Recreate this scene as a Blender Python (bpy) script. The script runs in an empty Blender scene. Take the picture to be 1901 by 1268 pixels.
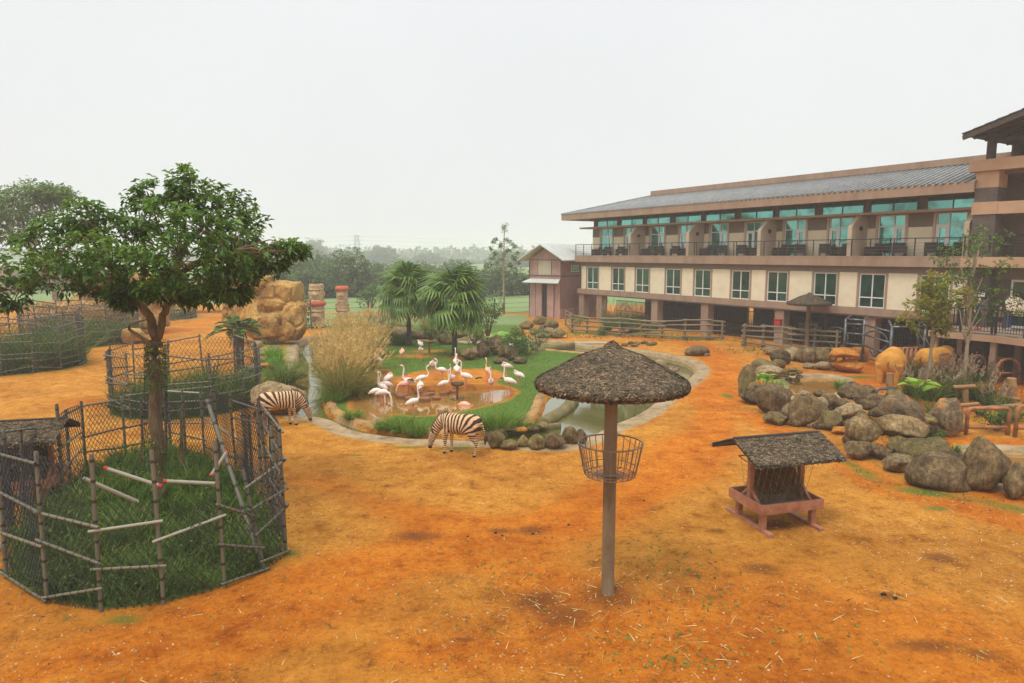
import bpy, bmesh, math, random
import numpy as np
from mathutils import Vector, Matrix, noise as mnoise
R = math.radians
rng = np.random.default_rng(7)
random.seed(7)
sc = bpy.context.scene
col = sc.collection
# ---------------------------------------------------------------- camera
CAMH = 6.0
F = 1267.3; CX = 950.5; CY = 634.0; HZ = 472.0
PITCH = math.atan((CY - HZ) / F)
cam = bpy.data.cameras.new('camera')
cam.sensor_width = 36.0
cam.lens = F / 1901.0 * 36.0
cam.clip_end = 6000
cam.clip_start = 0.1
cam_o = bpy.data.objects.new('camera', cam)
cam_o.location = (0, 0, CAMH)
cam_o.rotation_euler = (math.pi / 2 - PITCH, 0, 0)
col.objects.link(cam_o)
sc.camera = cam_o
# ---------------------------------------------------------------- overcast sky and sun
SUN_EL, SUN_AZ = R(62), R(215)
world = bpy.data.worlds.new('World'); sc.world = world; world.use_nodes = True
wn = world.node_tree; wn.nodes.clear()
o_ = wn.nodes.new('ShaderNodeOutputWorld'); bg = wn.nodes.new('ShaderNodeBackground')
sky = wn.nodes.new('ShaderNodeTexSky'); sky.sky_type = 'NISHITA'; sky.sun_disc = False
sky.sun_elevation = SUN_EL; sky.sun_rotation = SUN_AZ; sky.dust_density = 6; sky.air_density = 1
tcw = wn.nodes.new('ShaderNodeTexCoord'); sep = wn.nodes.new('ShaderNodeSeparateXYZ')
rmp = wn.nodes.new('ShaderNodeValToRGB')
rmp.color_ramp.elements[0].position = 0.0; rmp.color_ramp.elements[0].color = (0.755, 0.778, 0.778, 1)
rmp.color_ramp.elements[1].position = 1.0; rmp.color_ramp.elements[1].color = (1.80, 1.81, 1.80, 1)
e = rmp.color_ramp.elements.new(0.40); e.color = (0.785, 0.805, 0.81, 1)
mixw = wn.nodes.new('ShaderNodeMixRGB'); mixw.inputs[0].default_value = 0.93
scl = wn.nodes.new('ShaderNodeVectorMath'); scl.operation = 'SCALE'; scl.inputs['Scale'].default_value = 0.12
wn.links.new(tcw.outputs['Generated'], sep.inputs[0])
wn.links.new(sep.outputs['Z'], rmp.inputs[0])
wn.links.new(sky.outputs[0], scl.inputs[0])
wn.links.new(scl.outputs[0], mixw.inputs[1])
cln = wn.nodes.new('ShaderNodeTexNoise'); cln.inputs['Scale'].default_value = 2.2; cln.inputs['Detail'].default_value = 5
clr = wn.nodes.new('ShaderNodeValToRGB'); clr.color_ramp.elements[0].position = .3; clr.color_ramp.elements[0].color = (.965, .968, .97, 1); clr.color_ramp.elements[1].position = .7; clr.color_ramp.elements[1].color = (1.02, 1.02, 1.02, 1)
clm = wn.nodes.new('ShaderNodeMixRGB'); clm.blend_type = 'MULTIPLY'; clm.inputs[0].default_value = 1
wn.links.new(tcw.outputs['Generated'], cln.inputs['Vector']); wn.links.new(cln.outputs[0], clr.inputs[0])
wn.links.new(rmp.outputs[0], clm.inputs[1]); wn.links.new(clr.outputs[0], clm.inputs[2]); wn.links.new(clm.outputs[0], mixw.inputs[2])
wn.links.new(mixw.outputs[0], bg.inputs[0]); bg.inputs[1].default_value = 1.0
wn.links.new(bg.outputs[0], o_.inputs[0])
sun = bpy.data.lights.new('sun', 'SUN'); sun.energy = 1.5; sun.angle = R(14); sun.color = (1, 0.95, 0.86)
sun_o = bpy.data.objects.new('sun', sun); col.objects.link(sun_o)
sd_ = Vector((math.sin(SUN_AZ) * math.cos(SUN_EL), math.cos(SUN_AZ) * math.cos(SUN_EL), math.sin(SUN_EL)))
sun_o.rotation_euler = sd_.to_track_quat('Z', 'Y').to_euler(); sun_o.location = (0, -20, 40)
sc.view_settings.view_transform = 'Standard'; sc.view_settings.look = 'None'
sc.view_settings.exposure = 0.24; sc.view_settings.gamma = 1.0; sc.view_settings.use_curve_mapping = False
sc.render.engine = 'CYCLES'
cy = sc.cycles
cy.use_denoising = True
cy.max_bounces = 6; cy.diffuse_bounces = 3; cy.glossy_bounces = 3; cy.transmission_bounces = 4
cy.volume_bounces = 1; cy.transparent_max_bounces = 8
cy.use_adaptive_sampling = True; cy.adaptive_threshold = 0.02
cy.caustics_reflective = False; cy.caustics_refractive = False
# ---------------------------------------------------------------- photo geometry helpers
_c, _s = math.cos(PITCH), math.sin(PITCH)
def ray(px, py):
    x = (px - CX) / F; y = -(py - CY) / F
    return Vector((x, _c + _s * y, -_s + _c * y))
def G(px, py, z=0.0):
    d = ray(px, py); t = (z - CAMH) / d.z
    return Vector((d.x * t, d.y * t, z))
def AT(px, py, Y):
    d = ray(px, py); t = Y / d.y
    return Vector((d.x * t, Y, CAMH + d.z * t))
def PPM(Y, z=0):           # photo pixels per metre at distance Y
    return F / (Y * _c + (CAMH - z) * _s)
# ---------------------------------------------------------------- object helpers
def tag(o, label=None, cat=None, group=None, kind=None):
    if label: o['label'] = label
    if cat: o['category'] = cat
    if group: o['group'] = group
    if kind: o['kind'] = kind
    return o
def empty(name, loc=(0, 0, 0), rz=0.0, label=None, cat=None, group=None):
    o = bpy.data.objects.new(name, None); o.empty_display_size = 0.2
    o.location = loc; o.rotation_euler = (0, 0, rz); col.objects.link(o)
    return tag(o, label, cat, group)
def link(name, me, parent=None, loc=(0, 0, 0), rot=(0, 0, 0), scale=(1, 1, 1)):
    o = bpy.data.objects.new(name, me); col.objects.link(o)
    o.parent = parent; o.location = loc; o.rotation_euler = rot; o.scale = scale
    return o
def copy_tree(o, parent=None):
    c = o.copy(); col.objects.link(c); c.parent = parent
    for ch in list(o.children): copy_tree(ch, c)
    return c
def fastmesh(name, V, Fc, m=None, v=None, smooth=False):
    V = np.asarray(V, dtype=np.float32).reshape(-1, 3); Fc = np.asarray(Fc, dtype=np.int32)
    me = bpy.data.meshes.new(name)
    n, k = Fc.shape
    me.vertices.add(len(V)); me.vertices.foreach_set('co', V.ravel())
    me.loops.add(n * k); me.loops.foreach_set('vertex_index', Fc.ravel())
    me.polygons.add(n)
    me.polygons.foreach_set('loop_start', np.arange(0, n * k, k, dtype=np.int32))
    if v is not None:
        a = me.attributes.new('v', 'FLOAT', 'POINT'); a.data.foreach_set('value', np.asarray(v, dtype=np.float32))
    if m: me.materials.append(m)
    me.update(calc_edges=True); me.validate()
    if smooth: me.polygons.foreach_set('use_smooth', np.ones(len(me.polygons), dtype=bool))
    return me
class MB:
    """collects shapes; .mesh()/.build() turns them into one mesh"""
    def __init__(s): s.V = []; s.F = []
    def add(s, V, Fc):
        b = len(s.V); s.V += [tuple(p) for p in V]; s.F += [tuple(i + b for i in f) for f in Fc]
        return s
    def box(s, x0, x1, y0, y1, z0, z1):
        return s.add([(x0,y0,z0),(x1,y0,z0),(x1,y1,z0),(x0,y1,z0),(x0,y0,z1),(x1,y0,z1),(x1,y1,z1),(x0,y1,z1)],
                     [(0,3,2,1),(4,5,6,7),(0,1,5,4),(1,2,6,5),(2,3,7,6),(3,0,4,7)])
    def bar(s, a, b, w, h, up=(0, 0, 1)):
        a, b = Vector(a), Vector(b); d = (b - a).normalized(); up = Vector(up)
        x = d.cross(up)
        if x.length < 1e-4: x = d.cross(Vector((1, 0, 0)))
        x.normalize(); y = x.cross(d); V = []
        for p in (a, b):
            for i, j in ((-1,-1),(1,-1),(1,1),(-1,1)): V.append(p + x*w/2*i + y*h/2*j)
        return s.add(V, [(0,1,2,3),(7,6,5,4),(0,4,5,1),(1,5,6,2),(2,6,7,3),(3,7,4,0)])
    def loft(s, pts, rad, n=10, up=(0, 0, 1), cap=True):
        """closed tube through pts; rad = list of r or (r_side, r_up)"""
        P = [Vector(p) for p in pts]; V = []; Fc = []; m = len(P)
        upv = Vector(up)
        for i, p in enumerate(P):
            d = (P[min(i+1, m-1)] - P[max(i-1, 0)]).normalized()
            x = d.cross(upv)
            if x.length < 0.15: x = d.cross(Vector((1, 0, 0))) if abs(d.x) < .9 else d.cross(Vector((0, 1, 0)))
            x.normalize(); y = x.cross(d)
            r = rad[i]; ra, rb = r if isinstance(r, (tuple, list)) else (r, r)
            for k in range(n):
                a = 2 * math.pi * k / n
                V.append(p + x * ra * math.cos(a) + y * rb * math.sin(a))
        for i in range(m - 1):
            for k in range(n):
                k2 = (k + 1) % n
                Fc.append((i*n+k, i*n+k2, (i+1)*n+k2, (i+1)*n+k))
        if cap:
            V.append(P[0]); V.append(P[-1]); c0 = m * n
            for k in range(n):
                k2 = (k + 1) % n
                Fc.append((c0, k2, k)); Fc.append((c0 + 1, (m-1)*n + k, (m-1)*n + k2))
        return s.add(V, Fc)
    def tube(s, a, b, r, r2=None, n=8): return s.loft([a, b], [r, r if r2 is None else r2], n)
    def lathe(s, prof, n=24, c=(0, 0, 0), wob=0):
        V = []; Fc = []; m = len(prof)
        for i, (r, z) in enumerate(prof):
            for k in range(n):
                a = 2*math.pi*k/n; rr = r
                V.append((c[0]+rr*math.cos(a), c[1]+rr*math.sin(a), c[2]+z))
        for i in range(m-1):
            for k in range(n):
                k2 = (k+1) % n; Fc.append((i*n+k, i*n+k2, (i+1)*n+k2, (i+1)*n+k))
        return s.add(V, Fc)
    def ball(s, c, rx, ry, rz, nu=12, nv=8):
        V = [(c[0], c[1], c[2]-rz)]; Fc = []
        for j in range(1, nv):
            t = -math.pi/2 + math.pi*j/nv
            for k in range(nu):
                a = 2*math.pi*k/nu
                V.append((c[0]+rx*math.cos(t)*math.cos(a), c[1]+ry*math.cos(t)*math.sin(a), c[2]+rz*math.sin(t)))
        V.append((c[0], c[1], c[2]+rz)); top = len(V)-1
        for k in range(nu):
            k2 = (k+1) % nu
            Fc.append((0, 1+k2, 1+k)); Fc.append((top, 1+(nv-2)*nu+k, 1+(nv-2)*nu+k2))
            for j in range(nv-2): Fc.append((1+j*nu+k, 1+j*nu+k2, 1+(j+1)*nu+k2, 1+(j+1)*nu+k))
        return s.add(V, Fc)
    def prism(s, poly, y0, y1, axis='y'):
        """extrude polygon (x,z) from y0 to y1"""
        n = len(poly); V = [(p[0], y0, p[1]) for p in poly] + [(p[0], y1, p[1]) for p in poly]
        if axis == 'z': V = [(p[0], p[1], y0) for p in poly] + [(p[0], p[1], y1) for p in poly]
        Fc = [tuple(range(n)), tuple(range(2*n-1, n-1, -1))]
        for i in range(n):
            j = (i+1) % n; Fc.append((i, i+n, j+n, j))
        return s.add(V, Fc)
    def mesh(s, name, m=None, smooth=False, fix=True):
        me = bpy.data.meshes.new(name); me.from_pydata(s.V, [], s.F)
        if m: me.materials.append(m)
        if fix:
            bm = bmesh.new(); bm.from_mesh(me); bmesh.ops.recalc_face_normals(bm, faces=bm.faces); bm.to_mesh(me); bm.free()
        me.update()
        if smooth: me.polygons.foreach_set('use_smooth', np.ones(len(me.polygons), dtype=bool))
        return me
    def build(s, name, m=None, parent=None, smooth=False, off=None, **k):
        if off is not None:
            s.V = [(p[0]-off[0], p[1]-off[1], p[2]-off[2]) for p in s.V]
        return link(name, s.mesh(name, m, smooth), parent, **k)
def fuse(mb, voxel=0.03, smooth_it=6, fac=0.5):
    """voxel-remesh a pile of closed shapes into one continuous skin"""
    me = mb.mesh('tmp'); o = bpy.data.objects.new('tmp', me); col.objects.link(o)
    r = o.modifiers.new('r', 'REMESH'); r.mode = 'VOXEL'; r.voxel_size = voxel
    if smooth_it:
        q = o.modifiers.new('s', 'SMOOTH'); q.factor = fac; q.iterations = smooth_it
    dg = bpy.context.evaluated_depsgraph_get(); dg.update()
    out = bpy.data.meshes.new_from_object(o.evaluated_get(dg))
    bpy.data.objects.remove(o); bpy.data.meshes.remove(me)
    out.polygons.foreach_set('use_smooth', np.ones(len(out.polygons), dtype=bool))
    return out
def vco(me):
    a = np.empty(len(me.vertices)*3, dtype=np.float32); me.vertices.foreach_get('co', a); return a.reshape(-1, 3)
def set_attr(me, name, val):
    a = me.attributes.get(name) or me.attributes.new(name, 'FLOAT', 'POINT')
    a.data.foreach_set('value', np.asarray(val, dtype=np.float32))
def sstep(x, a, b):
    t = np.clip((x-a)/(b-a), 0, 1); return t*t*(3-2*t)
def catmull(pts, k=4, closed=True):
    P = [np.array(p[:2], dtype=float) for p in pts]; n = len(P); out = []
    for i in range(n if closed else n-1):
        g = (lambda j: P[j % n]) if closed else (lambda j: P[min(max(j, 0), n-1)])
        p0, p1, p2, p3 = g(i-1), g(i), g(i+1), g(i+2)
        for q in range(k):
            t = q/k
            out.append(.5*((2*p1)+(-p0+p2)*t+(2*p0-5*p1+4*p2-p3)*t*t+(-p0+3*p1-3*p2+p3)*t**3))
    if not closed: out.append(P[-1])
    return np.array(out)
def segdist(P, poly, closed=True):
    d = np.full(len(P), 1e9); n = len(poly)
    for i in range(n if closed else n-1):
        a = poly[i]; b = poly[(i+1) % n]; ab = b-a; L = (ab*ab).sum()+1e-12
        t = np.clip(((P-a)@ab)/L, 0, 1); q = P-a-t[:, None]*ab
        d = np.minimum(d, (q*q).sum(1))
    return np.sqrt(d)
def sdist(P, poly):
    """signed distance, positive inside"""
    d = segdist(P, poly); ins = np.zeros(len(P), dtype=bool); n = len(poly)
    for i in range(n):
        a = poly[i]; b = poly[(i+1) % n]
        if a[1] == b[1]: continue
        cnd = (a[1] > P[:, 1]) != (b[1] > P[:, 1])
        xi = (b[0]-a[0])*(P[:, 1]-a[1])/(b[1]-a[1])+a[0]
        ins ^= cnd & (P[:, 0] < xi)
    return np.where(ins, d, -d)
# ---------------------------------------------------------------- materials
def _nodes(name):
    m = bpy.data.materials.new(name); m.use_nodes = True; nt = m.node_tree
    b = nt.nodes['Principled BSDF']; return m, nt, b
def ramp(nt, src, stops):
    r = nt.nodes.new('ShaderNodeValToRGB'); el = r.color_ramp.elements
    el[0].position, el[0].color = stops[0][0], (*stops[0][1], 1)
    el[1].position, el[1].color = stops[-1][0], (*stops[-1][1], 1)
    for p, c in stops[1:-1]:
        x = el.new(p); x.color = (*c, 1)
    nt.links.new(src, r.inputs[0]); return r.outputs[0]
def tnoise(nt, scale, detail=5, rough=.6, vec=None, dist=0):
    n = nt.nodes.new('ShaderNodeTexNoise'); n.inputs['Scale'].default_value = scale
    n.inputs['Detail'].default_value = detail; n.inputs['Roughness'].default_value = rough
    n.inputs['Distortion'].default_value = dist
    if vec is not None: nt.links.new(vec, n.inputs['Vector'])
    return n.outputs[0]
def objco(nt, sx=1, sy=1, sz=1, world=False):
    mp = nt.nodes.new('ShaderNodeMapping'); mp.inputs['Scale'].default_value = (sx, sy, sz)
    if world:
        g = nt.nodes.new('ShaderNodeNewGeometry'); nt.links.new(g.outputs['Position'], mp.inputs[0])
    else:
        t = nt.nodes.new('ShaderNodeTexCoord'); nt.links.new(t.outputs['Object'], mp.inputs[0])
    return mp.outputs[0]
def mixc(nt, f, a, b, mode='MIX'):
    x = nt.nodes.new('ShaderNodeMixRGB'); x.blend_type = mode
    for i, q in enumerate((f, a, b)):
        if isinstance(q, (int, float)): x.inputs[i].default_value = q if i == 0 else (q, q, q, 1)
        elif isinstance(q, tuple): x.inputs[i].default_value = (*q, 1)
        else: nt.links.new(q, x.inputs[i])
    return x.outputs[0]
def bumpn(nt, b, h, strength=.5, dist=.02):
    n = nt.nodes.new('ShaderNodeBump'); n.inputs['Strength'].default_value = strength; n.inputs['Distance'].default_value = dist
    nt.links.new(h, n.inputs['Height']); nt.links.new(n.outputs[0], b.inputs['Normal'])
def mat(name, stops, scale=4, rough=.8, bump=.3, bscale=None, bdist=.02, metal=0, spec=.3, st=(1, 1, 1), world=False, rnd=0.0, detail=6, lo=.3, hi=.7):
    """noise-mottled paint / stone / wood / metal"""
    m, nt, b = _nodes(name)
    v = objco(nt, *st, world=world)
    if isinstance(stops[0], (int, float)): stops = [stops, tuple(x*.75 for x in stops)]
    n = len(stops); k = [(lo+(hi-lo)*i/(n-1), c) for i, c in enumerate(stops)]
    c = ramp(nt, tnoise(nt, scale, detail, .65, v), k)
    if rnd:
        oi = nt.nodes.new('ShaderNodeObjectInfo')
        rr = ramp(nt, oi.outputs['Random'], [(0, (1-rnd,)*3), (1, (1.0,)*3)])
        c = mixc(nt, 1.0, c, rr, 'MULTIPLY')
    nt.links.new(c, b.inputs['Base Color'])
    b.inputs['Roughness'].default_value = rough; b.inputs['Metallic'].default_value = metal
    b.inputs['Specular IOR Level'].default_value = spec
    if bump: bumpn(nt, b, tnoise(nt, bscale or scale*3, 8, .7, v), bump, bdist)
    return m
def leafmat(name, stops, rough=.55, trans=.25, spec=.35):
    m, nt, b = _nodes(name)
    a = nt.nodes.new('ShaderNodeAttribute'); a.attribute_name = 'v'
    n = len(stops); c = ramp(nt, a.outputs['Fac'], [(i/(n-1), q) for i, q in enumerate(stops)])
    nt.links.new(c, b.inputs['Base Color']); b.inputs['Roughness'].default_value = rough
    b.inputs['Specular IOR Level'].default_value = spec
    if trans:
        t = nt.nodes.new('ShaderNodeBsdfTranslucent'); nt.links.new(c, t.inputs[0])
        mx = nt.nodes.new('ShaderNodeMixShader'); mx.inputs[0].default_value = trans
        nt.links.new(b.outputs[0], mx.inputs[1]); nt.links.new(t.outputs[0], mx.inputs[2])
        nt.links.new(mx.outputs[0], nt.nodes['Material Output'].inputs[0])
    return m
# ---------------------------------------------------------------- foliage helpers
def unit(a): return a/np.maximum(np.linalg.norm(a, axis=-1, keepdims=True), 1e-6)
def leaves(C, D, L, W, fold=.25, droop=.15, rg=rng):
    """diamond leaves: base C, direction D, length L, width W -> V,F"""
    n = len(C); D = unit(D); L = np.broadcast_to(L, (n,))[:, None]; W = np.broadcast_to(W, (n,))[:, None]
    r = unit(np.cross(D, np.array([0, 0, 1.])+rg.normal(0, .45, (n, 3)))); up = np.cross(r, D)
    mid = C+D*L*.45
    V = np.stack([C, mid+r*W*.5+up*W*fold, C+D*L-np.array([0, 0, 1.])*L*droop, mid-r*W*.5+up*W*fold], 1)
    Fc = np.arange(4*n).reshape(n, 4)
    return V.reshape(-1, 3), Fc
def blades(B, D, L, W, bend=.5, seg=3, rg=rng):
    """grass blades: base B, initial direction D, length L, width W, drooping by bend"""
    n = len(B); D = unit(D); L = np.broadcast_to(L, (n,))[:, None]; W = np.broadcast_to(W, (n,))[:, None]
    bend = np.broadcast_to(bend, (n,))[:, None]
    h = D.copy(); h[:, 2] = 0; h = unit(h+1e-5)
    side = unit(np.cross(D, np.array([0, 0, 1.])+rg.normal(0, .3, (n, 3))))
    rows = []; p = B.copy(); d = D.copy()
    for i in range(seg+1):
        t = i/seg; w = W*(1-t**1.5)*.5+W*.03
        rows.append(p-side*w); rows.append(p+side*w)
        d = unit(d+(h*.5-np.array([0, 0, 1.])*.9)*bend*(1.0/seg)*(.4+t)*1.3)
        p = p+d*L/seg
    V = np.stack(rows, 1); k = 2*(seg+1); base = np.arange(n)[:, None]*k
    Fc = np.concatenate([base+np.array([2*i, 2*i+1, 2*i+3, 2*i+2]) for i in range(seg)], 0)
    return V.reshape(-1, 3), Fc
def rdirs(n, rg=rng):
    return unit(rg.normal(0, 1, (n, 3)))
# ================================================================ MATERIALS
def ground_material():
    m, nt, b = _nodes('clay_ground')
    pos = objco(nt, world=True)
    def at(n):
        a = nt.nodes.new('ShaderNodeAttribute'); a.attribute_name = n; return a.outputs['Fac']
    def mth(op, a, c=None):
        x = nt.nodes.new('ShaderNodeMath'); x.operation = op; x.use_clamp = True
        for i, q in enumerate((a, c)):
            if q is None: continue
            if isinstance(q, (int, float)): x.inputs[i].default_value = q
            else: nt.links.new(q, x.inputs[i])
        return x.outputs[0]
    big = tnoise(nt, .35, 6, .6, pos); mid = tnoise(nt, 1.7, 8, .68, pos); fine = tnoise(nt, 9, 8, .75, pos)
    grit = tnoise(nt, 26, 6, .85, pos)
    tan = ramp(nt, mid, [(.30, (.28, .090, .009)), (.44, (.475, .195, .022)), (.58, (.555, .25, .036)), (.72, (.64, .34, .076))])
    org = ramp(nt, mid, [(.28, (.31, .072, .004)), (.46, (.52, .150, .009)), (.60, (.58, .195, .015)), (.74, (.64, .26, .030))])
    # soft noise-broken edge between orange and tan
    def edge(mask, nz, k=.55):
        s1 = nt.nodes.new('ShaderNodeMath'); s1.operation = 'MULTIPLY_ADD'
        nt.links.new(nz, s1.inputs[0]); s1.inputs[1].default_value = k; nt.links.new(mask, s1.inputs[2])
        s2 = nt.nodes.new('ShaderNodeMapRange'); s2.interpolation_type = 'SMOOTHSTEP'
        s2.inputs['From Min'].default_value = .5+k*.5-.28; s2.inputs['From Max'].default_value = .5+k*.5+.28
        nt.links.new(s1.outputs[0], s2.inputs['Value']); return s2.outputs[0]
    c = mixc(nt, edge(at('orange'), mid, .9), tan, org)
    # speckle of pale grit and dark crumbs
    sp = ramp(nt, grit, [(.34, (.40, .33, .28)), (.46, (1, 1, 1)), (.56, (1, 1, 1)), (.68, (1.5, 1.75, 2.4))])
    c = mixc(nt, mth('ADD', mth('MULTIPLY', at('gravel'), .7), .45), c, mixc(nt, 1.0, c, sp, 'MULTIPLY'))
    fn = ramp(nt, fine, [(.30, (.50, .42, .36)), (.48, (1, 1, 1)), (.72, (1.25, 1.3, 1.4))])
    c = mixc(nt, .8, c, mixc(nt, 1.0, c, fn, 'MULTIPLY'))
    sc_ = tnoise(nt, 4.2, 7, .72, pos, .8)
    c = mixc(nt, .75, c, mixc(nt, 1.0, c, ramp(nt, sc_, [(.33, (.46, .38, .32)), (.45, (.92, .9, .88)), (.60, (1, 1, 1)), (.75, (1.16, 1.2, 1.25))]), 'MULTIPLY'))
    c = mixc(nt, ramp(nt, big, [(.42, (0, 0, 0)), (.62, (.6, .6, .6))]), c, mixc(nt, 1, c, (.66, .56, .48), 'MULTIPLY'))
    c = mixc(nt, mth('MULTIPLY', edge(at('wet'), sc_, 1.1), .75), c, (.13, .045, .012))
    conc = ramp(nt, mid, [(.3, (.26, .165, .07)), (.7, (.44, .31, .155))])
    c = mixc(nt, edge(at('conc'), mid, .5), c, conc)
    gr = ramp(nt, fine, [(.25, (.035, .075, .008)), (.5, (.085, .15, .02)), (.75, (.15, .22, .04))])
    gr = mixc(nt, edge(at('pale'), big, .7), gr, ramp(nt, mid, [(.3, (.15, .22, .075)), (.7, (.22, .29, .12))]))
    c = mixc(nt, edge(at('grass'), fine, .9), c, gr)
    nt.links.new(c, b.inputs['Base Color']); b.inputs['Roughness'].default_value = .95
    b.inputs['Specular IOR Level'].default_value = .12
    hv = nt.nodes.new('ShaderNodeTexVoronoi'); hv.inputs['Scale'].default_value = 3.4; nt.links.new(pos, hv.inputs['Vector'])
    hoof = mixc(nt, 1, ramp(nt, hv.outputs['Distance'], [(.0, (1, 1, 1)), (.16, (.8, .8, .8)), (.24, (0, 0, 0))]), ramp(nt, tnoise(nt, .8, 4, .6, pos), [(.46, (0, 0, 0)), (.60, (1, 1, 1))]), 'MULTIPLY')
    c = mixc(nt, mth('MULTIPLY', hoof, .42), c, mixc(nt, 1, c, (.45, .38, .32), 'MULTIPLY')); nt.links.new(c, b.inputs['Base Color'])
    h = mixc(nt, hoof, mixc(nt, .45, mixc(nt, .5, fine, sc_), grit), (.12, .12, .12)); bumpn(nt, b, h, 1.0, .07)
    return m
def water_material(name, c, rough=.04, ior=1.9):
    m, nt, b = _nodes(name); pos = objco(nt, world=True)
    nt.links.new(ramp(nt, tnoise(nt, .5, 4, .6, pos), [(.3, c), (.7, tuple(x*1.35 for x in c))]), b.inputs['Base Color'])
    b.inputs['Roughness'].default_value = rough; b.inputs['IOR'].default_value = ior
    bumpn(nt, b, tnoise(nt, 5, 3, .5, pos), .05, .02)
    return m
M = {}
M['ground'] = ground_material()
M['water'] = water_material('moat_water', (.085, .085, .022), ior=3.2)
M['mudwater'] = water_material('muddy_water', (.24, .12, .028), ior=3.0)
M['conc'] = mat('rim_concrete', [(.13, .09, .045), (.30, .215, .115), (.40, .30, .17)], 1.6, .9, .5, 14, .02, world=True)
M['kerb'] = mat('island_kerb', [(.10, .075, .03), (.36, .20, .07), (.47, .27, .10)], 1.1, .9, .6, 9, .04, world=True)
M['mossy'] = mat('mossy_kerb', [(.075, .07, .02), (.16, .13, .05), (.24, .18, .09)], 1.6, .95, .7, 9, .04, world=True)
M['bark'] = mat('tree_bark', [(.07, .045, .022), (.17, .11, .055), (.25, .17, .095)], 5, .95, .8, 16, .02, st=(1, 1, .35))
M['barkgrey'] = mat('grey_bark', [(.16, .12, .07), (.30, .24, .15), (.36, .30, .21)], 5, .95, .6, 16, .02, st=(1, 1, .35))
M['palmbark'] = mat('palm_bark', [(.055, .045, .035), (.13, .105, .08)], 9, .95, .9, 20, .03, st=(.5, .5, 3))
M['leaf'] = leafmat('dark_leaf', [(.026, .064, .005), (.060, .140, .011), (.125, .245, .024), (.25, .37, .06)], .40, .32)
M['leaf2'] = leafmat('mid_leaf', [(.045, .10, .014), (.085, .17, .024), (.15, .25, .045)], .6, .25)
M['leaf3'] = leafmat('hazed_far_leaf', [(.075, .125, .035), (.115, .18, .055), (.16, .235, .08)], .7, .3)  # paler greens: part of the mist is put into the leaf colour
M['leaf4'] = leafmat('yellow_leaf', [(.12, .15, .012), (.25, .25, .025), (.42, .32, .04)], .6, .3)
M['shrub'] = leafmat('shrub_leaf', [(.03, .075, .008), (.075, .155, .018), (.16, .27, .04)], .6, .25)
M['bright'] = leafmat('bright_leaf', [(.09, .23, .015), (.17, .36, .03), (.27, .47, .06)], .45, .3)
M['palm'] = leafmat('palm_leaf', [(.04, .09, .012), (.10, .19, .025), (.20, .32, .055)], .4, .25)
M['cycad'] = leafmat('cycad_leaf', [(.04, .085, .012), (.10, .17, .03), (.2, .25, .06)], .45, .2)
M['grassd'] = leafmat('dark_grass', [(.018, .045, .003), (.05, .105, .008), (.12, .19, .018), (.26, .29, .05)], .7, .3)
M['grassb'] = leafmat('bright_grass', [(.07, .14, .012), (.14, .25, .025), (.26, .36, .06)], .7, .3)
M['pampas'] = leafmat('pampas_blade', [(.15, .19, .03), (.34, .31, .08), (.54, .43, .15)], .8, .35)
M['plume'] = leafmat('pampas_plume', [(.48, .31, .09), (.66, .47, .17), (.80, .63, .30)], .9, .4)
M['plumeb'] = leafmat('brown_plume', [(.24, .16, .10), (.36, .27, .18), (.48, .38, .27)], .9, .35)
M['straw'] = leafmat('straw', [(.36, .23, .07), (.58, .42, .16), (.70, .55, .26)], .8, .1)
M['hay'] = leafmat('hay', [(.06, .032, .008), (.17, .095, .024), (.31, .19, .055)], .9, .1)
M['pebble'] = leafmat('pebble', [(.20, .10, .035), (.40, .235, .09), (.60, .44, .24)], .9, 0)
M['crumb'] = leafmat('dung', [(.018, .011, .006), (.05, .03, .014)], .95, 0)
def thatch_mat():
    m, nt, b = _nodes('thatch'); v = objco(nt)
    a = nt.nodes.new('ShaderNodeAttribute'); a.attribute_name = 'v'
    c = ramp(nt, a.outputs['Fac'], [(0, (.026, .021, .015)), (.45, (.095, .072, .048)), (.8, (.20, .145, .09)), (1, (.36, .245, .14))])
    g = ramp(nt, tnoise(nt, 3, 5, .6, v), [(.3, (.65, .72, .72)), (.6, (1, 1, 1)), (.8, (1.25, 1.05, .85))])
    c = mixc(nt, 1, c, g, 'MULTIPLY'); nt.links.new(c, b.inputs['Base Color'])
    b.inputs['Roughness'].default_value = .9; b.inputs['Specular IOR Level'].default_value = .15
    return m
M['thatch'] = thatch_mat()
M['thatchbase'] = mat('thatch_base', [(.03, .024, .017), (.07, .055, .04)], 30, .95, .9, 60, .02)
M['pole'] = mat('concrete_pole', [(.13, .075, .03), (.20, .145, .085), (.26, .205, .135)], 2.2, .85, .3, 20, .008, st=(1, 1, .35))
M['wire'] = mat('galvanised_wire', [(.16, .13, .10), (.34, .31, .27)], 8, .45, 0, metal=.7, spec=.5)
M['net'] = mat('black_netting', [(.022, .022, .024), (.07, .07, .068)], 6, .7, 0)
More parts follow.
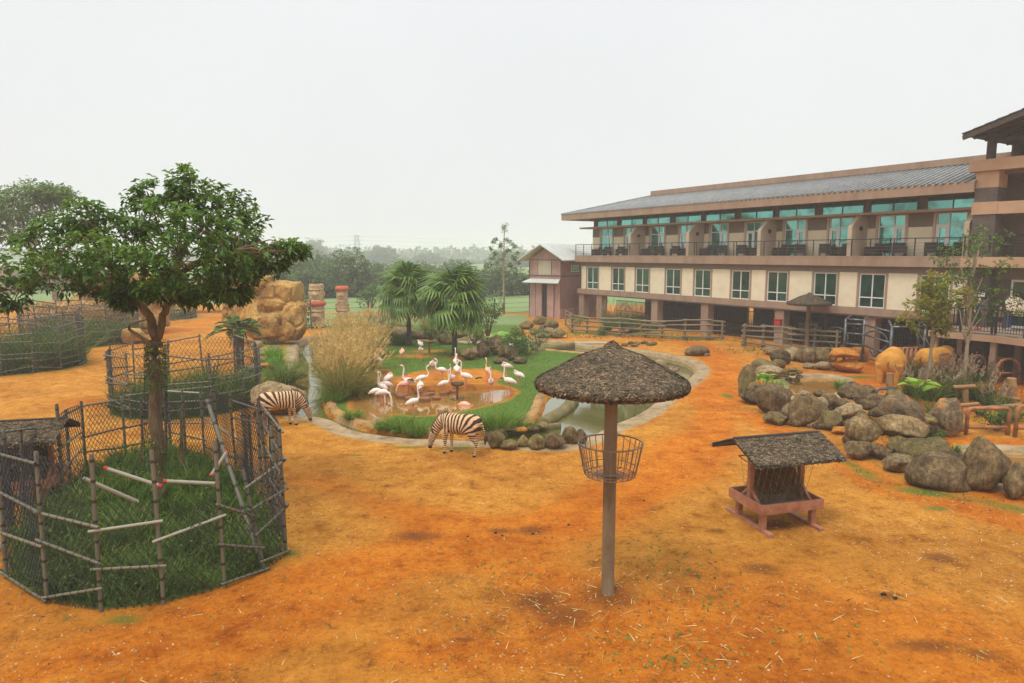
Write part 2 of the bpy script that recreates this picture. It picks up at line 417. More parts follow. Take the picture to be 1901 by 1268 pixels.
def bamboo():
    m, nt, b = _nodes('bamboo_pipe'); v = objco(nt)
    oi = nt.nodes.new('ShaderNodeObjectInfo')
    c = ramp(nt, tnoise(nt, 3.5, 6, .7, objco(nt, 5, 5, 1.2)), [(.28, (.06, .056, .038)), (.5, (.14, .128, .09)), (.74, (.26, .245, .19))])
    sp = nt.nodes.new('ShaderNodeSeparateXYZ'); nt.links.new(v, sp.inputs[0])
    # joints and wire ties wound round the pipe at intervals
    ad = nt.nodes.new('ShaderNodeMath'); ad.operation = 'MULTIPLY_ADD'; ad.inputs[1].default_value = 8.0
    nt.links.new(sp.outputs['Z'], ad.inputs[0]); nt.links.new(oi.outputs['Random'], ad.inputs[2])
    fr = nt.nodes.new('ShaderNodeMath'); fr.operation = 'FRACT'; nt.links.new(ad.outputs[0], fr.inputs[0])
    tie = ramp(nt, fr.outputs[0], [(.0, (.16, .16, .16)), (.13, (.16, .16, .16)), (.17, (1, 1, 1)), (1, (1, 1, 1))])
    c = mixc(nt, 1, c, tie, 'MULTIPLY'); c = mixc(nt, 1, c, ramp(nt, oi.outputs['Random'], [(0, (.65, .68, .7)), (1, (1.1, 1.08, 1.02))]), 'MULTIPLY')
    nt.links.new(c, b.inputs['Base Color']); b.inputs['Roughness'].default_value = .6
    return m
M['bamboo'] = bamboo()
M['bambooclean'] = mat('bare_bamboo', [(.20, .185, .135), (.33, .31, .24), (.46, .44, .36)], 4, .55, .2, 20, .005, st=(4, 4, 1), rnd=.35)
M['redtape'] = mat('red_tape', (.45, .04, .03), 4, .6, 0)
M['pink'] = mat('feeder_paint', [(.20, .075, .035), (.34, .145, .078), (.43, .20, .12)], 3.0, .65, .25, 18, .006)
M['rustpan'] = mat('feeder_tray_floor', [(.12, .07, .05), (.34, .24, .22), (.42, .33, .31)], 4, .35, .2, 16, .01)
M['log'] = mat('fence_log', [(.12, .10, .055), (.24, .19, .115), (.36, .29, .19)], 4, .9, .5, 18, .01, st=(3, 3, .7), rnd=.35)
M['logo'] = mat('clay_stained_log', [(.16, .11, .055), (.33, .19, .08), (.46, .25, .10)], 3, .9, .5, 18, .01, rnd=.3)
M['rustpipe'] = mat('rusty_pipe', [(.07, .055, .05), (.30, .12, .05), (.46, .22, .10)], 2.4, .55, .2, 20, .005)
M['steel'] = mat('dark_steel', [(.035, .04, .042), (.10, .11, .115), (.20, .21, .215)], 3, .4, .1, metal=.5, spec=.5)
M['black'] = mat('black_iron', [(.012, .012, .013), (.03, .03, .03)], 4, .55, .1)
M['ivory'] = mat('cream_tile_wall', [(.64, .56, .39), (.72, .635, .45), (.77, .685, .50)], 1.1, .85, .15, 30, .003)
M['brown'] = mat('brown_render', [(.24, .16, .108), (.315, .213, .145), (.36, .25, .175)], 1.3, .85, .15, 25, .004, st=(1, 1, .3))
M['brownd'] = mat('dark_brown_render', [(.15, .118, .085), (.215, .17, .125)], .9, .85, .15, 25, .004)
M['fin'] = mat('fin_render', [(.42, .335, .23), (.52, .425, .31)], 1.0, .85, .15, 25, .004)
M['white'] = mat('white_frame', [(.66, .66, .62), (.76, .76, .72)], 3, .4, 0)
M['roof'] = mat('grey_roof_tile', [(.15, .157, .158), (.215, .222, .222), (.27, .277, .275)], 2, .5, .2, 30, .004, spec=.4)
M['roofd'] = mat('dark_roof_tile', [(.045, .04, .038), (.09, .08, .072)], 4, .7, .2, 30, .004)
M['timber'] = mat('dark_timber', [(.045, .035, .028), (.09, .07, .052)], 4, .8, .2, 20, .004)
M['brick'] = mat('grey_brick', [(.085, .072, .06), (.15, .125, .105)], 2, .9, .3, 25, .004)
M['peach'] = mat('peach_beam', [(.40, .25, .15), (.50, .32, .20)], 1, .85, .15, 25, .004)
M['deck'] = mat('deck_boards', [(.22, .16, .11), (.36, .28, .20)], 3, .8, .2, 20, .005, st=(.4, 4, 1))
M['barn'] = mat('pink_weatherboard', [(.34, .20, .165), (.41, .25, .205), (.46, .285, .235)], 1.2, .8, .15, 25, .004)
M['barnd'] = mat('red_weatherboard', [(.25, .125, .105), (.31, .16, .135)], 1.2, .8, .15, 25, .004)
M['barnpanel'] = mat('tan_panel', [(.38, .33, .23), (.46, .40, .29)], 1.2, .8, .1)
M['tin'] = mat('white_tin_roof', [(.48, .50, .47), (.60, .62, .59)], 1, .5, .05)
M['trim'] = mat('barn_trim', [(.10, .065, .05), (.15, .10, .08)], 3, .8, .1)
def glass(name, c, metal=.75, rough=.05):
    m, nt, b = _nodes(name)
    oi = nt.nodes.new('ShaderNodeObjectInfo')
    k = ramp(nt, oi.outputs['Random'], [(0, tuple(x*.55 for x in c)), (1, c)])
    k = mixc(nt, .85, k, mixc(nt, 1, k, ramp(nt, tnoise(nt, 1.1, 4, .6, objco(nt, world=True)), [(.36, (.40, .44, .44)), (.50, (1, 1, 1))]), 'MULTIPLY')); nt.links.new(k, b.inputs['Base Color']); b.inputs['Metallic'].default_value = metal; b.inputs['Roughness'].default_value = rough  # noise darkening in the tint stands in for dim rooms behind the glass
    b.inputs['Specular IOR Level'].default_value = .8
    bumpn(nt, b, tnoise(nt, .9, 2, .5, objco(nt)), .04, .05)
    return m
M['glass'] = glass('teal_glass', (.20, .60, .52))
M['glassd'] = glass('green_glass', (.06, .18, .13), .6)
M['wicker'] = mat('dark_wicker', [(.02, .017, .015), (.05, .042, .036)], 30, .7, .3)
def rockmat(name, cols, moss=None, stain=None, rnd=.35, sc=2.6, streak=.75):
    """weathered boulder: mottled base, run-off streaks, pale lichen spots, dark cracks"""
    m, nt, b = _nodes(name); v = objco(nt); oi = nt.nodes.new('ShaderNodeObjectInfo')
    off = nt.nodes.new('ShaderNodeVectorMath'); off.operation = 'ADD'; nt.links.new(v, off.inputs[0])
    rv = nt.nodes.new('ShaderNodeVectorMath'); rv.operation = 'SCALE'; rv.inputs[0].default_value = (17, 31, 23); nt.links.new(oi.outputs['Random'], rv.inputs['Scale']); nt.links.new(rv.outputs[0], off.inputs[1]); p = off.outputs[0]
    n = len(cols); big = tnoise(nt, sc, 8, .72, p, .6)
    c = ramp(nt, big, [(.30+.42*i/(n-1), q) for i, q in enumerate(cols)])
    mp = nt.nodes.new('ShaderNodeMapping'); mp.inputs['Scale'].default_value = (7, 7, .8); nt.links.new(p, mp.inputs[0])
    c = mixc(nt, streak, c, mixc(nt, 1, c, ramp(nt, tnoise(nt, 1.6, 5, .6, mp.outputs[0]), [(.35, (.50, .46, .42)), (.52, (1, 1, 1)), (.72, (1.45, 1.38, 1.25))]), 'MULTIPLY'))
    c = mixc(nt, .8, c, mixc(nt, 1, c, ramp(nt, tnoise(nt, sc*7, 6, .75, p), [(.32, (.45, .42, .40)), (.5, (1, 1, 1)), (.68, (1.5, 1.45, 1.35))]), 'MULTIPLY'))
    if moss: c = mixc(nt, ramp(nt, tnoise(nt, sc*1.3, 6, .7, p, .4), [(.50, (0, 0, 0)), (.64, (.8, .8, .8))]), c, moss)
    if stain: c = mixc(nt, ramp(nt, tnoise(nt, sc*.45, 5, .6, p, .3), [(.50, (0, 0, 0)), (.60, (.9, .9, .9))]), c, stain)
    vo = nt.nodes.new('ShaderNodeTexVoronoi'); vo.inputs['Scale'].default_value = 6; nt.links.new(p, vo.inputs['Vector'])
    li = mixc(nt, 1, ramp(nt, vo.outputs['Distance'], [(.10, (1, 1, 1)), (.22, (0, 0, 0))]), ramp(nt, tnoise(nt, 2.2, 3, .5, p), [(.52, (0, 0, 0)), (.62, (.7, .7, .7))]), 'MULTIPLY')
    c = mixc(nt, li, c, (.40, .37, .28))
    c = mixc(nt, 1, c, ramp(nt, oi.outputs['Random'], [(0, (1-rnd,)*3), (1, (1.12, 1.1, 1.05))]), 'MULTIPLY')
    nt.links.new(c, b.inputs['Base Color']); b.inputs['Roughness'].default_value = .88; b.inputs['Specular IOR Level'].default_value = .2
    bumpn(nt, b, mixc(nt, .5, big, tnoise(nt, sc*5, 8, .75, p)), 1.0, .09)
    return m
M['rock'] = rockmat('river_boulder', [(.06, .042, .020), (.175, .122, .058), (.29, .205, .10), (.43, .32, .17)])
M['rockd'] = rockmat('dark_boulder', [(.036, .025, .014), (.105, .072, .036), (.185, .13, .068), (.28, .205, .115)])
M['rockt'] = rockmat('tan_boulder', [(.12, .085, .045), (.27, .20, .11), (.42, .33, .195)], rnd=.25)
M['rocko'] = rockmat('clay_stained_boulder', [(.20, .09, .02), (.50, .20, .03), (.60, .27, .05)], rnd=.15, streak=.12)
M['rockm'] = rockmat('mossy_boulder', [(.065, .048, .02), (.18, .135, .058), (.31, .24, .11)], moss=(.165, .15, .03))
M['rockp'] = rockmat('clay_patched_boulder', [(.06, .044, .026), (.17, .125, .072), (.27, .205, .12)], stain=(.46, .19, .04), rnd=.1)
M['cliff'] = rockmat('artificial_rock', [(.10, .06, .022), (.32, .185, .055), (.47, .285, .085), (.56, .38, .16)], rnd=.1, sc=.9, streak=.15)
M['totem'] = mat('carved_totem', [(.26, .17, .09), (.46, .32, .18), (.58, .44, .28)], 5, .9, .6, 14, .03)
M['totemred'] = mat('totem_red_band', [(.42, .085, .04), (.55, .14, .07)], 5, .8, .3)
M['brickred'] = mat('wet_brick', [(.15, .06, .022), (.28, .12, .045)], 5, .7, .4, 20, .01)

# ================================================================ POND OUTLINES
WL = -0.20
O_PX = [(564,632),(551,665),(545,700),(545,740),(556,770),(606,777),(650,797),(700,808),(760,814),(830,817),(900,819),(960,823),(1040,826),(1098,808),(1140,789),(1195,764),(1238,730),(1275,706),(1292,686),(1270,668),(1200,654),(1120,645),(1050,637),(960,628),(800,620),(660,620)]
I_PX = [(604,735),(612,762),(640,779),(690,794),(740,802),(800,806),(880,806),(945,798),(985,782),(1003,758),(1010,738),(1035,718),(1090,702),(1150,688),(1175,676),(1150,664),(1090,657),(1010,650),(900,640),(780,633),(680,634),(615,650),(603,690)]
P_PX = [(690,706),(712,692),(724,712),(745,724),(800,727),(860,725),(932,723),(948,731),(930,746),(885,759),(830,771),(765,774),(722,766),(708,782),(684,788),(664,770),(660,745),(680,722)]
OUT = catmull([G(*p) for p in O_PX]); ISL = catmull([G(*p, -.05) for p in I_PX]); PON = catmull([G(*p, -.05) for p in P_PX])
W2 = catmull([G(*p) for p in [(1462,716),(1482,701),(1530,697),(1562,706),(1556,724),(1528,738),(1488,744)]])
W3 = catmull([G(*p) for p in [(1775,856),(1830,836),(1901,838),(2000,846),(2010,900),(1900,905),(1820,888)]])
SAND = catmull([G(*p) for p in [(722,722),(745,706),(790,692),(850,690),(905,690),(930,700),(912,712),(935,722),(950,730),(900,730),(800,732),(735,730)]])
# enclosure rings in plan (x, y, radius)
RINGS = {'left': (-26.3, 36.2, 2.9), 'mid': (-29.5, 46.5, 3.5), 'far': (-33.0, 64.0, 3.0), 'second': (-13.05, 27.0, 2.75)}
FRONT_PX = [(12,1074),(88,1118),(188,1137),(304,1123),(417,1090),(491,1060),(531,1028),(505,955),(440,886),(380,850),(310,836),(234,850),(160,872),(100,922),(28,990)]
FRONT = np.array([[G(*p).x, G(*p).y] for p in FRONT_PX])
BAND = np.array([[G(*p).x, G(*p).y] for p in [(1385,770),(1450,800),(1560,850),(1640,905),(1760,935),(1901,975),(2050,1010)]])
PATH = np.array([[G(*p).x, G(*p).y] for p in [(1180,628),(1300,640),(1345,680),(1340,730),(1320,800),(1270,860),(1080,960),(850,1010),(640,1060),(420,1170),(100,1300)]])
PATH2 = np.array([[G(*p).x, G(*p).y] for p in [(540,880),(700,930),(860,985),(1000,1075),(1300,1260)]])
PATH3 = np.array([[G(*p).x, G(*p).y] for p in [(330,610),(420,590),(250,575),(60,545)]])
def blob(P, px, py, rx, ry):
    c = G(px, py); return np.exp(-(((P[:, 0]-c.x)/rx)**2+((P[:, 1]-c.y)/ry)**2))
def gnoise(P, k, seed=0.0):
    x, y = P[:, 0]*k+seed, P[:, 1]*k-seed*1.7
    return (np.sin(x*1.3+np.sin(y*.9+seed))+np.sin(y*1.7+1.3*np.sin(x*.7))+np.sin((x+y)*.8+2.1*np.sin(.5*x-.6*y)))/3
def ground_h(P):
    h = .018*gnoise(P, 1.1, 3)+.010*gnoise(P, 3.1, 9)
    h = h*np.where(P[:, 1] < 60, 1, .5)
    dO = sdist(P, OUT); dI = sdist(P, ISL); dP = sdist(P, PON)
    moat = sstep(dO, .02, .30)*sstep(-dI, .02, .45)
    isl = sstep(dI, .3, 4)
    h = np.where(dO > -.1, h*.3, h)
    h = h-1.0*moat+isl*.10-.30*sstep(dP, -.15, .45)
    h = h+.09*sstep(sdist(P, SAND), 0, .8)
    for W in (W2, W3): h = h-.5*sstep(sdist(P, W), -.1, .5)
    h = h+.16*blob(P, 1128, 1100, .95, .95)+.05*blob(P, 1060, 1130, .8, .6)
    dF = sdist(P, FRONT); h = h+.16*sstep(dF, -.25, 1.2)
    for (cx, cy_, r) in RINGS.values():
        d = np.hypot(P[:, 0]-cx, P[:, 1]-cy_); h = h+.15*sstep(r-d, -.2, 1.0)
    # bank between the second enclosure and the moat
    h = h+.45*blob(P, 505, 690, 1.6, 4.5)*sstep(-dO, .3, 1.2)
    h = h+.10*blob(P, 1750, 740, 2.2, 2.2)
    return h, dO, dI, dP, dF
def hz(x, y):
    return float(ground_h(np.array([[x, y]]))[0][0])
def Gz(px, py):
    """ground point under a photo pixel, following the relief"""
    p = G(px, py)
    for _ in range(2): p = G(px, py, hz(p.x, p.y))
    return p
# ================================================================ GROUND SHEET
def axis(a, b, step, far0, far1, n):
    core = np.arange(a, b+1e-6, step)
    lo = a-(np.geomspace(1, 1+(a-far0), n)-1)[1:][::-1]; hi = b+(np.geomspace(1, 1+(far1-b), n)-1)[1:]
    return np.concatenate([lo, core, hi])
gx = axis(-15.5, 27, .17, -1500, 1500, 70); gy = axis(7.5, 50, .17, -60, 1800, 70)
XX, YY = np.meshgrid(gx, gy); GP = np.stack([XX.ravel(), YY.ravel()], 1)
gh, dO, dI, dP, dF = ground_h(GP)
nx, ny = len(gx), len(gy)
ii = np.arange(ny-1)[:, None]*nx+np.arange(nx-1)[None, :]
GF = np.stack([ii, ii+1, ii+nx+1, ii+nx], -1).reshape(-1, 4)
gme = fastmesh('ground', np.column_stack([GP, gh]), GF, M['ground'], smooth=True)
X_, Y_ = GP[:, 0], GP[:, 1]
island = sstep(dI, -.1, .15)
orange = np.clip(.22+.34*sstep(13.5-Y_, -1.5, 3)-.12*sstep(Y_, 15, 18)*sstep(27-Y_, 0, 4)+.28*gnoise(GP, .33, 5)+.12*gnoise(GP, 1.1, 2)+.80*np.exp(-(segdist(GP, PATH, False)/1.0)**2)+.45*np.exp(-(segdist(GP, PATH2, False)/.8)**2)+.25*np.exp(-(segdist(GP, PATH3, False)/3)**2), 0, 1)
orange = np.maximum(orange, sstep(X_-.28*Y_, 6, 9)*sstep(Y_, 24, 27)*sstep(60-Y_, 0, 8)*.85)
orange = np.maximum(orange, blob(GP, 310, 745, 5, 1.6)*.95)
orange = np.maximum(orange, blob(GP, 380, 1185, 2.2, .7)); orange = np.maximum(orange, blob(GP, 880, 1210, 2.2, .8)*.9)
orange = np.maximum(orange, blob(GP, 1150, 1180, 2.5, 1.0)*.95); orange = np.maximum(orange, .9*np.exp(-(segdist(GP, BAND, False)/.7)**2))
orange = np.where(island > .5, .42*sstep(sdist(GP, SAND), -.5, .2), orange)
lawn = sstep(Y_+.25*X_, 49, 53)*sstep(dO*-1, .8, 2.0)*sstep(X_, -24, -20)*sstep(2.0+.1*(Y_-60)-X_, 0, 2)
lawn = np.maximum(lawn, sstep(Y_, 78, 84)); lawn = np.maximum(lawn, sstep(X_, 30, 36)*sstep(Y_, 55, 60)*.0)
lawn *= 1-.9*np.exp(-((Y_-69-.5*np.sin(X_*.2))/1.6)**2)*(X_ < 4)*(X_ > -26)
grass = lawn.copy()
lawn_isl = island*(1-.95*sstep(sdist(GP, SAND), -.7, .2))*(1-.9*sstep(dP, -.55, -.1))
for q in [(770,664,1.6,1.1),(858,668,1.2,1.2),(800,655,1.5,.8),(990,640,1.2,1.0)]: lawn_isl = lawn_isl*(1-.75*blob(GP, *q))
grass = np.maximum(grass, lawn_isl)
grass = np.maximum(grass, sstep(dF, -.12, .2))
for (cx, cy_, r) in RINGS.values(): grass = np.maximum(grass, sstep(r-np.hypot(X_-cx, Y_-cy_), -.2, .2))
grass = np.maximum(grass, .95*blob(GP, 505, 690, 1.7, 5)*sstep(-dO, .3, .8))
bd = np.array([[G(*p).x, G(*p).y] for p in [(1580,862),(1640,905),(1720,915),(1800,930),(1901,945),(1990,965)]])
grass = np.maximum(grass, (.55+.25*gnoise(GP, 2.2, 8))*np.exp(-(segdist(GP, bd, False)/.42)**2))
for q in [(575,775,.6,.25),(640,800,.5,.2),(1110,760,.9,.4),(590,788,.5,.2),(660,845,.4,.15),(760,830,.8,.2),(850,832,.9,.25),(1350,735,.3,.8),(540,1028,.3,.2),(1740,945,.5,.2),(1760,690,3,2.2),(1600,700,1.2,.6),(1500,655,3.0,1.2),(1140,618,7,1.6),(1280,628,3,.8),(230,1150,.5,.2)]:
    grass = np.maximum(grass, .72*blob(GP, *q))
wet = np.zeros(len(GP))
for q in [(775,995,.75,.30),(1410,1055,.50,.32),(1445,975,.62,.42),(1745,1035,.42,.30),(1650,1108,.40,.22),(1720,1200,.8,.25),(1130,1120,.75,.55),(1050,1150,.6,.4),(1000,1120,.6,.5),(985,985,.5,.3),(930,985,.4,.2),(1330,985,.3,.2),(860,1185,.3,.1),(1820,1215,.5,.2)]:
    wet = np.maximum(wet, .80*blob(GP, *q))
wet = np.maximum(wet, .55*island*sstep(dP, -.6, -.05))
conc = .8*sstep(dO, -1.1, -.4)*(dO < .6)*(1-.0)
for W in (W2, W3):
    dw = sdist(GP, W); conc = np.maximum(conc, .75*sstep(dw, -.7, -.3)); orange = np.maximum(orange, .9*sstep(dw, -2.0, -1.0))
conc = np.where(island > .5, 0, conc)
gravel = np.clip(.45+.5*gnoise(GP, .5, 1)+.6*blob(GP, 1850, 1000, 2.5, 1.6)+.6*blob(GP, 1100, 1120, 1.0, .6)+.4*blob(GP, 650, 830, 3, 1.2)+.5*blob(GP, 1150, 800, 2.5, 3), 0, 1)
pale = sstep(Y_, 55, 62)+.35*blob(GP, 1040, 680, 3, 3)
for n_, a_ in (('orange', orange), ('grass', grass), ('wet', wet), ('conc', conc), ('gravel', gravel), ('pale', pale)): set_attr(gme, n_, a_)
tag(link('ground', gme), 'orange clay and gravel ground of the animal yard with lawn beyond', 'ground', kind='structure')
# ---------------------------------------------------------------- water sheets and rims
def flat_poly(name, poly, z, m, label, grow=0.0):
    c = poly.mean(0); V = [(c[0], c[1], z)]
    n = len(poly); bm = bmesh.new()
    q = poly
    if grow:
        t = np.roll(poly, -1, 0)-np.roll(poly, 1, 0); nn = np.stack([t[:, 1], -t[:, 0]], 1); nn = unit(nn)
        if sdist((poly+nn*.05)[:1], poly)[0] > 0: nn = -nn
        q = poly+nn*grow
    vs = [bm.verts.new((p[0], p[1], z)) for p in q]; f = bm.faces.new(vs)
    if f.normal.z < 0: f.normal_flip()
    bmesh.ops.triangulate(bm, faces=[f]); me = bpy.data.meshes.new(name); bm.to_mesh(me); bm.free()
    me.materials.append(m); o = link(name, me); return tag(o, label, 'water', kind='structure')
flat_poly('moat_water', OUT, WL, M['water'], 'green-brown moat water reflecting the pale sky around the island', .12)
flat_poly('pond_water', PON, -.03, M['mudwater'], 'shallow brown muddy pond where the flamingos stand', .3)
flat_poly('wallow_water', W2, -.10, M['mudwater'], 'muddy wallow pool behind the boulder wall', .15)
flat_poly('near_wallow_water', W3, -.10, M['mudwater'], 'muddy wallow pool at the right edge behind the dark boulders', .15)
def sweep(name, poly, prof, m, label, z0=0.0, rough=0.0, part=None):
    """profile of (offset outward, z) swept round a closed outline"""
    t = np.roll(poly, -1, 0)-np.roll(poly, 1, 0); nn = unit(np.stack([t[:, 1], -t[:, 0]], 1))
    if sdist((poly+nn*.05)[:1], poly)[0] > 0: nn = -nn
    n = len(poly); rows = []
    for i, (o, z) in enumerate(prof):
        w = 1+rough*gnoise(poly, 1.7, i*2.3)
        P = poly+nn*o; rows.append(np.column_stack([P, np.full(n, z)*1.0+rough*.25*gnoise(poly, 2.9, i*1.3)*(0 < i < len(prof)-1)]))
    V = np.concatenate(rows); k = len(prof); Fc = []
    for i in range(k-1):
        a = i*n+np.arange(n); b = i*n+(np.arange(n)+1) % n
        Fc.append(np.stack([a, b, b+n, a+n], 1))
    o = link(name, fastmesh(name, V, np.concatenate(Fc), m, smooth=True))
    return tag(o, label, 'kerb', kind='structure')
sweep('pond_rim', OUT, [(.75, -.06), (.62, .016), (.35, .03), (.12, .04), (.02, .0), (-.06, -.25), (-.12, -.9)], M['conc'], 'pale concrete rim and wall around the outside of the moat', rough=.1)
sweep('island_kerb', ISL, [(.10, -.7), (.06, -.10), (0, .02), (-.14, .07), (-.3, .05), (-.42, -.05)], M['kerb'], 'low clay-stained kerb around the flamingo island', rough=.25)
for W, nm, lb in ((W2, 'wallow_rim', 'concrete lip of the wallow pool behind the boulders'), (W3, 'near_wallow_rim', 'concrete lip of the wallow pool at the right edge')):
    sweep(nm, W, [(.75, -.05), (.6, .03), (.12, .05), (0, -.02), (-.1, -.4)], M['conc'], lb, rough=.1)
# mossy divider between the two right-hand pools
def ribbon_kerb(name, px, w, h, m, label, z=-.25):
    P = catmull([G(*p, WL) for p in px], 6, False)
    mb = MB(); mb.loft([(p[0], p[1], z+h*.3) for p in P], [(w/2*(1+.12*math.sin(i*1.7)), h*.7) for i in range(len(P))], 10)
    o = mb.build(name, m, smooth=True); return tag(o, label, 'kerb', kind='structure')
ribbon_kerb('pool_divider', [(1062,722),(1064,742),(1052,762),(1030,776),(1005,790)], .55, .34, M['mossy'], 'mossy curved kerb dividing the two pools right of the island')
ribbon_kerb('stone_row_kerb', [(920,812),(960,806),(1000,800),(1040,795)], .16, .22, M['mossy'], 'narrow kerb in the water behind the standing stones', -.2)
ribbon_kerb('back_channel_kerb', [(985,664),(1010,655),(1040,650),(1065,646)], .3, .4, M['mossy'], 'kerb crossing the dark channel behind the island lawn', -.2)
# ================================================================ LODGE BUILDING  (local x = along facade towards camera, y = into building)
BA = G(1073, 544, 2.4); BB = G(1600, 584.7, 2.4)
BANG = math.atan2(BB.y-BA.y, BB.x-BA.x)
lodge = empty('lodge_building', (BA.x, BA.y, 0), BANG, 'long three-level lodge with cream panels, teal windows and grey tiled roof', 'building')
def LP(o_): return o_
U1 = 33.2
def box(name, m, parent, *b, **k): return MB().box(*b).build(name, m, parent, **k)
MK = [0.62+6.48*i for i in range(6)]
WIN = sorted([m_+d for m_ in MK for d in (-1.5, 1.5) if .5 < m_+d < U1-.6])
DOOR = sorted([m_+d for m_ in MK for d in (-1.6, 1.6) if .5 < m_+d < U1-.6])
# lower band (beam), first floor wall made of separate cream panels between brown window bays
box('floor_beam', M['brown'], lodge, -.05, U1, -.06, 9, 2.4, 2.84)
MB().box(.5, U1, .12, .3, 2.84, 5.0).build('back_wall', M['brown'], lodge)
e0 = .5
edges = []
for w in WIN: edges += [(e0, w-.92)]; e0 = w+.92
edges += [(e0, U1-.02)]
for a, b in edges:
    if b-a > .2: box('cream_panel', M['ivory'], lodge, a, b, 0, .12, 2.842, 4.92)
box('lintel_band', M['brownd'], lodge, .42, U1, -.02, .3, 4.923, 5.30)
box('balcony_slab', M['brown'], lodge, -.1, U1, -.35, 3.0, 5.303, 5.82)
box('balcony_kerb', M['brown'], lodge, -.1, U1, -.36, -.16, 5.823, 5.90)
wf = MB()
wf.box(-.78, .78, 0, .10, -1.0, -.94).box(-.78, .78, 0, .10, .94, 1.0).box(-.78, -.72, 0, .1, -.94, .94).box(.72, .78, 0, .1, -.94, .94)
wf.box(-.03, .03, .005, .095, -.94, -.43).box(-.03, .03, .005, .095, -.37, .94).box(-.72, .72, .002, .098, -.43, -.37)
wf_me = wf.mesh('window', M['white'])
pane_t = MB().box(-.345, .345, .05, .06, -.655, .655).mesh('pane', M['glassd'])
pane_b = MB().box(-.345, .345, .05, .06, -.255, .255).mesh('pane', M['glassd'])
sur = MB(); sur.box(-.92, -.785, -.05, .14, -1.06, 1.06).box(.785, .92, -.05, .14, -1.06, 1.06).box(-.785, .785, -.05, .14, 1.003, 1.06).box(-.785, .785, -.05, .14, -1.06, -1.003)
sur_me = sur.mesh('window_surround', M['brown'])
for w in WIN:
    wo = link('window', wf_me, lodge, (w, 0.02, 3.86))
    link('surround', sur_me, wo)
    for sx in (-.375, .375):
        link('pane', pane_t, wo, (sx, 0, .285)); link('pane', pane_b, wo, (sx, 0, -.685))
# upper floor, set back behind the balcony
VW = 1.5
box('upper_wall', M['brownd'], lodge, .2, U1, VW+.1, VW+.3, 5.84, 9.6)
e0 = .2
for d in DOOR+[U1]:
    a, b = e0, d-.95
    if d == U1: b = U1
    if b-a > .15:
        box('cream_panel', M['ivory'], lodge, a, b, VW, VW+.1, 5.845, 7.55)
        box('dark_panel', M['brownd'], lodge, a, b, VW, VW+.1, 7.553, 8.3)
    e0 = d+.95
df = MB()
df.box(-.8, .8, 0, .1, -1.25, -1.19).box(-.8, .8, 0, .1, 1.14, 1.2).box(-.8, -.74, 0, .1, -1.19, 1.14).box(.74, .8, 0, .1, -1.19, 1.14)
df.box(-.74, .74, .004, .096, .50, .57).box(.08, .15, .004, .096, -1.19, .5).box(.08, .15, .004, .096, .57, 1.14)
df.box(.15, .30, .002, .098, -1.19, .5).box(.60, .74, .002, .098, -1.19, .5).box(.30, .60, .002, .098, -1.19, -.95).box(.30, .60, .002, .098, .38, .5)
df_me = df.mesh('balcony_door', M['white'])
dmir = df.mesh('balcony_door', M['white'])
for v in dmir.vertices: v.co.x = -v.co.x
dmir.flip_normals()
dp1 = MB().box(-.74, .08, .05, .06, -1.19, .5).mesh('pane', M['glass']); dp2 = MB().box(.30, .60, .05, .06, -.95, .38).mesh('pane', M['glass'])
dp3 = MB().box(-.74, .08, .05, .06, .57, 1.14).mesh('pane', M['glass']); dp4 = MB().box(.15, .74, .05, .06, .57, 1.14).mesh('pane', M['glass'])
jamb_me = MB().box(-.0725, .0725, -.06, .12, -1.28, 1.24).mesh('jamb', M['fin'])
cf = MB()
cf.box(-1.4, 1.4, 0, .09, -.40, -.36).box(-1.4, 1.4, 0, .09, .34, .38).box(-1.4, -1.36, 0, .09, -.36, .34).box(1.36, 1.4, 0, .09, -.36, .34).box(-.025, .025, .004, .086, -.36, .34)
cf_me = cf.mesh('clerestory_window', M['brownd']); cp = MB().box(-1.36, -.025, .04, .05, -.36, .34).mesh('pane', M['glass'])
for i, d in enumerate(DOOR):
    right = any(abs(d-m_-1.6) < .01 for m_ in MK)
    do = link('balcony_door', df_me if right else dmir, lodge, (d, VW-.0, 7.10))
    link('jamb', jamb_me, do, (-.8775, 0, 0)); link('jamb', jamb_me, do, (.8775, 0, 0))
    for q in (dp1, dp2, dp3, dp4):
        po = link('pane', q, do)
        if not right: po.scale = (-1, 1, 1)
    co = link('clerestory_window', cf_me, lodge, (d, VW-.0, 8.88)); link('pane', cp, co); link('pane', cp, co, (1.385, 0, 0))
box('ledge', M['brown'], lodge, -.35, U1, .35, VW+.1, 8.32, 8.46)
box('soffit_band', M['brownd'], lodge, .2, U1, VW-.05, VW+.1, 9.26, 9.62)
fin_poly = [(-.15, 5.82), (1.5, 5.82), (1.5, 8.30), (.62, 8.30), (-.15, 7.62)]
for m_ in MK[1:5]+[MK[0]+.0, U1-.25]:
    if m_ == MK[0]: continue
    V = MB(); n_ = len(fin_poly)
    V.add([(m_-.13, p[0], p[1]) for p in fin_poly]+[(m_+.13, p[0], p[1]) for p in fin_poly],
          [tuple(range(n_)), tuple(range(2*n_-1, n_-1, -1))]+[(i, i+n_, (i+1) % n_+n_, (i+1) % n_) for i in range(n_)])
    fo = V.build('fin_wall', M['fin'], lodge)
    MB().loft([(m_+.125, .75, 7.55), (m_+.19, .75, 7.55)], [.15, .13], 14).build('fin_hole_disc', M['black'], fo)  # black disc on the fin face stands in for its round hole
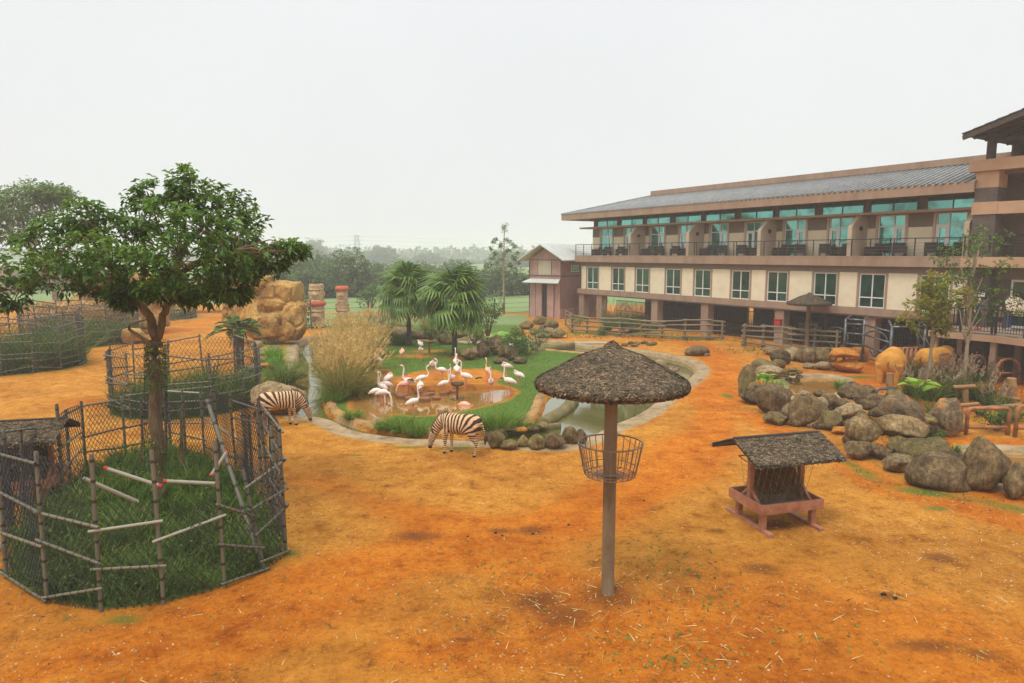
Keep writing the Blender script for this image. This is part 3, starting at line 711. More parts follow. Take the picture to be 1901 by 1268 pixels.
# balcony railing: posts and cables
rail = box('balcony_railing', M['black'], lodge, -.1, U1, -.30, -.25, 6.85, 6.90)
x = -.05; k = 0
post_me = MB().box(-.025, .025, -.02, .02, 0, .95).mesh('railing_post', M['black'])
while x < U1:
    link('post', post_me, rail, (x, -.275, 5.905))
    x += (.22 if k % 4 == 3 else 1.15); k += 1
for z in (6.08, 6.26, 6.44, 6.62): MB().bar((-.05, -.275, z), (U1, -.275, z), .012, .012).build('cable', M['wire'], rail)
# roof
EV, EU, RV = -.75, -1.7, 4.0
ez, rz_ = 9.66, 11.10
roof = MB()
hipu = 5.4
V_ = [(EU, EV, ez), (U1+.2, EV, ez), (U1+.2, RV, rz_), (hipu, RV, rz_), (EU, 9.2, ez), (hipu, 5.0, rz_), (U1+.2, 5.0, rz_), (U1+.2, 9.2, ez)]
roof.add(V_, [(0, 1, 2, 3), (0, 3, 5, 4), (3, 2, 6, 5), (4, 5, 6, 7), (0, 4, 7, 1), (1, 7, 6, 2)])
ro = roof.build('roof', M['roof'], lodge)
rb = MB(); sl = (rz_-ez)/(RV-EV)
uu = EU+.15
while uu < U1+.1:
    top = RV if uu > hipu else EV+(RV-EV)*(uu-EU)/(hipu-EU)
    if top-EV > .1: rb.loft([(uu, EV-.06, ez+.02), (uu, top, ez+(top-EV)*sl+.02)], [(.085, .06)]*2, 6)
    uu += .36
tro = rb.build('tile_ribs', M['roof'], ro, smooth=True); tro['kind'] = 'stuff'
box('fascia', M['brown'], ro, EU, U1+.2, EV, EV+.12, 9.14, 9.655)
box('end_fascia', M['brown'], ro, EU-.003, EU+.117, EV+.12, 9.2, 9.14, 9.655)
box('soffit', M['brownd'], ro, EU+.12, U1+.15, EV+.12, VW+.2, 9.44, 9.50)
MB().bar((EU-.02, EV-.02, ez+.05), (hipu, RV, rz_+.05), .16, .12).build('hip_cap', M['roof'], ro)
box('ridge_wall', M['brownd'], lodge, hipu, U1+.3, RV-.02, RV+.6, 10.9, 11.12)
box('ridge_parapet', M['brown'], lodge, hipu-.1, U1+.3, RV-.18, RV+.7, 11.123, 11.52)
# undercroft: pillars, rear wall, iron bars, red box
for i, u_ in enumerate([.0, 2.6, 9.6, 14.9, 21.4, 27.6]):
    box('pillar', M['brown'], lodge, u_+.02, u_+.72, .1, .75, -.05, 2.4)
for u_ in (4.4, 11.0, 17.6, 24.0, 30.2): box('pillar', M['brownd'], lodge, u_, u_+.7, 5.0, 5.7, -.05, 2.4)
for a, b in ((-.1, 7.3), (8.2, 12.4), (13.0, 33.2)): box('rear_wall', M['brick'], lodge, a, b, 8.6, 8.85, -.05, 2.4)
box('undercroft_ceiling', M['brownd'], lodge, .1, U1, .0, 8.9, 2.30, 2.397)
bars = MB()
for a in np.arange(4.2, 32.5, .16): bars.box(a, a+.03, 1.10, 1.13, .05, 1.95)
for z in (.15, 1.0, 1.9): bars.box(4.2, 32.5, 1.095, 1.135, z, z+.05)
iron = bars.build('iron_bar_fence', M['black'])
iron.location = lodge.location; iron.rotation_euler = lodge.rotation_euler
tag(iron, 'black iron bar fence in the shade under the lodge', 'fence')
def LW(u, v, z=0): # lodge local -> world
    c_, s_ = math.cos(BANG), math.sin(BANG)
    return Vector((BA.x+u*c_-v*s_, BA.y+u*s_+v*c_, z))
def atlodge(o): o.location = lodge.location; o.rotation_euler = lodge.rotation_euler; return o
rbx = MB(); rbx.box(21.5, 22.0, -.08, .1, 1.25, 1.65).box(21.45, 22.05, -.12, .1, 1.65, 1.70)
tag(atlodge(rbx.build('red_box', M['redtape'])), 'small red box fixed to a lodge pillar behind the log fence', 'box')
for u_, wh in ((24.5, 'leftmost'), (26.2, 'middle'), (28.6, 'rightmost')):
    t = MB(); t.loft([(u_, -.3+.0, 0.0)]+[(u_+.75*math.sin(a), -.3, .95+.6*(-math.cos(a)*1.0)) for a in np.linspace(.4, 5.9, 16)]+[(u_+.0, -.3, 0)], [.05]*18, 8)
    tag(atlodge(t.build('hoop_rack', M['steel'])), wh+' dark steel hoop standing in the shade under the lodge', 'hoop', 'steel hoops under the lodge')
# balcony chairs and tables
def chair_meshes():
    s = MB().box(-.30, .30, -.30, .30, .22, .42).mesh('seat', M['wicker'])
    b = MB().add([(-.32,.22,.42),(.32,.22,.42),(.34,.36,.85),(-.34,.36,.85),(-.32,.32,.42),(.32,.32,.42),(.34,.44,.85),(-.34,.44,.85)],
                 [(0,1,2,3),(7,6,5,4),(0,4,5,1),(1,5,6,2),(2,6,7,3),(3,7,4,0)]).mesh('backrest', M['wicker'])
    a = MB().box(-.05, .05, -.30, .30, 0, .62).mesh('armrest', M['wicker'])
    return s, b, a
cs, cb, ca = chair_meshes()
tt = MB().lathe([(0, .66), (.36, .66), (.36, .70), (0, .70)], 16).mesh('table_top', M['wicker']); tl = MB().lathe([(.2, 0), (.2, .04), (.05, .06), (.05, .66)], 10).mesh('table_base', M['wicker'])
ORD = ['first', 'second', 'third', 'fourth', 'fifth', 'sixth', 'seventh', 'eighth', 'ninth', 'tenth', 'eleventh']
for i, d in enumerate(DOOR):
    s_ = 1 if any(abs(d-m_-1.6) < .01 for m_ in MK) else -1
    for j, (du, rz, side) in enumerate(((-.55*s_-.1, -.5, 'left'), (.75*s_+.2, .6, 'right'))):
        p = LW(d+du, .75, 5.822)
        c = empty('armchair', p, BANG+rz, 'dark wicker armchair, %s one at the %s balcony door counted from the barn' % ('left' if du < .2 else 'right', ORD[i]), 'chair', 'armchairs on the upper balcony')
        link('seat', cs, c); link('backrest', cb, c); link('armrest', ca, c, (-.3, 0, 0)); link('armrest', ca, c, (.3, 0, 0))
    p = LW(d+.1, .45, 5.822)
    t = empty('balcony_table', p, 0, 'small dark round table at the %s balcony door counted from the barn' % ORD[i], 'table', 'tables on the upper balcony')
    link('table_top', tt, t); link('table_base', tl, t)

# ================================================================ PAVILION at the near end
pav = empty('entrance_pavilion', lodge.location, BANG, 'brick-piered entrance pavilion with dark gabled roof at the near end of the lodge', 'building')
def pbox(n, m, *b): return box(n, m, pav, *b)
U2 = U1+.12
def brick_pier(u0, u1, v0, v1, z0, z1):
    core = pbox('pier', M['brick'], u0+.02, u1-.02, v0+.02, v1-.02, z0, z1)
    # brick courses proud of the joints on the two faces the yard sees
    cm = MB(); z = z0
    while z < z1-.02:
        cm.box(u0, u1, v0, v1, z+.012, min(z+.105, z1)); z += .118
    cm.build('brick_courses', M['brick'], core)['kind'] = 'stuff'
brick_pier(U2, U2+1.05, -.45, .5, -.05, 8.0)
pbox('pier_cap', M['peach'], U2-.06, U2+1.11, -.51, .56, 8.003, 8.62)
brick_pier(U2, U2+1.05, -.45, .5, 8.623, 9.33)
pbox('pier_cap', M['peach'], U2+.0, U2+1.05, -.45, .5, 9.333, 10.15)
pbox('floor_beam', M['peach'], U2-.3, U2+14, -.62, .05, 10.153, 10.72)
pbox('floor_beam', M['peach'], U2+1.113, U2+14, -.49, .1, 8.003, 8.60)
pbox('balcony_beam', M['peach'], U2-.05, U2+14, -1.2, .6, 5.35, 5.86)
pbox('balcony_floor', M['peach'], U2+.0, U2+14, .603, 3.2, 5.5, 5.80)
pbox('lower_lintel', M['brownd'], U2+1.06, U2+14, -.1, .4, 4.75, 5.347)
pbox('rear_wall', M['brick'], U2, U2+14, 3.2, 3.4, -.05, 12)
pbox('inner_wall', M['brownd'], U2, U2+14, 2.2, 2.4, 5.81, 10.15)
pbox('flat_roof', M['brownd'], U2, U2+14, .1, 3.2, 10.0, 10.14)
for q in (0, 1.3, 2.6, 3.9):
    wo = MB().box(U2+1.8+q, U2+3.0+q, 2.14, 2.2, 7.1, 7.16).box(U2+1.8+q, U2+3.0+q, 2.14, 2.2, 7.9, 7.96).box(U2+1.8+q, U2+1.86+q, 2.14, 2.2, 7.16, 7.9).build('window', M['white'], pav)
    MB().box(U2+1.86+q, U2+3.0+q, 2.16, 2.18, 7.16, 7.9).build('pane', M['glass'], wo)
box('band', M['barnpanel'], pav, U2+2.6, U2+14, 2.1, 2.2, 8.9, 9.4)
pr = pbox('balcony_railing', M['black'], U2+1.1, U2+14, -1.12, -1.08, 6.88, 6.93)
for a in np.arange(U2+1.15, U2+14, 1.1): MB().box(a, a+.05, -1.12, -1.08, 5.86, 6.88).build('post', M['black'], pr)
for z in (6.05, 6.2, 6.35, 6.5, 6.65): MB().box(U2+1.1, U2+14, -1.105, -1.095, z, z+.012).build('cable', M['black'], pr)
pbox('deck_wall', M['brick'], U2+1.05, U2+1.75, .1, .35, 2.3, 4.75)
sg = MB().box(U2+.55, U2+.95, -.49, -.455, 3.75, 4.2).build('notice', M['black'], pav); MB().box(U2+.6, U2+.9, -.495, -.491, 3.85, 4.1).build('sheet', M['white'], sg)
for q, w in ((1.78, 1.5), (4.5, 1.5), (6.2, 1.5)):
    dr = MB(); a, b = U2+q, U2+q+w
    dr.box(a, a+.09, .1, .2, 2.32, 4.74).box(b-.09, b, .1, .2, 2.32, 4.74).box(a+.09, b-.09, .1, .2, 4.63, 4.74).box(a+.09, b-.09, .1, .2, 2.32, 2.44)
    d_ = dr.build('glass_door', M['white'], pav); MB().box(a+.09, b-.09, .14, .16, 2.44, 4.63).build('pane', M['glassd'], d_)
# open gabled roof on dark posts
gz0, gs, gv0, gv1 = 12.15, .30, -1.7, 4.5
ue = U2-.20; gz0 = AT(1793, 253, LW(ue, gv0).y).z
prf = MB(); n_ = 0
def gab(u, t): return gz0+gs*(u-ue)+t
for (t0, t1, mm, nm, a0) in ((0, .10, M['roofd'], 'gable_roof', 0),):
    prf.add([(ue, gv0, gab(ue, t0)), (ue+7, gv0, gab(ue+7, t0)), (ue+7, gv1, gab(ue+7, t0)), (ue, gv1, gab(ue, t0)),
             (ue, gv0, gab(ue, t1)), (ue+7, gv0, gab(ue+7, t1)), (ue+7, gv1, gab(ue+7, t1)), (ue, gv1, gab(ue, t1))],
            [(0,3,2,1),(4,5,6,7),(0,1,5,4),(1,2,6,5),(2,3,7,6),(3,0,4,7)])
gro = prf.build('gable_roof', M['roofd'], pav)
for k in range(14):
    a = ue+k*.5
    t = MB(); t.add([(a-.03, gv0-.05, gab(a, .10)), (a+.5, gv0-.05, gab(a+.5, .105)), (a+.5, gv1, gab(a+.5, .105)), (a-.03, gv1, gab(a, .10)),
                     (a-.03, gv0-.05, gab(a, .15)), (a+.5, gv0-.05, gab(a+.5, .13)), (a+.5, gv1, gab(a+.5, .13)), (a-.03, gv1, gab(a, .15))],
                    [(0,3,2,1),(4,5,6,7),(0,1,5,4),(1,2,6,5),(2,3,7,6),(3,0,4,7)])
    t.build('shingle_course', M['roofd'], gro)
MB().bar((ue+.02, gv0-.02, gab(ue, -.10)), (ue+7, gv0-.02, gab(ue+7, -.10)), .08, .2).build('barge_board', M['timber'], gro)
for v_ in (-.9, .3, 1.5, 2.7): MB().bar((ue+.15, v_, gab(ue+.15, -.08)), (ue+7, v_, gab(ue+7, -.08)), .1, .16).build('rafter', M['timber'], gro)
for v_ in (-.1, 2.9): MB().box(U2+.3, U2+.62, v_-.16, v_+.16, 10.72, 12.35).build('roof_post', M['timber'], gro)
MB().box(U2+.2, U2+.72, -1.2, 4, 12.05, 12.25).build('wall_plate', M['timber'], gro)
MB().box(U2+.62, U2+7, -.2, 0, 11.55, 11.75).build('tie_beam', M['timber'], gro)
# ---------------------------------------------------------------- deck with railing
deck = empty('timber_deck', lodge.location, BANG, 'raised timber deck on posts in front of the brick pavilion', 'deck')
dk = [(U2-.15, -3.6), (U2+2.75, -3.6), (U2+14, -6.8), (U2+14, 3.1), (U2-.15, 3.1)]
nb = 0
for k in range(34):
    v0 = -6.8+k*.29; v1 = v0+.27
    # clip each board to the deck outline
    a = U2-.15
    def fr(v): return U2+14 if v < -6.8 else (U2+2.75+(-3.6-v)/3.2*11.25 if v < -3.6 else U2-.15)
    a = max(fr(v0), fr(v1))
    if a < U2+13.5: MB().box(a, U2+14, v0, v1, 2.22, 2.29).build('board', M['deck'], deck)
for (p, q) in ((dk[0], dk[1]), (dk[1], dk[2])): MB().bar((p[0], p[1], 2.08), (q[0], q[1], 2.08), .12, .30).build('edge_beam', M['peach'], deck)
for (u_, v_) in ((U2+.1, -3.4), (U2+2.7, -3.4), (U2+6, -4.4), (U2+9, -5.2), (U2+.1, -.8), (U2+2.7, -.8)): MB().box(u_-.12, u_+.12, v_-.12, v_+.12, -.05, 2.21).build('post', M['brown'], deck)
MB().box(U2+.2, U2+14, .6, .8, -.05, 2.2).build('skirt_wall', M['brick'], deck)
drl = MB().bar((dk[0][0]+.05, -3.52, 3.42), (dk[1][0], -3.52, 3.42), .06, .05).bar((dk[1][0], -3.52, 3.42), (dk[2][0], -6.7, 3.42), .06, .05).build('railing', M['black'], deck)
def railrun(p, q, step=.13):
    p, q = Vector((*p, 0)), Vector((*q, 0)); L = (q-p).length; n = int(L/step); mb = MB()
    for i in range(n):
        c = p+(q-p)*((i+.5)/n); mb.box(c.x-.01, c.x+.01, c.y-.01, c.y+.01, 2.40, 3.40)
    mb.bar(p+Vector((0, 0, 2.40)), q+Vector((0, 0, 2.40)), .03, .03)
    mb.build('balusters', M['black'], drl)['kind'] = 'stuff'
    for i in range(int(L/1.35)+1):
        c = p+(q-p)*min(1, i*1.35/L); MB().box(c.x-.035, c.x+.035, c.y-.035, c.y+.035, 2.29, 3.41).build('post', M['black'], drl)
railrun((dk[0][0]+.05, -3.52), (dk[1][0], -3.52)); railrun((dk[1][0], -3.52), (dk[2][0], -6.7)); railrun((dk[0][0]+.05, -3.52), (dk[0][0]+.05, -.5))

# ================================================================ BARN
bp0 = G(983, 588); bp1 = G(1040, 592)
bang = math.atan2(bp1.y-bp0.y, bp1.x-bp0.x)
barn = empty('barn', bp0, bang, 'pink weatherboarded barn with white tin gable roof beside the lodge', 'barn')
BW, BD, BH = 3.65, 7.0, 5.35; PK = 6.75
def bbox(n, m, *b, parent=barn): return box(n, m, parent, *b)
MB().add([(0,0,0),(BW,0,0),(BW,0,BH),(BW/2,0,PK-.12),(0,0,BH),(0,.1,0),(BW,.1,0),(BW,.1,BH),(BW/2,.1,PK-.12),(0,.1,BH)],
         [(0,1,2,3,4),(9,8,7,6,5),(0,5,6,1),(1,6,7,2),(2,7,8,3),(3,8,9,4),(4,9,5,0)]).build('front_wall', M['barn'], barn)
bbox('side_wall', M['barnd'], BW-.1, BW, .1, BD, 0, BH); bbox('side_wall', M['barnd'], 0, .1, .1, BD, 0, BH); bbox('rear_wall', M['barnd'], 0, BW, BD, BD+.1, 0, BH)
for z in np.arange(.95, BH, .24): # weatherboards on the long side
    MB().add([(BW+.002, .1, z), (BW+.002, BD, z), (BW+.035, BD, z), (BW+.035, .1, z), (BW+.002, .1, z+.22), (BW+.002, BD, z+.22), (BW+.012, BD, z+.22), (BW+.012, .1, z+.22)],
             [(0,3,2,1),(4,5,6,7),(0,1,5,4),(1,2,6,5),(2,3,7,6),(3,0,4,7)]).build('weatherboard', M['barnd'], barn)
for z in np.arange(.95, 3.4, .24):
    for a, b in ((.02, .75), (2.95, BW-.1)):
        MB().add([(a, -.035, z), (b, -.035, z), (b, -.002, z), (a, -.002, z), (a, -.012, z+.22), (b, -.012, z+.22), (b, -.002, z+.22), (a, -.002, z+.22)],
             [(0,3,2,1),(4,5,6,7),(0,1,5,4),(1,2,6,5),(2,3,7,6),(3,0,4,7)]).build('weatherboard', M['barn'], barn)
bbox('plinth', M['barn'], -.03, BW+.06, -.06, BD, 0, .92)
bbox('belt_course', M['trim'], -.03, BW+.05, -.05, -.001, 3.95, 4.06); bbox('belt_course', M['trim'], BW+.036, BW+.07, -.05, BD, 3.9, 4.02)
for x_ in (-.02, BW-.04): bbox('corner_board', M['trim'], x_, x_+.07, -.07, .0, 0, BH)
bbox('gable_panel', M['barnpanel'], 1.02, 2.55, -.04, -.001, 4.07, 5.42)
for x_ in (.97, 2.55): bbox('panel_trim', M['trim'], x_, x_+.05, -.045, -.001, 4.06, 5.45)
bbox('panel_trim', M['trim'], .05, BW-.05, -.045, -.001, 5.44, 5.50)
bbox('doorway_shade', M['black'], 1.55, 2.20, -.065, -.061, .05, 3.3)  # black sheet on the solid wall stands in for the dark barn interior
for a, b in ((.80, 1.58), (2.12, 2.95)):
    d_ = bbox('sliding_door', M['barn'], a, b, -.14, -.07, .05, 3.3)
    for x_ in (a, b-.05): bbox('door_stile', M['trim'], x_, x_+.04, -.155, -.141, .05, 3.3, parent=d_)
MB().add([(.1,-.06,3.62),(BW-.1,-.06,3.62),(BW+.25,-.85,3.32),(-.25,-.85,3.32),(.1,-.06,3.70),(BW-.1,-.06,3.70),(BW+.25,-.85,3.40),(-.25,-.85,3.40)],
         [(0,3,2,1),(4,5,6,7),(0,1,5,4),(1,2,6,5),(2,3,7,6),(3,0,4,7)]).build('door_canopy', M['tin'], barn)
brf = None
for s_, (xa, xb) in enumerate(((-.85, BW/2), (BW+.85, BW/2))):
    ze = BH+.02; z1 = PK+.1
    rr = MB().add([(xa,-.9,ze),(xb,-.9,z1),(xb,BD+.6,z1),(xa,BD+.6,ze),(xa,-.9,ze+.1),(xb,-.9,z1+.1),(xb,BD+.6,z1+.1),(xa,BD+.6,ze+.1)],
             [(0,3,2,1),(4,5,6,7),(0,1,5,4),(1,2,6,5),(2,3,7,6),(3,0,4,7)]).build('roof_slope', M['tin'], barn)
    rs = MB()
    for y_ in np.arange(-.8, BD+.6, .28): rs.bar((xa, y_, ze+.115), (xb, y_, z1+.115), .05, .03)
    rs.build('roof_seams', M['tin'], rr)['kind'] = 'stuff'
for (a, b) in ((1.6, 2.9), (3.4, 4.6)):
    w = bbox('window', M['white'], BW+.02, BW+.06, a, b, 4.35, 4.98)
    for q in range(3): bbox('pane', M['glassd'], BW+.061, BW+.066, a+.06+q*(b-a-.06)/3, a+(q+1)*(b-a-.06)/3, 4.42, 4.92, parent=w)
# ================================================================ BOULDERS
ICO = None
def ico(sub):
    bm = bmesh.new(); bmesh.ops.create_icosphere(bm, subdivisions=sub, radius=1)
    V = np.array([v.co[:] for v in bm.verts]); Fc = np.array([[v.index for v in f.verts] for f in bm.faces]); bm.free()
    return V, Fc
ICO3, ICO2 = ico(4), ico(3)
def rock_mesh(name, sx, sy, sz, m, seed, sharp=.35, taper=0.0, sub=ICO3, amp=.18):
    V, Fc = sub; P = V.copy()
    rs = np.random.default_rng(seed)
    # planed facets: clip the sphere by random planes, then noise
    for _ in range(int(5+sharp*16)):
        n = unit(rs.normal(0, 1, 3)); d = rs.uniform(.62, .95); k = P@n-d
        P = P-np.outer(np.clip(k, 0, None)*(.55+.4*sharp), n)
    off = Vector(rs.uniform(-50, 50, 3))
    dsp = np.array([mnoise.fractal(Vector(p)*1.1+off, .9, 2.0, 4) for p in V])
    crk = np.array([abs(mnoise.noise(Vector(p)*2.3+off*1.7)) for p in V])
    P = P*(1+amp*dsp-.07*np.exp(-(crk/.05)**2)*sharp)[:, None]
    if taper: P[:, :2] *= (1-taper*np.clip(P[:, 2:3], -1, 1)*.5)
    P = P*np.array([sx, sy, sz]); P[:, 2] -= P[:, 2].min()
    return fastmesh(name, P, Fc, m, smooth=True)
RN = [0]
def rock(px, py, w, h, m, label, yg=None, group=None, sharp=.55, taper=.15, name='boulder', depth=.85, rz=None, cat='boulder', sub=None, sink=.06):
    """rock whose foot shows at pixel (px,py), w x h pixels large; yg = pixel row of the ground below a stacked rock"""
    RN[0] += 1; s = 100+RN[0]
    g = Gz(px, yg if yg else py); Y = g.y; p = AT(px, py, Y) if yg else g; k = PPM(Y)
    W = w/k*1.17; Hh = h/k*1.12
    p = Vector((p.x, p.y+W*.25, p.z-Hh*sink))
    sb = sub or (ICO3 if W > .5 else ICO2)
    me = rock_mesh(name, W/2*1.04, W/2*depth, Hh/2*(1+sink), m, s, sharp, taper, sb)
    o = link(name, me, None, p, (0, 0, rz if rz is not None else 0))
    return tag(o, label, cat, group)
def z7(x, y): return (1300+x*.347, 520+y*.347)
def r7(x, y, w, h, m, label, yg=None, **k):
    a = z7(x, y); return rock(a[0], a[1], w*.347, h*.347, M[m], label, None if yg is None else 520+yg*.347, **k)
GB = 'boulders around the wallow pools'
r7(385,402,75,42,'rockt','pale tan boulder at the far left end of the back row below the log fence',group=GB)
r7(437,452,92,78,'rockd','brown boulder beside the pale one at the far left of the back row',group=GB)
r7(500,432,105,66,'rockt','tan rounded boulder left of the dark grey one in the back row',group=GB)
r7(578,446,96,86,'rockd','dark grey boulder behind the wallow in the back row',group=GB)
r7(662,442,96,86,'rockm','pointed greenish grey boulder right of the dark one in the back row',group=GB,sharp=.8,taper=.5)
r7(785,420,138,56,'rocko','orange clay-smeared boulder on top of another orange boulder',yg=497,group=GB)
r7(862,436,95,78,'rocko','reddish brown boulder at the right end of the back row',group=GB,sharp=.6)
r7(810,497,146,62,'rocko','long orange clay-smeared boulder lying lowest in the back row',group=GB)
r7(672,483,88,42,'rockt','low tan stone in front of the back row',group=GB)
r7(592,476,62,30,'rockt','small flat tan stone under the dark grey back-row boulder',group=GB)
r7(716,440,46,56,'rockt','small upright stone between grey and orange boulders in the back row',group=GB)
r7(350,500,132,72,'rockm','mossy banded boulder at the left end of the wallow',group=GB)
r7(384,530,128,66,'rockt','flat-topped tan boulder in front of the mossy banded one',group=GB)
r7(424,478,72,54,'rockm','mossy boulder above the little stacked stone wall',group=GB)
r7(256,628,82,160,'rockm','tall upright mossy stone at the left tip of the rock wall',group=GB,taper=.35,sharp=.5)
for i,(x,y,w,h) in enumerate(((460,500,40,22),(500,490,42,22),(530,505,38,22),(455,522,44,22),(498,514,44,24),(535,528,40,22),(478,545,46,24),(520,548,44,24))):
    r7(x,y,w,h,'rockm','flat stone of the little stacked wall beside the wallow, %s row, %s from the left' % (('top', 'top', 'top', 'middle', 'middle', 'middle', 'bottom', 'bottom')[i], ORD[(0, 1, 2, 0, 1, 2, 0, 1)[i]]),group='stacked stones beside the wallow',name='stacked_stone',sharp=.7,cat='stone',yg=550 if y<535 else None)
r7(335,668,175,78,'rockd','low dark slab boulder behind the young bright green leaves',group=GB,sharp=.7)
r7(402,725,192,146,'rockd','big dark brown ribbed boulder at the left of the front wall',group=GB,sharp=.6)
r7(420,778,122,70,'rockm','rounded boulder at the foot of the dark brown ribbed one',group=GB)
r7(475,735,64,70,'rockt','small round stone wedged between two big front boulders',yg=772,group=GB)
r7(590,787,184,186,'rock','big peaked boulder with pale streaks in the front wall',group=GB,sharp=.7,taper=.75)
r7(716,722,118,120,'rockd','dark square boulder right of the peaked one',yg=760,group=GB,sharp=.7)
r7(846,655,142,92,'rockd','dark jagged boulder topping the front wall',yg=745,group=GB,sharp=.8)
r7(900,630,92,62,'rockd','black jagged rock just behind the topmost dark boulder',yg=735,group=GB,sharp=.8)
r7(822,672,100,36,'rockp','small flat orange-stained stone under the topmost dark boulder',yg=750,group=GB)
r7(942,704,172,84,'rockd','long lumpy brown boulder right of the topmost dark boulder',yg=770,group=GB)
r7(1050,660,110,66,'rockm','mossy boulder behind the one with the orange flank',yg=760,group=GB)
r7(806,747,142,78,'rockt','broad tan boulder in the middle of the front wall',yg=790,group=GB)
r7(702,803,142,92,'rockm','squat mossy boulder on the ground below the dark square one',group=GB)
r7(792,792,74,52,'rock','grey stone tucked behind the feeder roof',group=GB)
r7(757,826,84,36,'rocko','flat orange-tan stone at the foot of the wall behind the feeder',group=GB)
r7(616,793,62,32,'rockt','small flat stone under the peaked boulder',group=GB)
r7(520,782,70,22,'rockt','thin flat stone left of the peaked boulder foot',group=GB)
r7(975,740,110,60,'rockd','dark flat rock between the upper boulders',yg=850,group=GB,sharp=.7)
r7(888,884,186,172,'rock','large grey boulder with a white splash above the feeder roof',yg=935,group=GB,taper=.1)
r7(1092,858,246,122,'rock','large rounded grey boulder lying across the smaller stones',yg=945,group=GB)
r7(1108,752,202,130,'rockp','grey-green boulder with an orange stained flank',yg=860,group=GB)
r7(1068,760,80,44,'rocko','flat tan-orange stone under the orange-flanked boulder',yg=860,group=GB)
r7(1340,842,168,196,'rockp','tall pointed boulder with a bright orange patch',group=GB,sharp=.6,taper=.45)
r7(1257,838,112,98,'rockd','rusty brown boulder leaning left of the tall orange-patched one',group=GB)
r7(1212,782,110,66,'rockm','thin grey slab leaning between boulders',yg=850,group=GB,sharp=.9)
r7(1160,765,70,60,'rocko','small orange stone beside the leaning slab',yg=850,group=GB)
r7(862,965,126,90,'rockd','brown boulder at ground level right of the feeder roof',group=GB)
r7(924,940,72,62,'rockm','round mossy stone in the lower row by the feeder',yg=955,group=GB)
r7(984,968,84,68,'rockd','round dark stone in the lower row under the large boulders',group=GB)
r7(1066,936,106,88,'rockm','round mossy boulder under the large rounded grey one',yg=960,group=GB)
r7(985,905,90,56,'rocko','reddish stone peeking between the large grey boulders',yg=950,group=GB)
r7(800,880,60,40,'rockd','small dark stone behind the feeder roof edge',group=GB)
r7(1225,995,246,146,'rockm','broad pale mossy boulder left of the near wallow',group=GB)
r7(1070,1036,124,84,'rockt','cream coloured oval stone lying on the grass strip',group=GB)
r7(1102,1006,150,62,'rockm','flat mossy stone just behind the cream oval stone',group=GB)
r7(1330,1122,308,166,'rockd','long low dark boulder on the grass strip at the right',group=GB)
r7(1366,990,166,62,'rockd','dark flat boulder behind the long low one',yg=1030,group=GB)
r7(1548,1135,226,256,'rock','tall leaning brown boulder near the right edge',group=GB,taper=.55,sharp=.5)
r7(1705,1178,120,160,'rock','brown boulder cut by the right edge of the yard view',group=GB)
for i, (x, y, w, h, m, yg, wh) in enumerate(((650,800,70,44,'rockd',None,'below the squat mossy boulder'),(555,690,80,60,'rockd',760,'between ribbed and peaked boulders'),(650,690,70,60,'rockt',770,'behind the peaked boulder'),(770,700,90,60,'rockd',775,'under the dark square boulder'),(870,760,90,60,'rockm',800,'left of the long lumpy boulder'),(1010,800,90,50,'rockd',900,'between the large grey boulders'),(1180,830,110,70,'rockd',900,'right of the large rounded boulder'),(1150,905,100,60,'rockd',960,'above the broad pale mossy boulder'),(1275,905,110,60,'rockm',960,'behind the broad pale mossy boulder'),(1430,1060,110,80,'rockd',1100,'between the long dark and tall leaning boulders'),(1620,1090,110,90,'rockd',1130,'right of the tall leaning boulder'),(1180,1030,90,40,'rockm',None,'left of the long low dark boulder'),(940,850,80,50,'rockd',930,'behind the white-splashed boulder'),(300,610,70,60,'rockm',650,'behind the tall upright stone'),(460,640,80,50,'rockd',690,'behind the ribbed boulder'),(560,640,70,40,'rockt',690,'at the wallow edge'),(660,630,80,40,'rockd',700,'at the wallow edge right of the tan one'))):
    r7(x, y, w, h, m, 'filler stone in the boulder wall, '+wh, yg=yg, group=GB, name='stone', cat='stone')
GS = 'standing stones along the moat'
for (px, py, w, h, m, lb) in ((922,834,26,34,'rockm','mossy upright stone nearest the zebra tail'),(912,822,22,20,'rockd','low dark stone just behind the zebra'),(944,836,30,17,'rockm','low rounded stone second from the zebra'),(972,832,20,21,'rockm','small leaning stone third from the zebra'),(998,836,26,29,'rockm','upright egg-shaped stone fourth from the zebra'),(1031,836,34,28,'rockd','wide dark stone fifth from the zebra'),(1057,827,28,32,'rockm','upright ribbed stone before the mossy kerb'),(1078,825,22,26,'rockd','dark stone half hidden by the wire basket'),(1050,803,22,16,'rockm','mossy stone at the end of the pool divider'),(1068,806,20,16,'rockm','stone behind the ribbed upright stone'),(1034,797,20,16,'rockm','round stone in the pool beside the divider'),(1008,797,22,12,'rockm','pale mossy stone in the shallow water'),(990,802,22,10,'rockd','dark flat stone in the shallow water'),(968,803,20,9,'rocko','reddish flat stone in the shallow water'),(948,803,18,10,'rockd','small dark stone in the shallow water'),(930,806,16,9,'rockd','smallest dark stone in the shallow water near the zebra')):
    rock(px, py, w, h, M[m], lb, group=GS, name='standing_stone', sharp=.3, taper=.3, cat='stone')
GI = 'rocks on the flamingo island'
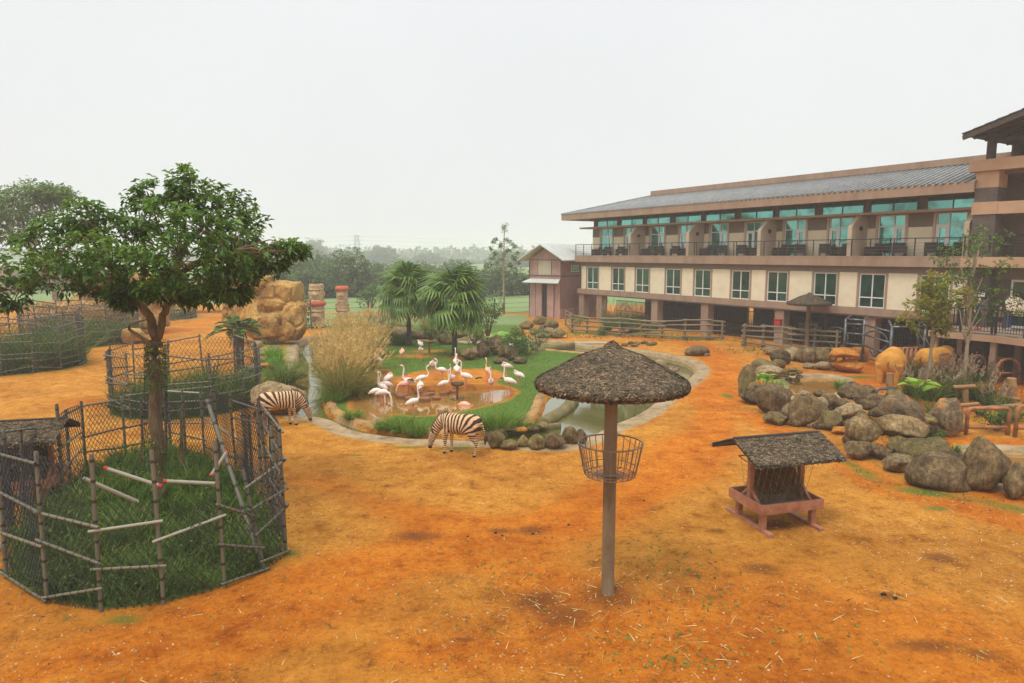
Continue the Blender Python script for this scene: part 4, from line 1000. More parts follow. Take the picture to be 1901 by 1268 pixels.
for (px, py, w, h, m, lb) in ((748,633,52,22,'rockt','long tan rock at the foot of the left palm'),(780,630,34,16,'rockd','grey rock right of the left palm trunk'),(828,640,32,20,'rock','grey rock left of the right palm trunk'),(818,625,24,14,'rockt','tan rock between the two palms'),(852,628,28,13,'rock','pale rock behind the right palm'),(870,669,34,22,'rock','round grey-brown rock at the left of the island pile'),(896,664,24,24,'rockd','dark rock second in the island pile'),(920,660,30,34,'rock','peaked rock in the middle of the island pile'),(940,670,34,28,'rockd','brown faceted rock in front of the island pile'),(908,652,36,18,'rockd','rock at the back of the island pile'),(965,676,22,12,'rockd','low dark rock at the right foot of the island pile'),(930,676,26,10,'rockd','flat dark rock below the island pile')):
    rock(px, py, w, h, M[m], lb, group=GI, sharp=.5)
GR = 'rock heap beside the barn track'
for (px, py, w, h, m, lb) in ((978,612,24,15,'rockm','dark rock at the left of the heap by the barn track'),(1003,603,24,16,'rockm','top rock of the heap by the barn track'),(1022,614,26,18,'rockm','rock at the right back of the heap by the barn track'),(1007,612,13,9,'rockt','small pale round rock in the heap by the barn track'),(996,622,22,14,'rockm','rock low on the left of the heap by the barn track'),(1018,620,22,10,'rockt','low pale rock in the heap by the barn track'),(1036,628,28,16,'rockm','large front rock of the heap by the barn track'),(1010,628,26,8,'rockt','flat yellowish rock at the front of the heap by the barn track')):
    rock(px, py, w, h, M[m], lb, group=GR)
rock(1298, 661, 40, 18, M['rockd'], 'long dark boulder lying alone on the path beside the moat', sharp=.3)
rock(1310, 661, 14, 6, M['rockt'], 'small pale stone at the foot of the lone path boulder', cat='stone', name='stone')
for (px, py, w, h, lb) in ((1226,688,26,20,'tall tan boulder standing in the far basin beside the thatched canopy'),(1249,694,22,14,'low tan boulder in the far basin right of the tall one')):
    rock(px, py, w, h, M['rockt'], lb, yg=None)
GK = 'small stones on the far rim'
for i, (px, py) in enumerate(((1160,643),(1172,640),(1184,641),(1196,639),(1206,642),(1214,641),(1178,644))):
    rock(px, py, 12, 6, M['rockm'], 'small mossy stone on the far moat rim, %s from the left' % ORD[(0, 1, 3, 4, 5, 6, 2)[i]], group=GK, name='stone', cat='stone')
GL = 'stones on the left bank'
for (px, py, w, h, m, lb) in ((512,772,84,56,'rockt','big pale boulder standing behind the far zebra'),(500,640,40,22,'rockm','rounded stone at the top of the left bank by the rock wall'),(476,648,20,13,'rockt','small pale stone left on the bank beside the netting'),(488,660,30,14,'rockt','flat pale stone on the upper left bank'),(505,656,26,14,'rockm','mossy stone right of the flat pale one on the bank'),(476,676,22,13,'rockt','yellowish stone on the bank beside the netting'),(492,683,20,8,'rocko','small orange stone on the left bank'),(545,704,36,18,'rockm','stone at the moat edge of the left bank'),(470,690,26,12,'rockt','broad yellowish stone low on the bank')):
    rock(px, py, w, h, M[m], lb, group=GL, sharp=.3)
rock(330, 588, 30, 10, M['rockt'], 'flat tan rock lying on the clay behind the tree', sharp=.5)
# ---------------------------------------------------------------- artificial rock cliffs
def cliff(name, label, lumps, seed):
    """big faceted lumps (px, base py, w, h) at one place fused to one rock"""
    mb = MB(); rs = np.random.default_rng(seed); base = None
    for (px, py, w, h, yg, d) in lumps:
        g = G(px, yg); p = AT(px, py, g.y); k = PPM(g.y); W, Hh = w/k, h/k
        if base is None: base = Vector((g.x, g.y, 0))
        V, Fc = ICO2; P = V.copy()
        for n in np.concatenate([np.eye(3), -np.eye(3), unit(rs.normal(0, 1, (7, 3)))]):
            n = unit(n+rs.normal(0, .14, 3)); kk = P@n-rs.uniform(.60, .74); P = P-np.outer(np.clip(kk, 0, None)*.96, n)
        P = P/np.abs(P).max(0)*np.array([W/2, d/2, Hh/2])+np.array([p.x, p.y+d*.4, p.z+Hh/2])
        mb.add(P-np.array(base), Fc)
    me = fuse(mb, .085, 1, .4); C = vco(me); N = np.empty(len(C)*3, dtype=np.float32); me.vertices.foreach_get('normal', N); N = N.reshape(-1, 3)
    d = np.array([mnoise.fractal(Vector(c)*.8, .9, 2.0, 5) for c in C]); cr = np.array([mnoise.noise(Vector((c[0]*.55, c[1]*.55, c[2]*.4))) for c in C])
    vor = [mnoise.voronoi(Vector((c[0]*.62, c[1]*.62, c[2]*.5))+Vector((.15*mnoise.noise(Vector(c)*1.3), 0, .1*mnoise.noise(Vector(c)*1.7+Vector((9, 0, 0)))))) for c in C]
    bord = np.array([q[0][1]-q[0][0] for q in vor]); cell = np.array([mnoise.noise(q[1][0]*7.3) for q in vor])
    C = C+N*(.10*d-.16*np.exp(-(bord/.035)**2)+.16*cell)[:, None]
    me.vertices.foreach_set('co', C.astype(np.float32).ravel()); me.materials.clear(); me.materials.append(M['cliff']); me.update()
    return tag(link(name, me, None, base), label, 'rock')
cliff('rock_outcrop', 'large ochre artificial rock outcrop standing beside the moat', [(478,640,86,64,642,3.0),(508,590,92,68,640,2.8),(455,600,70,62,640,2.6),(542,636,46,74,642,2.0),(470,540,60,30,640,2.4),(520,640,60,66,641,2.4),(440,620,60,90,640,2.6),(450,560,70,50,640,2.6)], 5)
cliff('rock_outcrop', 'ochre rock outcrop seen below the left side of the tree crown', [(150,612,84,70,618,3.2),(215,615,60,86,619,3.0),(255,618,56,80,620,2.6),(120,608,50,54,616,2.4),(282,618,34,46,621,2.0),(240,640,40,30,640,1.6),(80,604,60,44,612,2.6),(185,600,60,92,617,2.8),(165,560,80,56,619,2.6),(245,585,76,80,620,2.6),(280,590,40,60,621,2.2)], 9)
cliff('rock_outcrop', 'distant pale ochre rocks glimpsed between tree trunk and outcrop', [(420,556,70,56,580,4.0),(380,560,60,46,582,3.4),(350,560,50,34,582,3.4),(300,560,50,50,582,3.4)], 12)

# ================================================================ PLANTS
def plant_obj(name, label, cat, loc, parts, group=None, rz=0):
    e = empty(name, loc, rz, label, cat, group)
    for n, me in parts: link(n, me, e)
    return e
def tussock_mesh(n, r, h, w, m, spread=.55, bend=.7, seed=0, name='blades', vlo=0, vhi=1):
    rs = np.random.default_rng(seed); a = rs.uniform(0, 2*np.pi, n); q = r*.45*np.sqrt(rs.uniform(0, 1, n))
    B = np.column_stack([q*np.cos(a), q*np.sin(a), np.full(n, -.03)])
    a2 = a+rs.normal(0, .5, n); t = np.abs(rs.normal(0, spread, n))+.05
    D = np.column_stack([np.cos(a2)*t, np.sin(a2)*t, np.ones(n)])
    V, Fc = blades(B, D, h*rs.uniform(.6, 1.15, n), w*rs.uniform(.6, 1.3, n), bend*rs.uniform(.4, 1.4, n), 4, rs)
    return fastmesh(name, V, Fc, m, np.repeat(np.clip(rs.normal((vlo+vhi)/2, .28, n), 0, 1), 10))
def plume_mesh(n, r, h, m, seed, size=.28, spread=.35):
    """feathery seed heads on thin stalks"""
    rs = np.random.default_rng(seed); Vs = []; Fs = []; vs = []; b = 0
    for i in range(n):
        a = rs.uniform(0, 6.283); t = abs(rs.normal(0, spread)); q = r*.4*math.sqrt(rs.uniform())
        B = np.array([q*math.cos(a), q*math.sin(a), 0]); D = unit(np.array([math.cos(a)*t, math.sin(a)*t, 1.])); L = h*rs.uniform(.75, 1.12)
        top = B+D*L; V, Fc = blades(B[None], D[None], L, .012, .12, 2, rs); Vs.append(V); Fs.append(Fc+b); vs.append(np.full(len(V), .3)); b += len(V)
        k = 16; tt = rs.uniform(-.1, 1, k)[:, None]; wind = np.array([.35, -.1, 0])
        C = top+(D+wind*.5)*tt*size-D*size*.25; dd = unit(D*1.0+rs.normal(0, .33, (k, 3))+wind*.4)
        V, Fc = leaves(C, dd, size*.42*(1.2-tt[:, 0]), size*.085, .1, .1, rs); Vs.append(V); Fs.append(Fc+b); vs.append(np.repeat(rs.uniform(0, 1, k), 4)); b += len(V)
    return fastmesh('plumes', np.concatenate(Vs), np.concatenate(Fs), m, np.concatenate(vs))
def pampas(px, py, w, h, label, seed, nb=420, npl=46, green=False, plume='plume', group='pampas grass clumps beside the moat', mb='pampas'):
    g = Gz(px, py); k = PPM(g.y); W, Hh = w/k, h/k
    if plume == 'plume': nb, npl = int(nb*1.7), int(npl*2.6)
    pr = [('blades', tussock_mesh(nb, W*.6, Hh*.74, .028, M[mb], .5, .8, seed))]
    if green: pr.append(('green_blades', tussock_mesh(nb//2, W*.6, Hh*.6, .026, M['grassb'], .6, .9, seed+50)))
    if npl: pr.append(('plumes', plume_mesh(npl, W*.75, Hh*.8, M[plume], seed+9, .55, .42)))
    return plant_obj('pampas_grass', label, 'grass clump', (g.x, g.y, g.z), pr, group)
pampas(642,735,80,100,'large golden pampas clump nearest the flamingo pond',1,700,60,True)
pampas(622,712,58,96,'golden pampas clump leaning over the left channel',2,520,54,True)
pampas(668,692,60,84,'golden pampas clump behind the nearest one',3,480,52,True)
pampas(642,668,70,84,'pampas clump at the top of the left channel',4,460,52,True)
pampas(690,662,50,60,'pale pampas clump behind the flamingo lawn',5,380,44)
pampas(662,640,80,62,'tall pale pampas clump in front of the totems',6,380,46)
pampas(702,640,70,56,'brownish pampas clump left of the palms',7,340,40,False,'plumeb')
pampas(700,622,60,56,'distant pampas clump under the right totem',8,260,34)
pampas(745,615,64,40,'distant pampas clump between totem and left palm',9,220,30)
pampas(800,612,56,44,'distant pampas clump between the two palms',10,220,30)
for i, (px, py, w, h, m, lb) in enumerate(((1745,690,46,50,'grassd','grass tuft between the second rhino and the slim tree'),(1690,700,40,44,'grassd','grass tuft right of the first rhino'),(1600,752,24,20,'grassd','weed tuft in the middle of the boulder wall'),(1768,842,26,20,'grassd','weed tuft behind the broad mossy boulder'),(1560,720,26,20,'grassb','grass tuft at the right edge of the far wallow'),(1875,780,50,40,'grassd','grass tuft behind the low rusty frames'),(1735,775,40,36,'grassd','grass tuft left of the tall orange-patched boulder'))):
    g = Gz(px, py); k = PPM(g.y); plant_obj('grass_tussock', lb, 'grass clump', g, [('blades', tussock_mesh(300, w/k*.55, h/k, .022, M[m], .5, .8, 260+i))], 'grass tufts around the wallows')
GP_ = 'plumed grasses by the rhinos'
for i,(px,py,w,h,lb) in enumerate(((1700,735,64,60,'plumed grass clump behind the big bright leaf'),(1730,742,70,58,'plumed grass clump at the foot of the slim tree'),(1775,738,70,72,'tall plumed grass clump between the two slim trees'),(1818,742,70,66,'plumed grass clump left of the thick log post'),(1848,755,60,40,'low grass clump beside the lying log'),(1760,712,56,58,'far plumed grass clump before the rusty hoops'),(1810,708,50,46,'far plumed grass clump under the right slim tree'))):
    pampas(px, py, w, h, lb, 20+i, 330, 16, False, 'plumeb', GP_, 'grassd')
pampas(1140,608,70,52,'feathery grass inside the log fence by the lodge',31,260,26,True,'plumeb','grasses inside the log fence','shrub')
pampas(1168,606,50,44,'second feathery grass inside the log fence',32,200,16,True,'plumeb','grasses inside the log fence','shrub')
GT = 'green tussocks on the banks'
for i,(px,py,w,h,m,lb) in enumerate(((925,800,80,56,'grassb','bright green tussock on the island behind the zebra rump'),(895,797,60,44,'grassb','bright green tussock directly above the zebra back'),(748,800,72,46,'grassb','bright green tussock at the front left edge of the island'),(775,806,60,34,'grassb','small green tussock left of the zebra shoulder'),(715,795,60,26,'grassb','low green tussock on the island kerb'),(955,792,46,34,'grassb','green tussock at the right front of the island'),(525,715,80,56,'grassd','arching grass tussock on the left bank above the boulder'),(540,700,60,44,'grassb','green grass tussock overhanging the left channel'),(510,668,50,40,'bright','bright green tuft on the upper left bank'),(745,640,60,40,'shrub','blue-green tussock left of the left palm'),(985,795,18,16,'grassb','tiny tuft among the shallow water stones'),(655,778,40,26,'grassb','small tuft at the left tip of the island'),(480,735,50,44,'grassd','dark tussock beside the netted enclosure on the bank'),(1440,722,34,26,'bright','fresh green tuft at the left end of the boulder wall'),(620,745,70,36,'grassb','grass tuft under the golden pampas'),(690,735,36,40,'grassd','dark grass tuft at the pond inlet'))):
    g = Gz(px, py); k = PPM(g.y)
    plant_obj('grass_tussock', lb, 'grass clump', g, [('blades', tussock_mesh(330, w/k*.55, h/k, .022, M[m], .6, .9, 60+i))], GT)
def bush(px, py, w, h, m, label, seed, leaf=.09, n=900, name='shrub', group=None, cat='shrub', bark='bark'):
    g = Gz(px, py); k = PPM(g.y); W, Hh = w/k, h/k; rs = np.random.default_rng(seed)
    nl = 9; C = rs.uniform(-1, 1, (nl, 3))*np.array([W*.32, W*.28, Hh*.26])+np.array([0, 0, Hh*.58]); r = rs.uniform(.5, 1, nl)*min(W, Hh)*.30
    idx = rs.integers(0, nl, n); d = rdirs(n, rs); P = C[idx]+d*(r[idx]*rs.uniform(.5, 1.05, n)**.6)[:, None]
    P[:, 2] = np.abs(P[:, 2]); V, Fc = leaves(P, d+rs.normal(0, .6, (n, 3))+np.array([0, 0, .3]), leaf*rs.uniform(.7, 1.3, n), leaf*.5, .25, .2, rs)
    st = MB()
    for c in C[:6]: st.loft([(0, 0, -.03), tuple(c*.5), tuple(c)], [.025*W+.008, .014*W+.006, .005], 5)
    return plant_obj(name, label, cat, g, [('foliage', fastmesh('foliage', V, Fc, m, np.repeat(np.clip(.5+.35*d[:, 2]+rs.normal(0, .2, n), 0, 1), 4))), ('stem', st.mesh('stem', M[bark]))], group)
GSH = 'shrubs on the island'
bush(905,632,60,80,M['leaf2'],'airy dark green shrub right of the right palm',101,.16,900,group=GSH)
bush(950,668,60,52,M['shrub'],'bushy green shrub behind the island rocks',102,.12,1100,group=GSH)
bush(980,660,54,40,M['shrub'],'leafy shrub at the right end of the island lawn',103,.12,800,group=GSH)
bush(880,640,54,36,M['shrub'],'low leafy shrub behind the round island rock',104,.12,800,group=GSH)
bush(800,636,44,30,M['shrub'],'low shrub between the palm trunks',105,.12,600,group=GSH)
bush(925,640,60,34,M['bright'],'bright leafy shrub above the island rock pile',106,.16,500,group=GSH)
bush(720,640,40,30,M['leaf2'],'dark low shrub left of the tan rock',107,.12,500,group=GSH)
bush(960,640,70,34,M['shrub'],'green shrub along the back channel',108,.12,800,group=GSH)
bush(1000,645,40,40,M['leaf2'],'olive shrub by the dark back channel',109,.12,500,group=GSH)
bush(690,572,60,44,M['leaf2'],'distant palm-like shrub beyond the wire fence',110,.35,500,group='shrubs beyond the wire fence')
bush(560,585,40,40,M['leaf2'],'dark bush behind the rock outcrop',111,.2,500,group='shrubs beyond the wire fence')
bush(545,612,60,40,M['shrub'],'bush between outcrop and left totem',112,.2,700,group='shrubs beyond the wire fence')
bush(1075,606,44,22,M['grassb'],'low green bush in the corner of the log fence',113,.12,500,group='shrubs by the log fence')
bush(1160,618,190,22,M['shrub'],'long low green planting inside the log fence',114,.14,2600,group='shrubs by the log fence')
bush(1525,645,60,32,M['shrub'],'green bush behind the thatched canopy post',115,.12,700,group='shrubs by the log fence')
bush(1580,650,40,44,M['shrub'],'bush beside the steel pen',116,.12,600,group='shrubs by the log fence')
bush(1850,800,70,44,M['shrub'],'leafy ground bush behind the near rusty frame',117,.09,1000,group='shrubs by the rusty frames')
bush(1745,800,50,40,M['shrub'],'bush behind the tall orange-patched boulder',118,.09,700,group='shrubs by the rusty frames')
bush(1735,815,44,16,M['shrub'],'low leaves between boulder and rusty frame',119,.07,500,group='shrubs by the rusty frames')
bush(500,735,44,30,M['shrub'],'low shrub behind the pale left-bank boulder',120,.08,500,group='stones shrub')
bush(505,690,60,30,M['bright'],'bright shrub on the left bank',121,.07,700,group='stones shrub')
# broad-leaved taro plants: every leaf a part
def taro(px, py, w, h, label, seed, n=8, group='broad-leaved plants'):
    g = Gz(px, py); k = PPM(g.y); W, Hh = w/k, h/k; rs = np.random.default_rng(seed)
    e = empty('broad_leaf_plant', g, 0, label, 'plant', group)
    for i in range(n):
        a = 6.283*i/n+rs.uniform(-.3, .3); rr = W*.28*rs.uniform(.4, 1); top = Vector((math.cos(a)*rr, math.sin(a)*rr*.8, Hh*rs.uniform(.45, .8)))
        L = W*rs.uniform(.34, .5); out = Vector((math.cos(a), math.sin(a), rs.uniform(.15, 1.1))).normalized(); sd = out.cross(Vector((0, 0, 1))).normalized(); up = sd.cross(out)
        prof = [(-.16, .12), (0, .36), (.25, .46), (.5, .38), (.75, .22), (1, .01)]; V = []; Fc = []
        for j, (t, q) in enumerate(prof):
            c = top+out*L*t-Vector((0, 0, 1))*L*.28*t*t; wv = .85+.15*math.sin(j*2.1+i)
            V += [c-sd*L*q*wv+up*L*q*.35, c, c+sd*L*q*wv+up*L*q*.35]
        for j in range(5):
            Fc += [(3*j, 3*j+1, 3*j+4, 3*j+3), (3*j+1, 3*j+2, 3*j+5, 3*j+4)]
        link('leaf', fastmesh('leaf', [tuple(v) for v in V], Fc, M['bright'], np.full(len(V), rs.uniform(.2, 1)), True), e)
        MB().loft([(0, 0, -.02), tuple(top*.5+Vector((0, 0, Hh*.1))), tuple(top)], [.014, .011, .007], 5).build('stalk', M['bright'], e)
taro(1700,755,62,62,'big glossy bright green leaves in front of the plumed grass',1,9)
taro(1418,728,50,38,'young bright green broad leaves at the left end of the boulder wall',2,9)
taro(1775,836,18,14,'single young leaf sprouting by the near wallow',3,3)
taro(930,648,50,28,'bright broad-leaved plant behind the island rocks',4,8)
taro(965,656,46,30,'bright broad-leaved plant at the right of the island rocks',5,8)
taro(905,660,30,24,'small broad-leaved plant tucked in the island rocks',6,6)
# ================================================================ NETTED BAMBOO ENCLOSURES
PIPE = MB().lathe([(0, 0), (.9, 0), (1, .01), (.96, .25), (1.03, .27), (.95, .5), (1.02, .52), (.95, .75), (1.03, .77), (1, .99), (.9, 1), (0, 1)], 8).mesh('pipe', M['bamboo'], True)
PIPEC = PIPE.copy(); PIPEC.materials.clear(); PIPEC.materials.append(M['bambooclean'])
def pipe(name, a, b, r, parent, org, me=None):
    a, b = Vector(a), Vector(b); d = b-a; q = d.to_track_quat('Z', 'Y')
    o = link(name, me or PIPE, parent, a-Vector(org)); o.rotation_mode = 'QUATERNION'; o.rotation_quaternion = q; o.scale = (r, r, d.length); return o
def net_panel(a, b, z0, z1, cell, rad, rs, parent, org, sag=.05, hole=None):
    """chain-link netting between two posts: crossed diagonal wires"""
    a, b = Vector((a[0], a[1], 0)), Vector((b[0], b[1], 0)); L = (b-a).length; Hh = z1-z0; u = (b-a)/L; n = Vector((-u.y, u.x, 0))
    segs = []; ph = rs.uniform(0, 6, 4)
    def pt(x, z):
        w = sag*math.sin(math.pi*min(1, max(0, x/L)))*(math.sin(2.1*x+ph[0])+math.sin(1.7*z+ph[1]))*.7
        topsag = .10*math.sin(math.pi*x/L)*(z/Hh)**3*math.sin(ph[2])
        return a+u*(x+.02*math.sin(5*z+ph[3]))+n*w+Vector((0, 0, z0+z-topsag))
    step = cell*1.35
    mb_V = []; mb_F = []
    for s in (1, -1):
        c = -Hh/1.5
        while c < L+Hh/1.5:
            # line x = c + s*(z)/1.5 clipped to the panel
            zs = []
            for z in np.linspace(0, Hh, max(4, int(Hh/.22))):
                x = c+(z if s > 0 else Hh-z)/1.5
                if -1e-6 <= x <= L+1e-6: zs.append((x, z))
            for (x1, y1), (x2, y2) in zip(zs[:-1], zs[1:]):
                if hole and hole(.5*(x1+x2)/L, .5*(y1+y2)/Hh): continue
                p, q = pt(x1, y1), pt(x2, y2); d = (q-p).normalized(); e1 = d.cross(n).normalized()*rad; e2 = n*rad; bi = len(mb_V)
                for w in (p, q): mb_V.extend([w+e1, w-e1*.5+e2*.87, w-e1*.5-e2*.87])
                mb_F.extend([(bi, bi+1, bi+4, bi+3), (bi+1, bi+2, bi+5, bi+4), (bi+2, bi, bi+3, bi+5)])
            c += step
    if mb_V:
        V = np.array([(v.x-org[0], v.y-org[1], v.z-org[2]) for v in mb_V])
        o = link('netting', fastmesh('netting', V, np.array(mb_F), M['net']), parent); o['kind'] = 'stuff'
def ring_pts(cx, cy_, r, n, ph=0): return [(cx+r*math.cos(2*math.pi*i/n+ph), cy_+r*math.sin(2*math.pi*i/n+ph)) for i in range(n)]
def enclosure(label, pts, hts, levels, seed, cell=.12, rad=.007, pr=.035, jitter=.05, miss=.08, far=False):
    rs = np.random.default_rng(seed); n = len(pts); org = (sum(p[0] for p in pts)/n, sum(p[1] for p in pts)/n, 0)
    e = empty('tree_guard', org, 0, label, 'enclosure', 'netted bamboo tree guards')
    zb = [hz(*p)-.03 for p in pts]; tops = []
    for i, p in enumerate(pts):
        lean = rs.normal(0, .045, 2); t = (p[0]+lean[0], p[1]+lean[1], hts[i % len(hts)]+rs.normal(0, .05)); tops.append(t)
        pipe('post', (p[0], p[1], zb[i]), t, pr*rs.uniform(.9, 1.15), e, org)
    for i in range(n):
        j = (i+1) % n
        hh = min(tops[i][2], tops[j][2])
        for f in levels:
            if rs.uniform() < miss: continue
            fa, fb = [np.clip(f+rs.normal(0, jitter), .05, .98) for _ in range(2)]
            A = Vector((*pts[i], zb[i])).lerp(Vector(tops[i]), fa); B = Vector((*pts[j], zb[j])).lerp(Vector(tops[j]), fb)
            d = (B-A).normalized()*.07; out = Vector((A.x-org[0], A.y-org[1], 0)).normalized()*pr*1.6
            pipe('rail', A-d+out, B+d+out, pr*rs.uniform(.7, .95), e, org)
        net_panel(pts[i], pts[j], max(zb[i], zb[j])+.02, hh-.06, cell, rad, rs, e, org)
    return e, tops
def inner_grass(name, label, inside, xr, yr, n, h, m, seed, w=.022):
    rs = np.random.default_rng(seed); P = np.column_stack([rs.uniform(*xr, n), rs.uniform(*yr, n)]); P = P[inside(P)]
    g = ground_h(P)[0]; k = len(P); cl = .75+.6*gnoise(P, 2.6, seed)
    V, Fc = blades(np.column_stack([P, g-.02]), np.column_stack([rs.normal(0, .42, k), rs.normal(0, .42, k), np.ones(k)]), h*rs.uniform(.5, 1.25, k)*cl, w*rs.uniform(.6, 1.3, k), rs.uniform(.3, 1.2, k), 3, rs)
    v = np.clip(.40+.34*gnoise(P, 2.3, seed+2)+rs.normal(0, .22, k), 0, 1)
    o = link(name, fastmesh(name, V, Fc, m, np.repeat(v, 8))); return tag(o, label, 'grass', kind='stuff')
# --- front enclosure, post by post from the photograph
TOP_PX = [(4,824),(72,838),(176,840),(278,833),(395,817),None,(515,796),(459,731),(417,726),(370,715),(308,722),(226,736),(152,745),(76,782),(0,800)]
fpts = [tuple(p) for p in FRONT]; n = len(fpts); org = (float(FRONT[:, 0].mean()), float(FRONT[:, 1].mean()), 0)
fe = empty('tree_guard', org, 0, 'large front bamboo and black netting guard around the big tree', 'enclosure', 'netted bamboo tree guards')
ftop = []; fz = [hz(*p)-.04 for p in fpts]
for i, p in enumerate(fpts):
    t = TOP_PX[i]
    if t is None: T = AT(450, 868, p[1])
    else:
        T = AT(t[0], t[1], p[1]); T.x = p[0]*.55+T.x*.45
        T.z = min(T.z, 2.75)
    ftop.append(T); pipe('post', (p[0], p[1], fz[i]), T, .037, fe, org)
# the long leaning pole that carries on above its post, and twin poles at the right back
pipe('post', G(491,1060)+Vector((0, 0, -.04)), AT(384,742,14.3), .042, fe, org); 
for (bx, by, tx, ty) in ((487,940,478,768),(464,905,449,762),(318,835,308,706),(118,925,105,750),(265,842,262,738),(345,842,338,722),(410,868,396,724),(470,915,462,770),(520,990,503,790),(45,955,38,800),(130,890,122,760)):
    q = G(bx, by); pipe('post', q, AT(tx, ty, q.y), .04, fe, org)
rsF = np.random.default_rng(5)
lev = {0: [.1,.38,.62,.97], 1: [.1,.42,.62], 2: [.3,.52], 3: [.5], 4: [.1,.3,.52], 5: [.12,.4,.58,.8], 6: [.3,.55,.8,.97], 7: [.25,.5,.75,.95], 8: [.2,.52], 9: [.25,.5,.97], 10: [.22,.5,.97], 11: [.22,.5,.97], 12: [.25,.55,.97], 13: [.3,.6,.9], 14: [.2,.5,.95]}
for i in range(n):
    j = (i+1) % n
    for f in lev[i]:
        fa, fb = [float(np.clip(f+rsF.normal(0, .045), .04, .985)) for _ in range(2)]
        A = Vector((*fpts[i], fz[i])).lerp(Vector(ftop[i]), fa); B = Vector((*fpts[j], fz[j])).lerp(Vector(ftop[j]), fb)
        d = (B-A).normalized()*.1; out = Vector((A.x-org[0], A.y-org[1], 0)).normalized()*.07
        pipe('rail', A-d+out, B+d+out, .027, fe, org, PIPEC if i in (2, 3, 8, 9) and f > .4 else None)
    nz1 = min(ftop[i].z, ftop[j].z)-.05; nz0 = max(fz[i], fz[j])+.03
    if i in (2, 3, 4): nz1 = nz0+(nz1-nz0)*.66
    net_panel(fpts[i], fpts[j], nz0, nz1,   .095, .0082, rsF, fe, org, .07)
def loose(a, b, Ya, Yb, red=False, me=PIPEC):
    A, B = AT(*a, Ya), AT(*b, Yb); o = pipe('loose_pole', A, B, .036, fe, org, me)
    if red:
        for p, q in ((A, A.lerp(B, .06)), (B.lerp(A, .06), B)): MB().loft([p, q], [.039, .039], 8).build('red_tape', M['redtape'], fe, off=org)
loose((193,868), (300,903), 11.6, 11.8, True); loose((155,888), (256,932), 11.3, 11.9); loose((303,893), (404,898), 11.9, 12.3, True); loose((391,884), (422,838), 12.4, 12.8, True)
inF = lambda P: sdist(P, FRONT) > .06
inner_grass('enclosure_grass', 'long dark green grass filling the front tree guard', inF, (-12.5, -4), (10, 21), 26000, .66, M['grassd'], 3, .028)
inner_grass('weed_grass', 'lighter weeds among the grass of the front tree guard', inF, (-12.5, -4), (10, 17), 5000, .66, M['grassb'], 4, .015)
rsq = np.random.default_rng(31); Pq = np.column_stack([rsq.uniform(-12.5, -4, 26000), rsq.uniform(10, 20, 26000)]); dq = sdist(Pq, FRONT); Pq = Pq[(dq > .05) & (rsq.uniform(0, 1, 26000) < np.exp(-(dq/.75)**2)*np.clip(.45+.6*gnoise(Pq, 1.6, 3), 0, 1))]
kq = len(Pq); zq = ground_h(Pq)[0]+.75*rsq.uniform(0, 1, kq)*np.clip(.55+.5*gnoise(Pq, 1.9, 5), .1, 1); dd_ = rdirs(kq, rsq); dd_[:, 2] = np.abs(dd_[:, 2])*.6
V, Fc = leaves(np.column_stack([Pq, zq]), dd_, .105*rsq.uniform(.6, 1.4, kq), .05, .2, .2, rsq)
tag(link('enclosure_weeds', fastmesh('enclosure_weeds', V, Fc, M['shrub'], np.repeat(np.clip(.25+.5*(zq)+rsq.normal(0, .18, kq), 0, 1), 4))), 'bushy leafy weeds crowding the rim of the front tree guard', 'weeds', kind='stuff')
for i, (px, py, top, lb) in enumerate(((338,880,752,'weathered wooden stake standing in the grass right of the tree trunk'),(264,870,822,'short dark stake in the grass left of the tree trunk'))):
    q = Gz(px, py); tq = AT(px-2, top, q.y); st = MB().loft([q-Vector((0,0,.05)), q.lerp(tq, .5), tq], [.06, .05, .012], 7)
    tag(st.build('wooden_stake', M['bark']), lb, 'stake')
# --- the other guards
c = RINGS['second']
enclosure('netted bamboo guard behind the big tree, holding reeds and dead stems', ring_pts(*c, 12, .2), [2.45, 2.4, 2.5], [.14, .3, .46, .6, .93], 21, .13, .007, .036)
inR = lambda c: (lambda P: np.hypot(P[:, 0]-c[0], P[:, 1]-c[1]) < c[2]-.1)
inner_grass('enclosure_reeds', 'tall reeds filling the guard behind the big tree', inR(c), (c[0]-3, c[0]+3), (c[1]-3, c[1]+3), 12000, 1.35, M['grassd'], 6, .022)
c = RINGS['left']
enclosure('tall dark netted guard at the left edge, nearer of the two', ring_pts(*c, 14, .1), [2.7, 2.6, 2.75], [.1, .24, .4, .56, .72, .9], 22, .16, .009, .04, .03)
inner_grass('enclosure_thicket', 'dark thicket inside the near left guard', inR(c), (c[0]-3, c[0]+3), (c[1]-3, c[1]+3), 11000, 2.3, M['grassd'], 7, .035)
c = RINGS['mid']
enclosure('tall netted guard behind the left one, in front of the ochre rocks', ring_pts(*c, 14, .3), [2.9, 2.85, 2.8], [.08, .22, .36, .5, .66, .82, .96], 23, .2, .010, .042, .03)
inner_grass('enclosure_thicket', 'green thicket inside the guard before the ochre rocks', inR(c), (c[0]-4, c[0]+4), (c[1]-4, c[1]+4), 9000, 1.9, M['grassd'], 8, .045)
c = RINGS['far']
enclosure('dark netted guard far behind the tree trunk', ring_pts(*c, 12, .3), [2.6], [.1, .35, .6, .9], 24, .22, .012, .045, .03)
inner_grass('enclosure_thicket', 'thicket inside the farthest guard', inR(c), (c[0]-4, c[0]+4), (c[1]-4, c[1]+4), 4000, 1.3, M['grassd'], 9, .05)
q = G(392, 720); ds = MB()
for k in range(5): ds.loft([q+Vector((.1*k-.2, .1*math.sin(k), 0)), q+Vector((.14*k-.28, 0, .7)), q+Vector((.2*k-.4, .1, 1.2+.25*math.sin(k*2)))], [.07, .05, .02], 6)
tag(ds.build('dead_stump', M['bark']), 'brown dead stump with broken stems inside the second guard', 'stump')
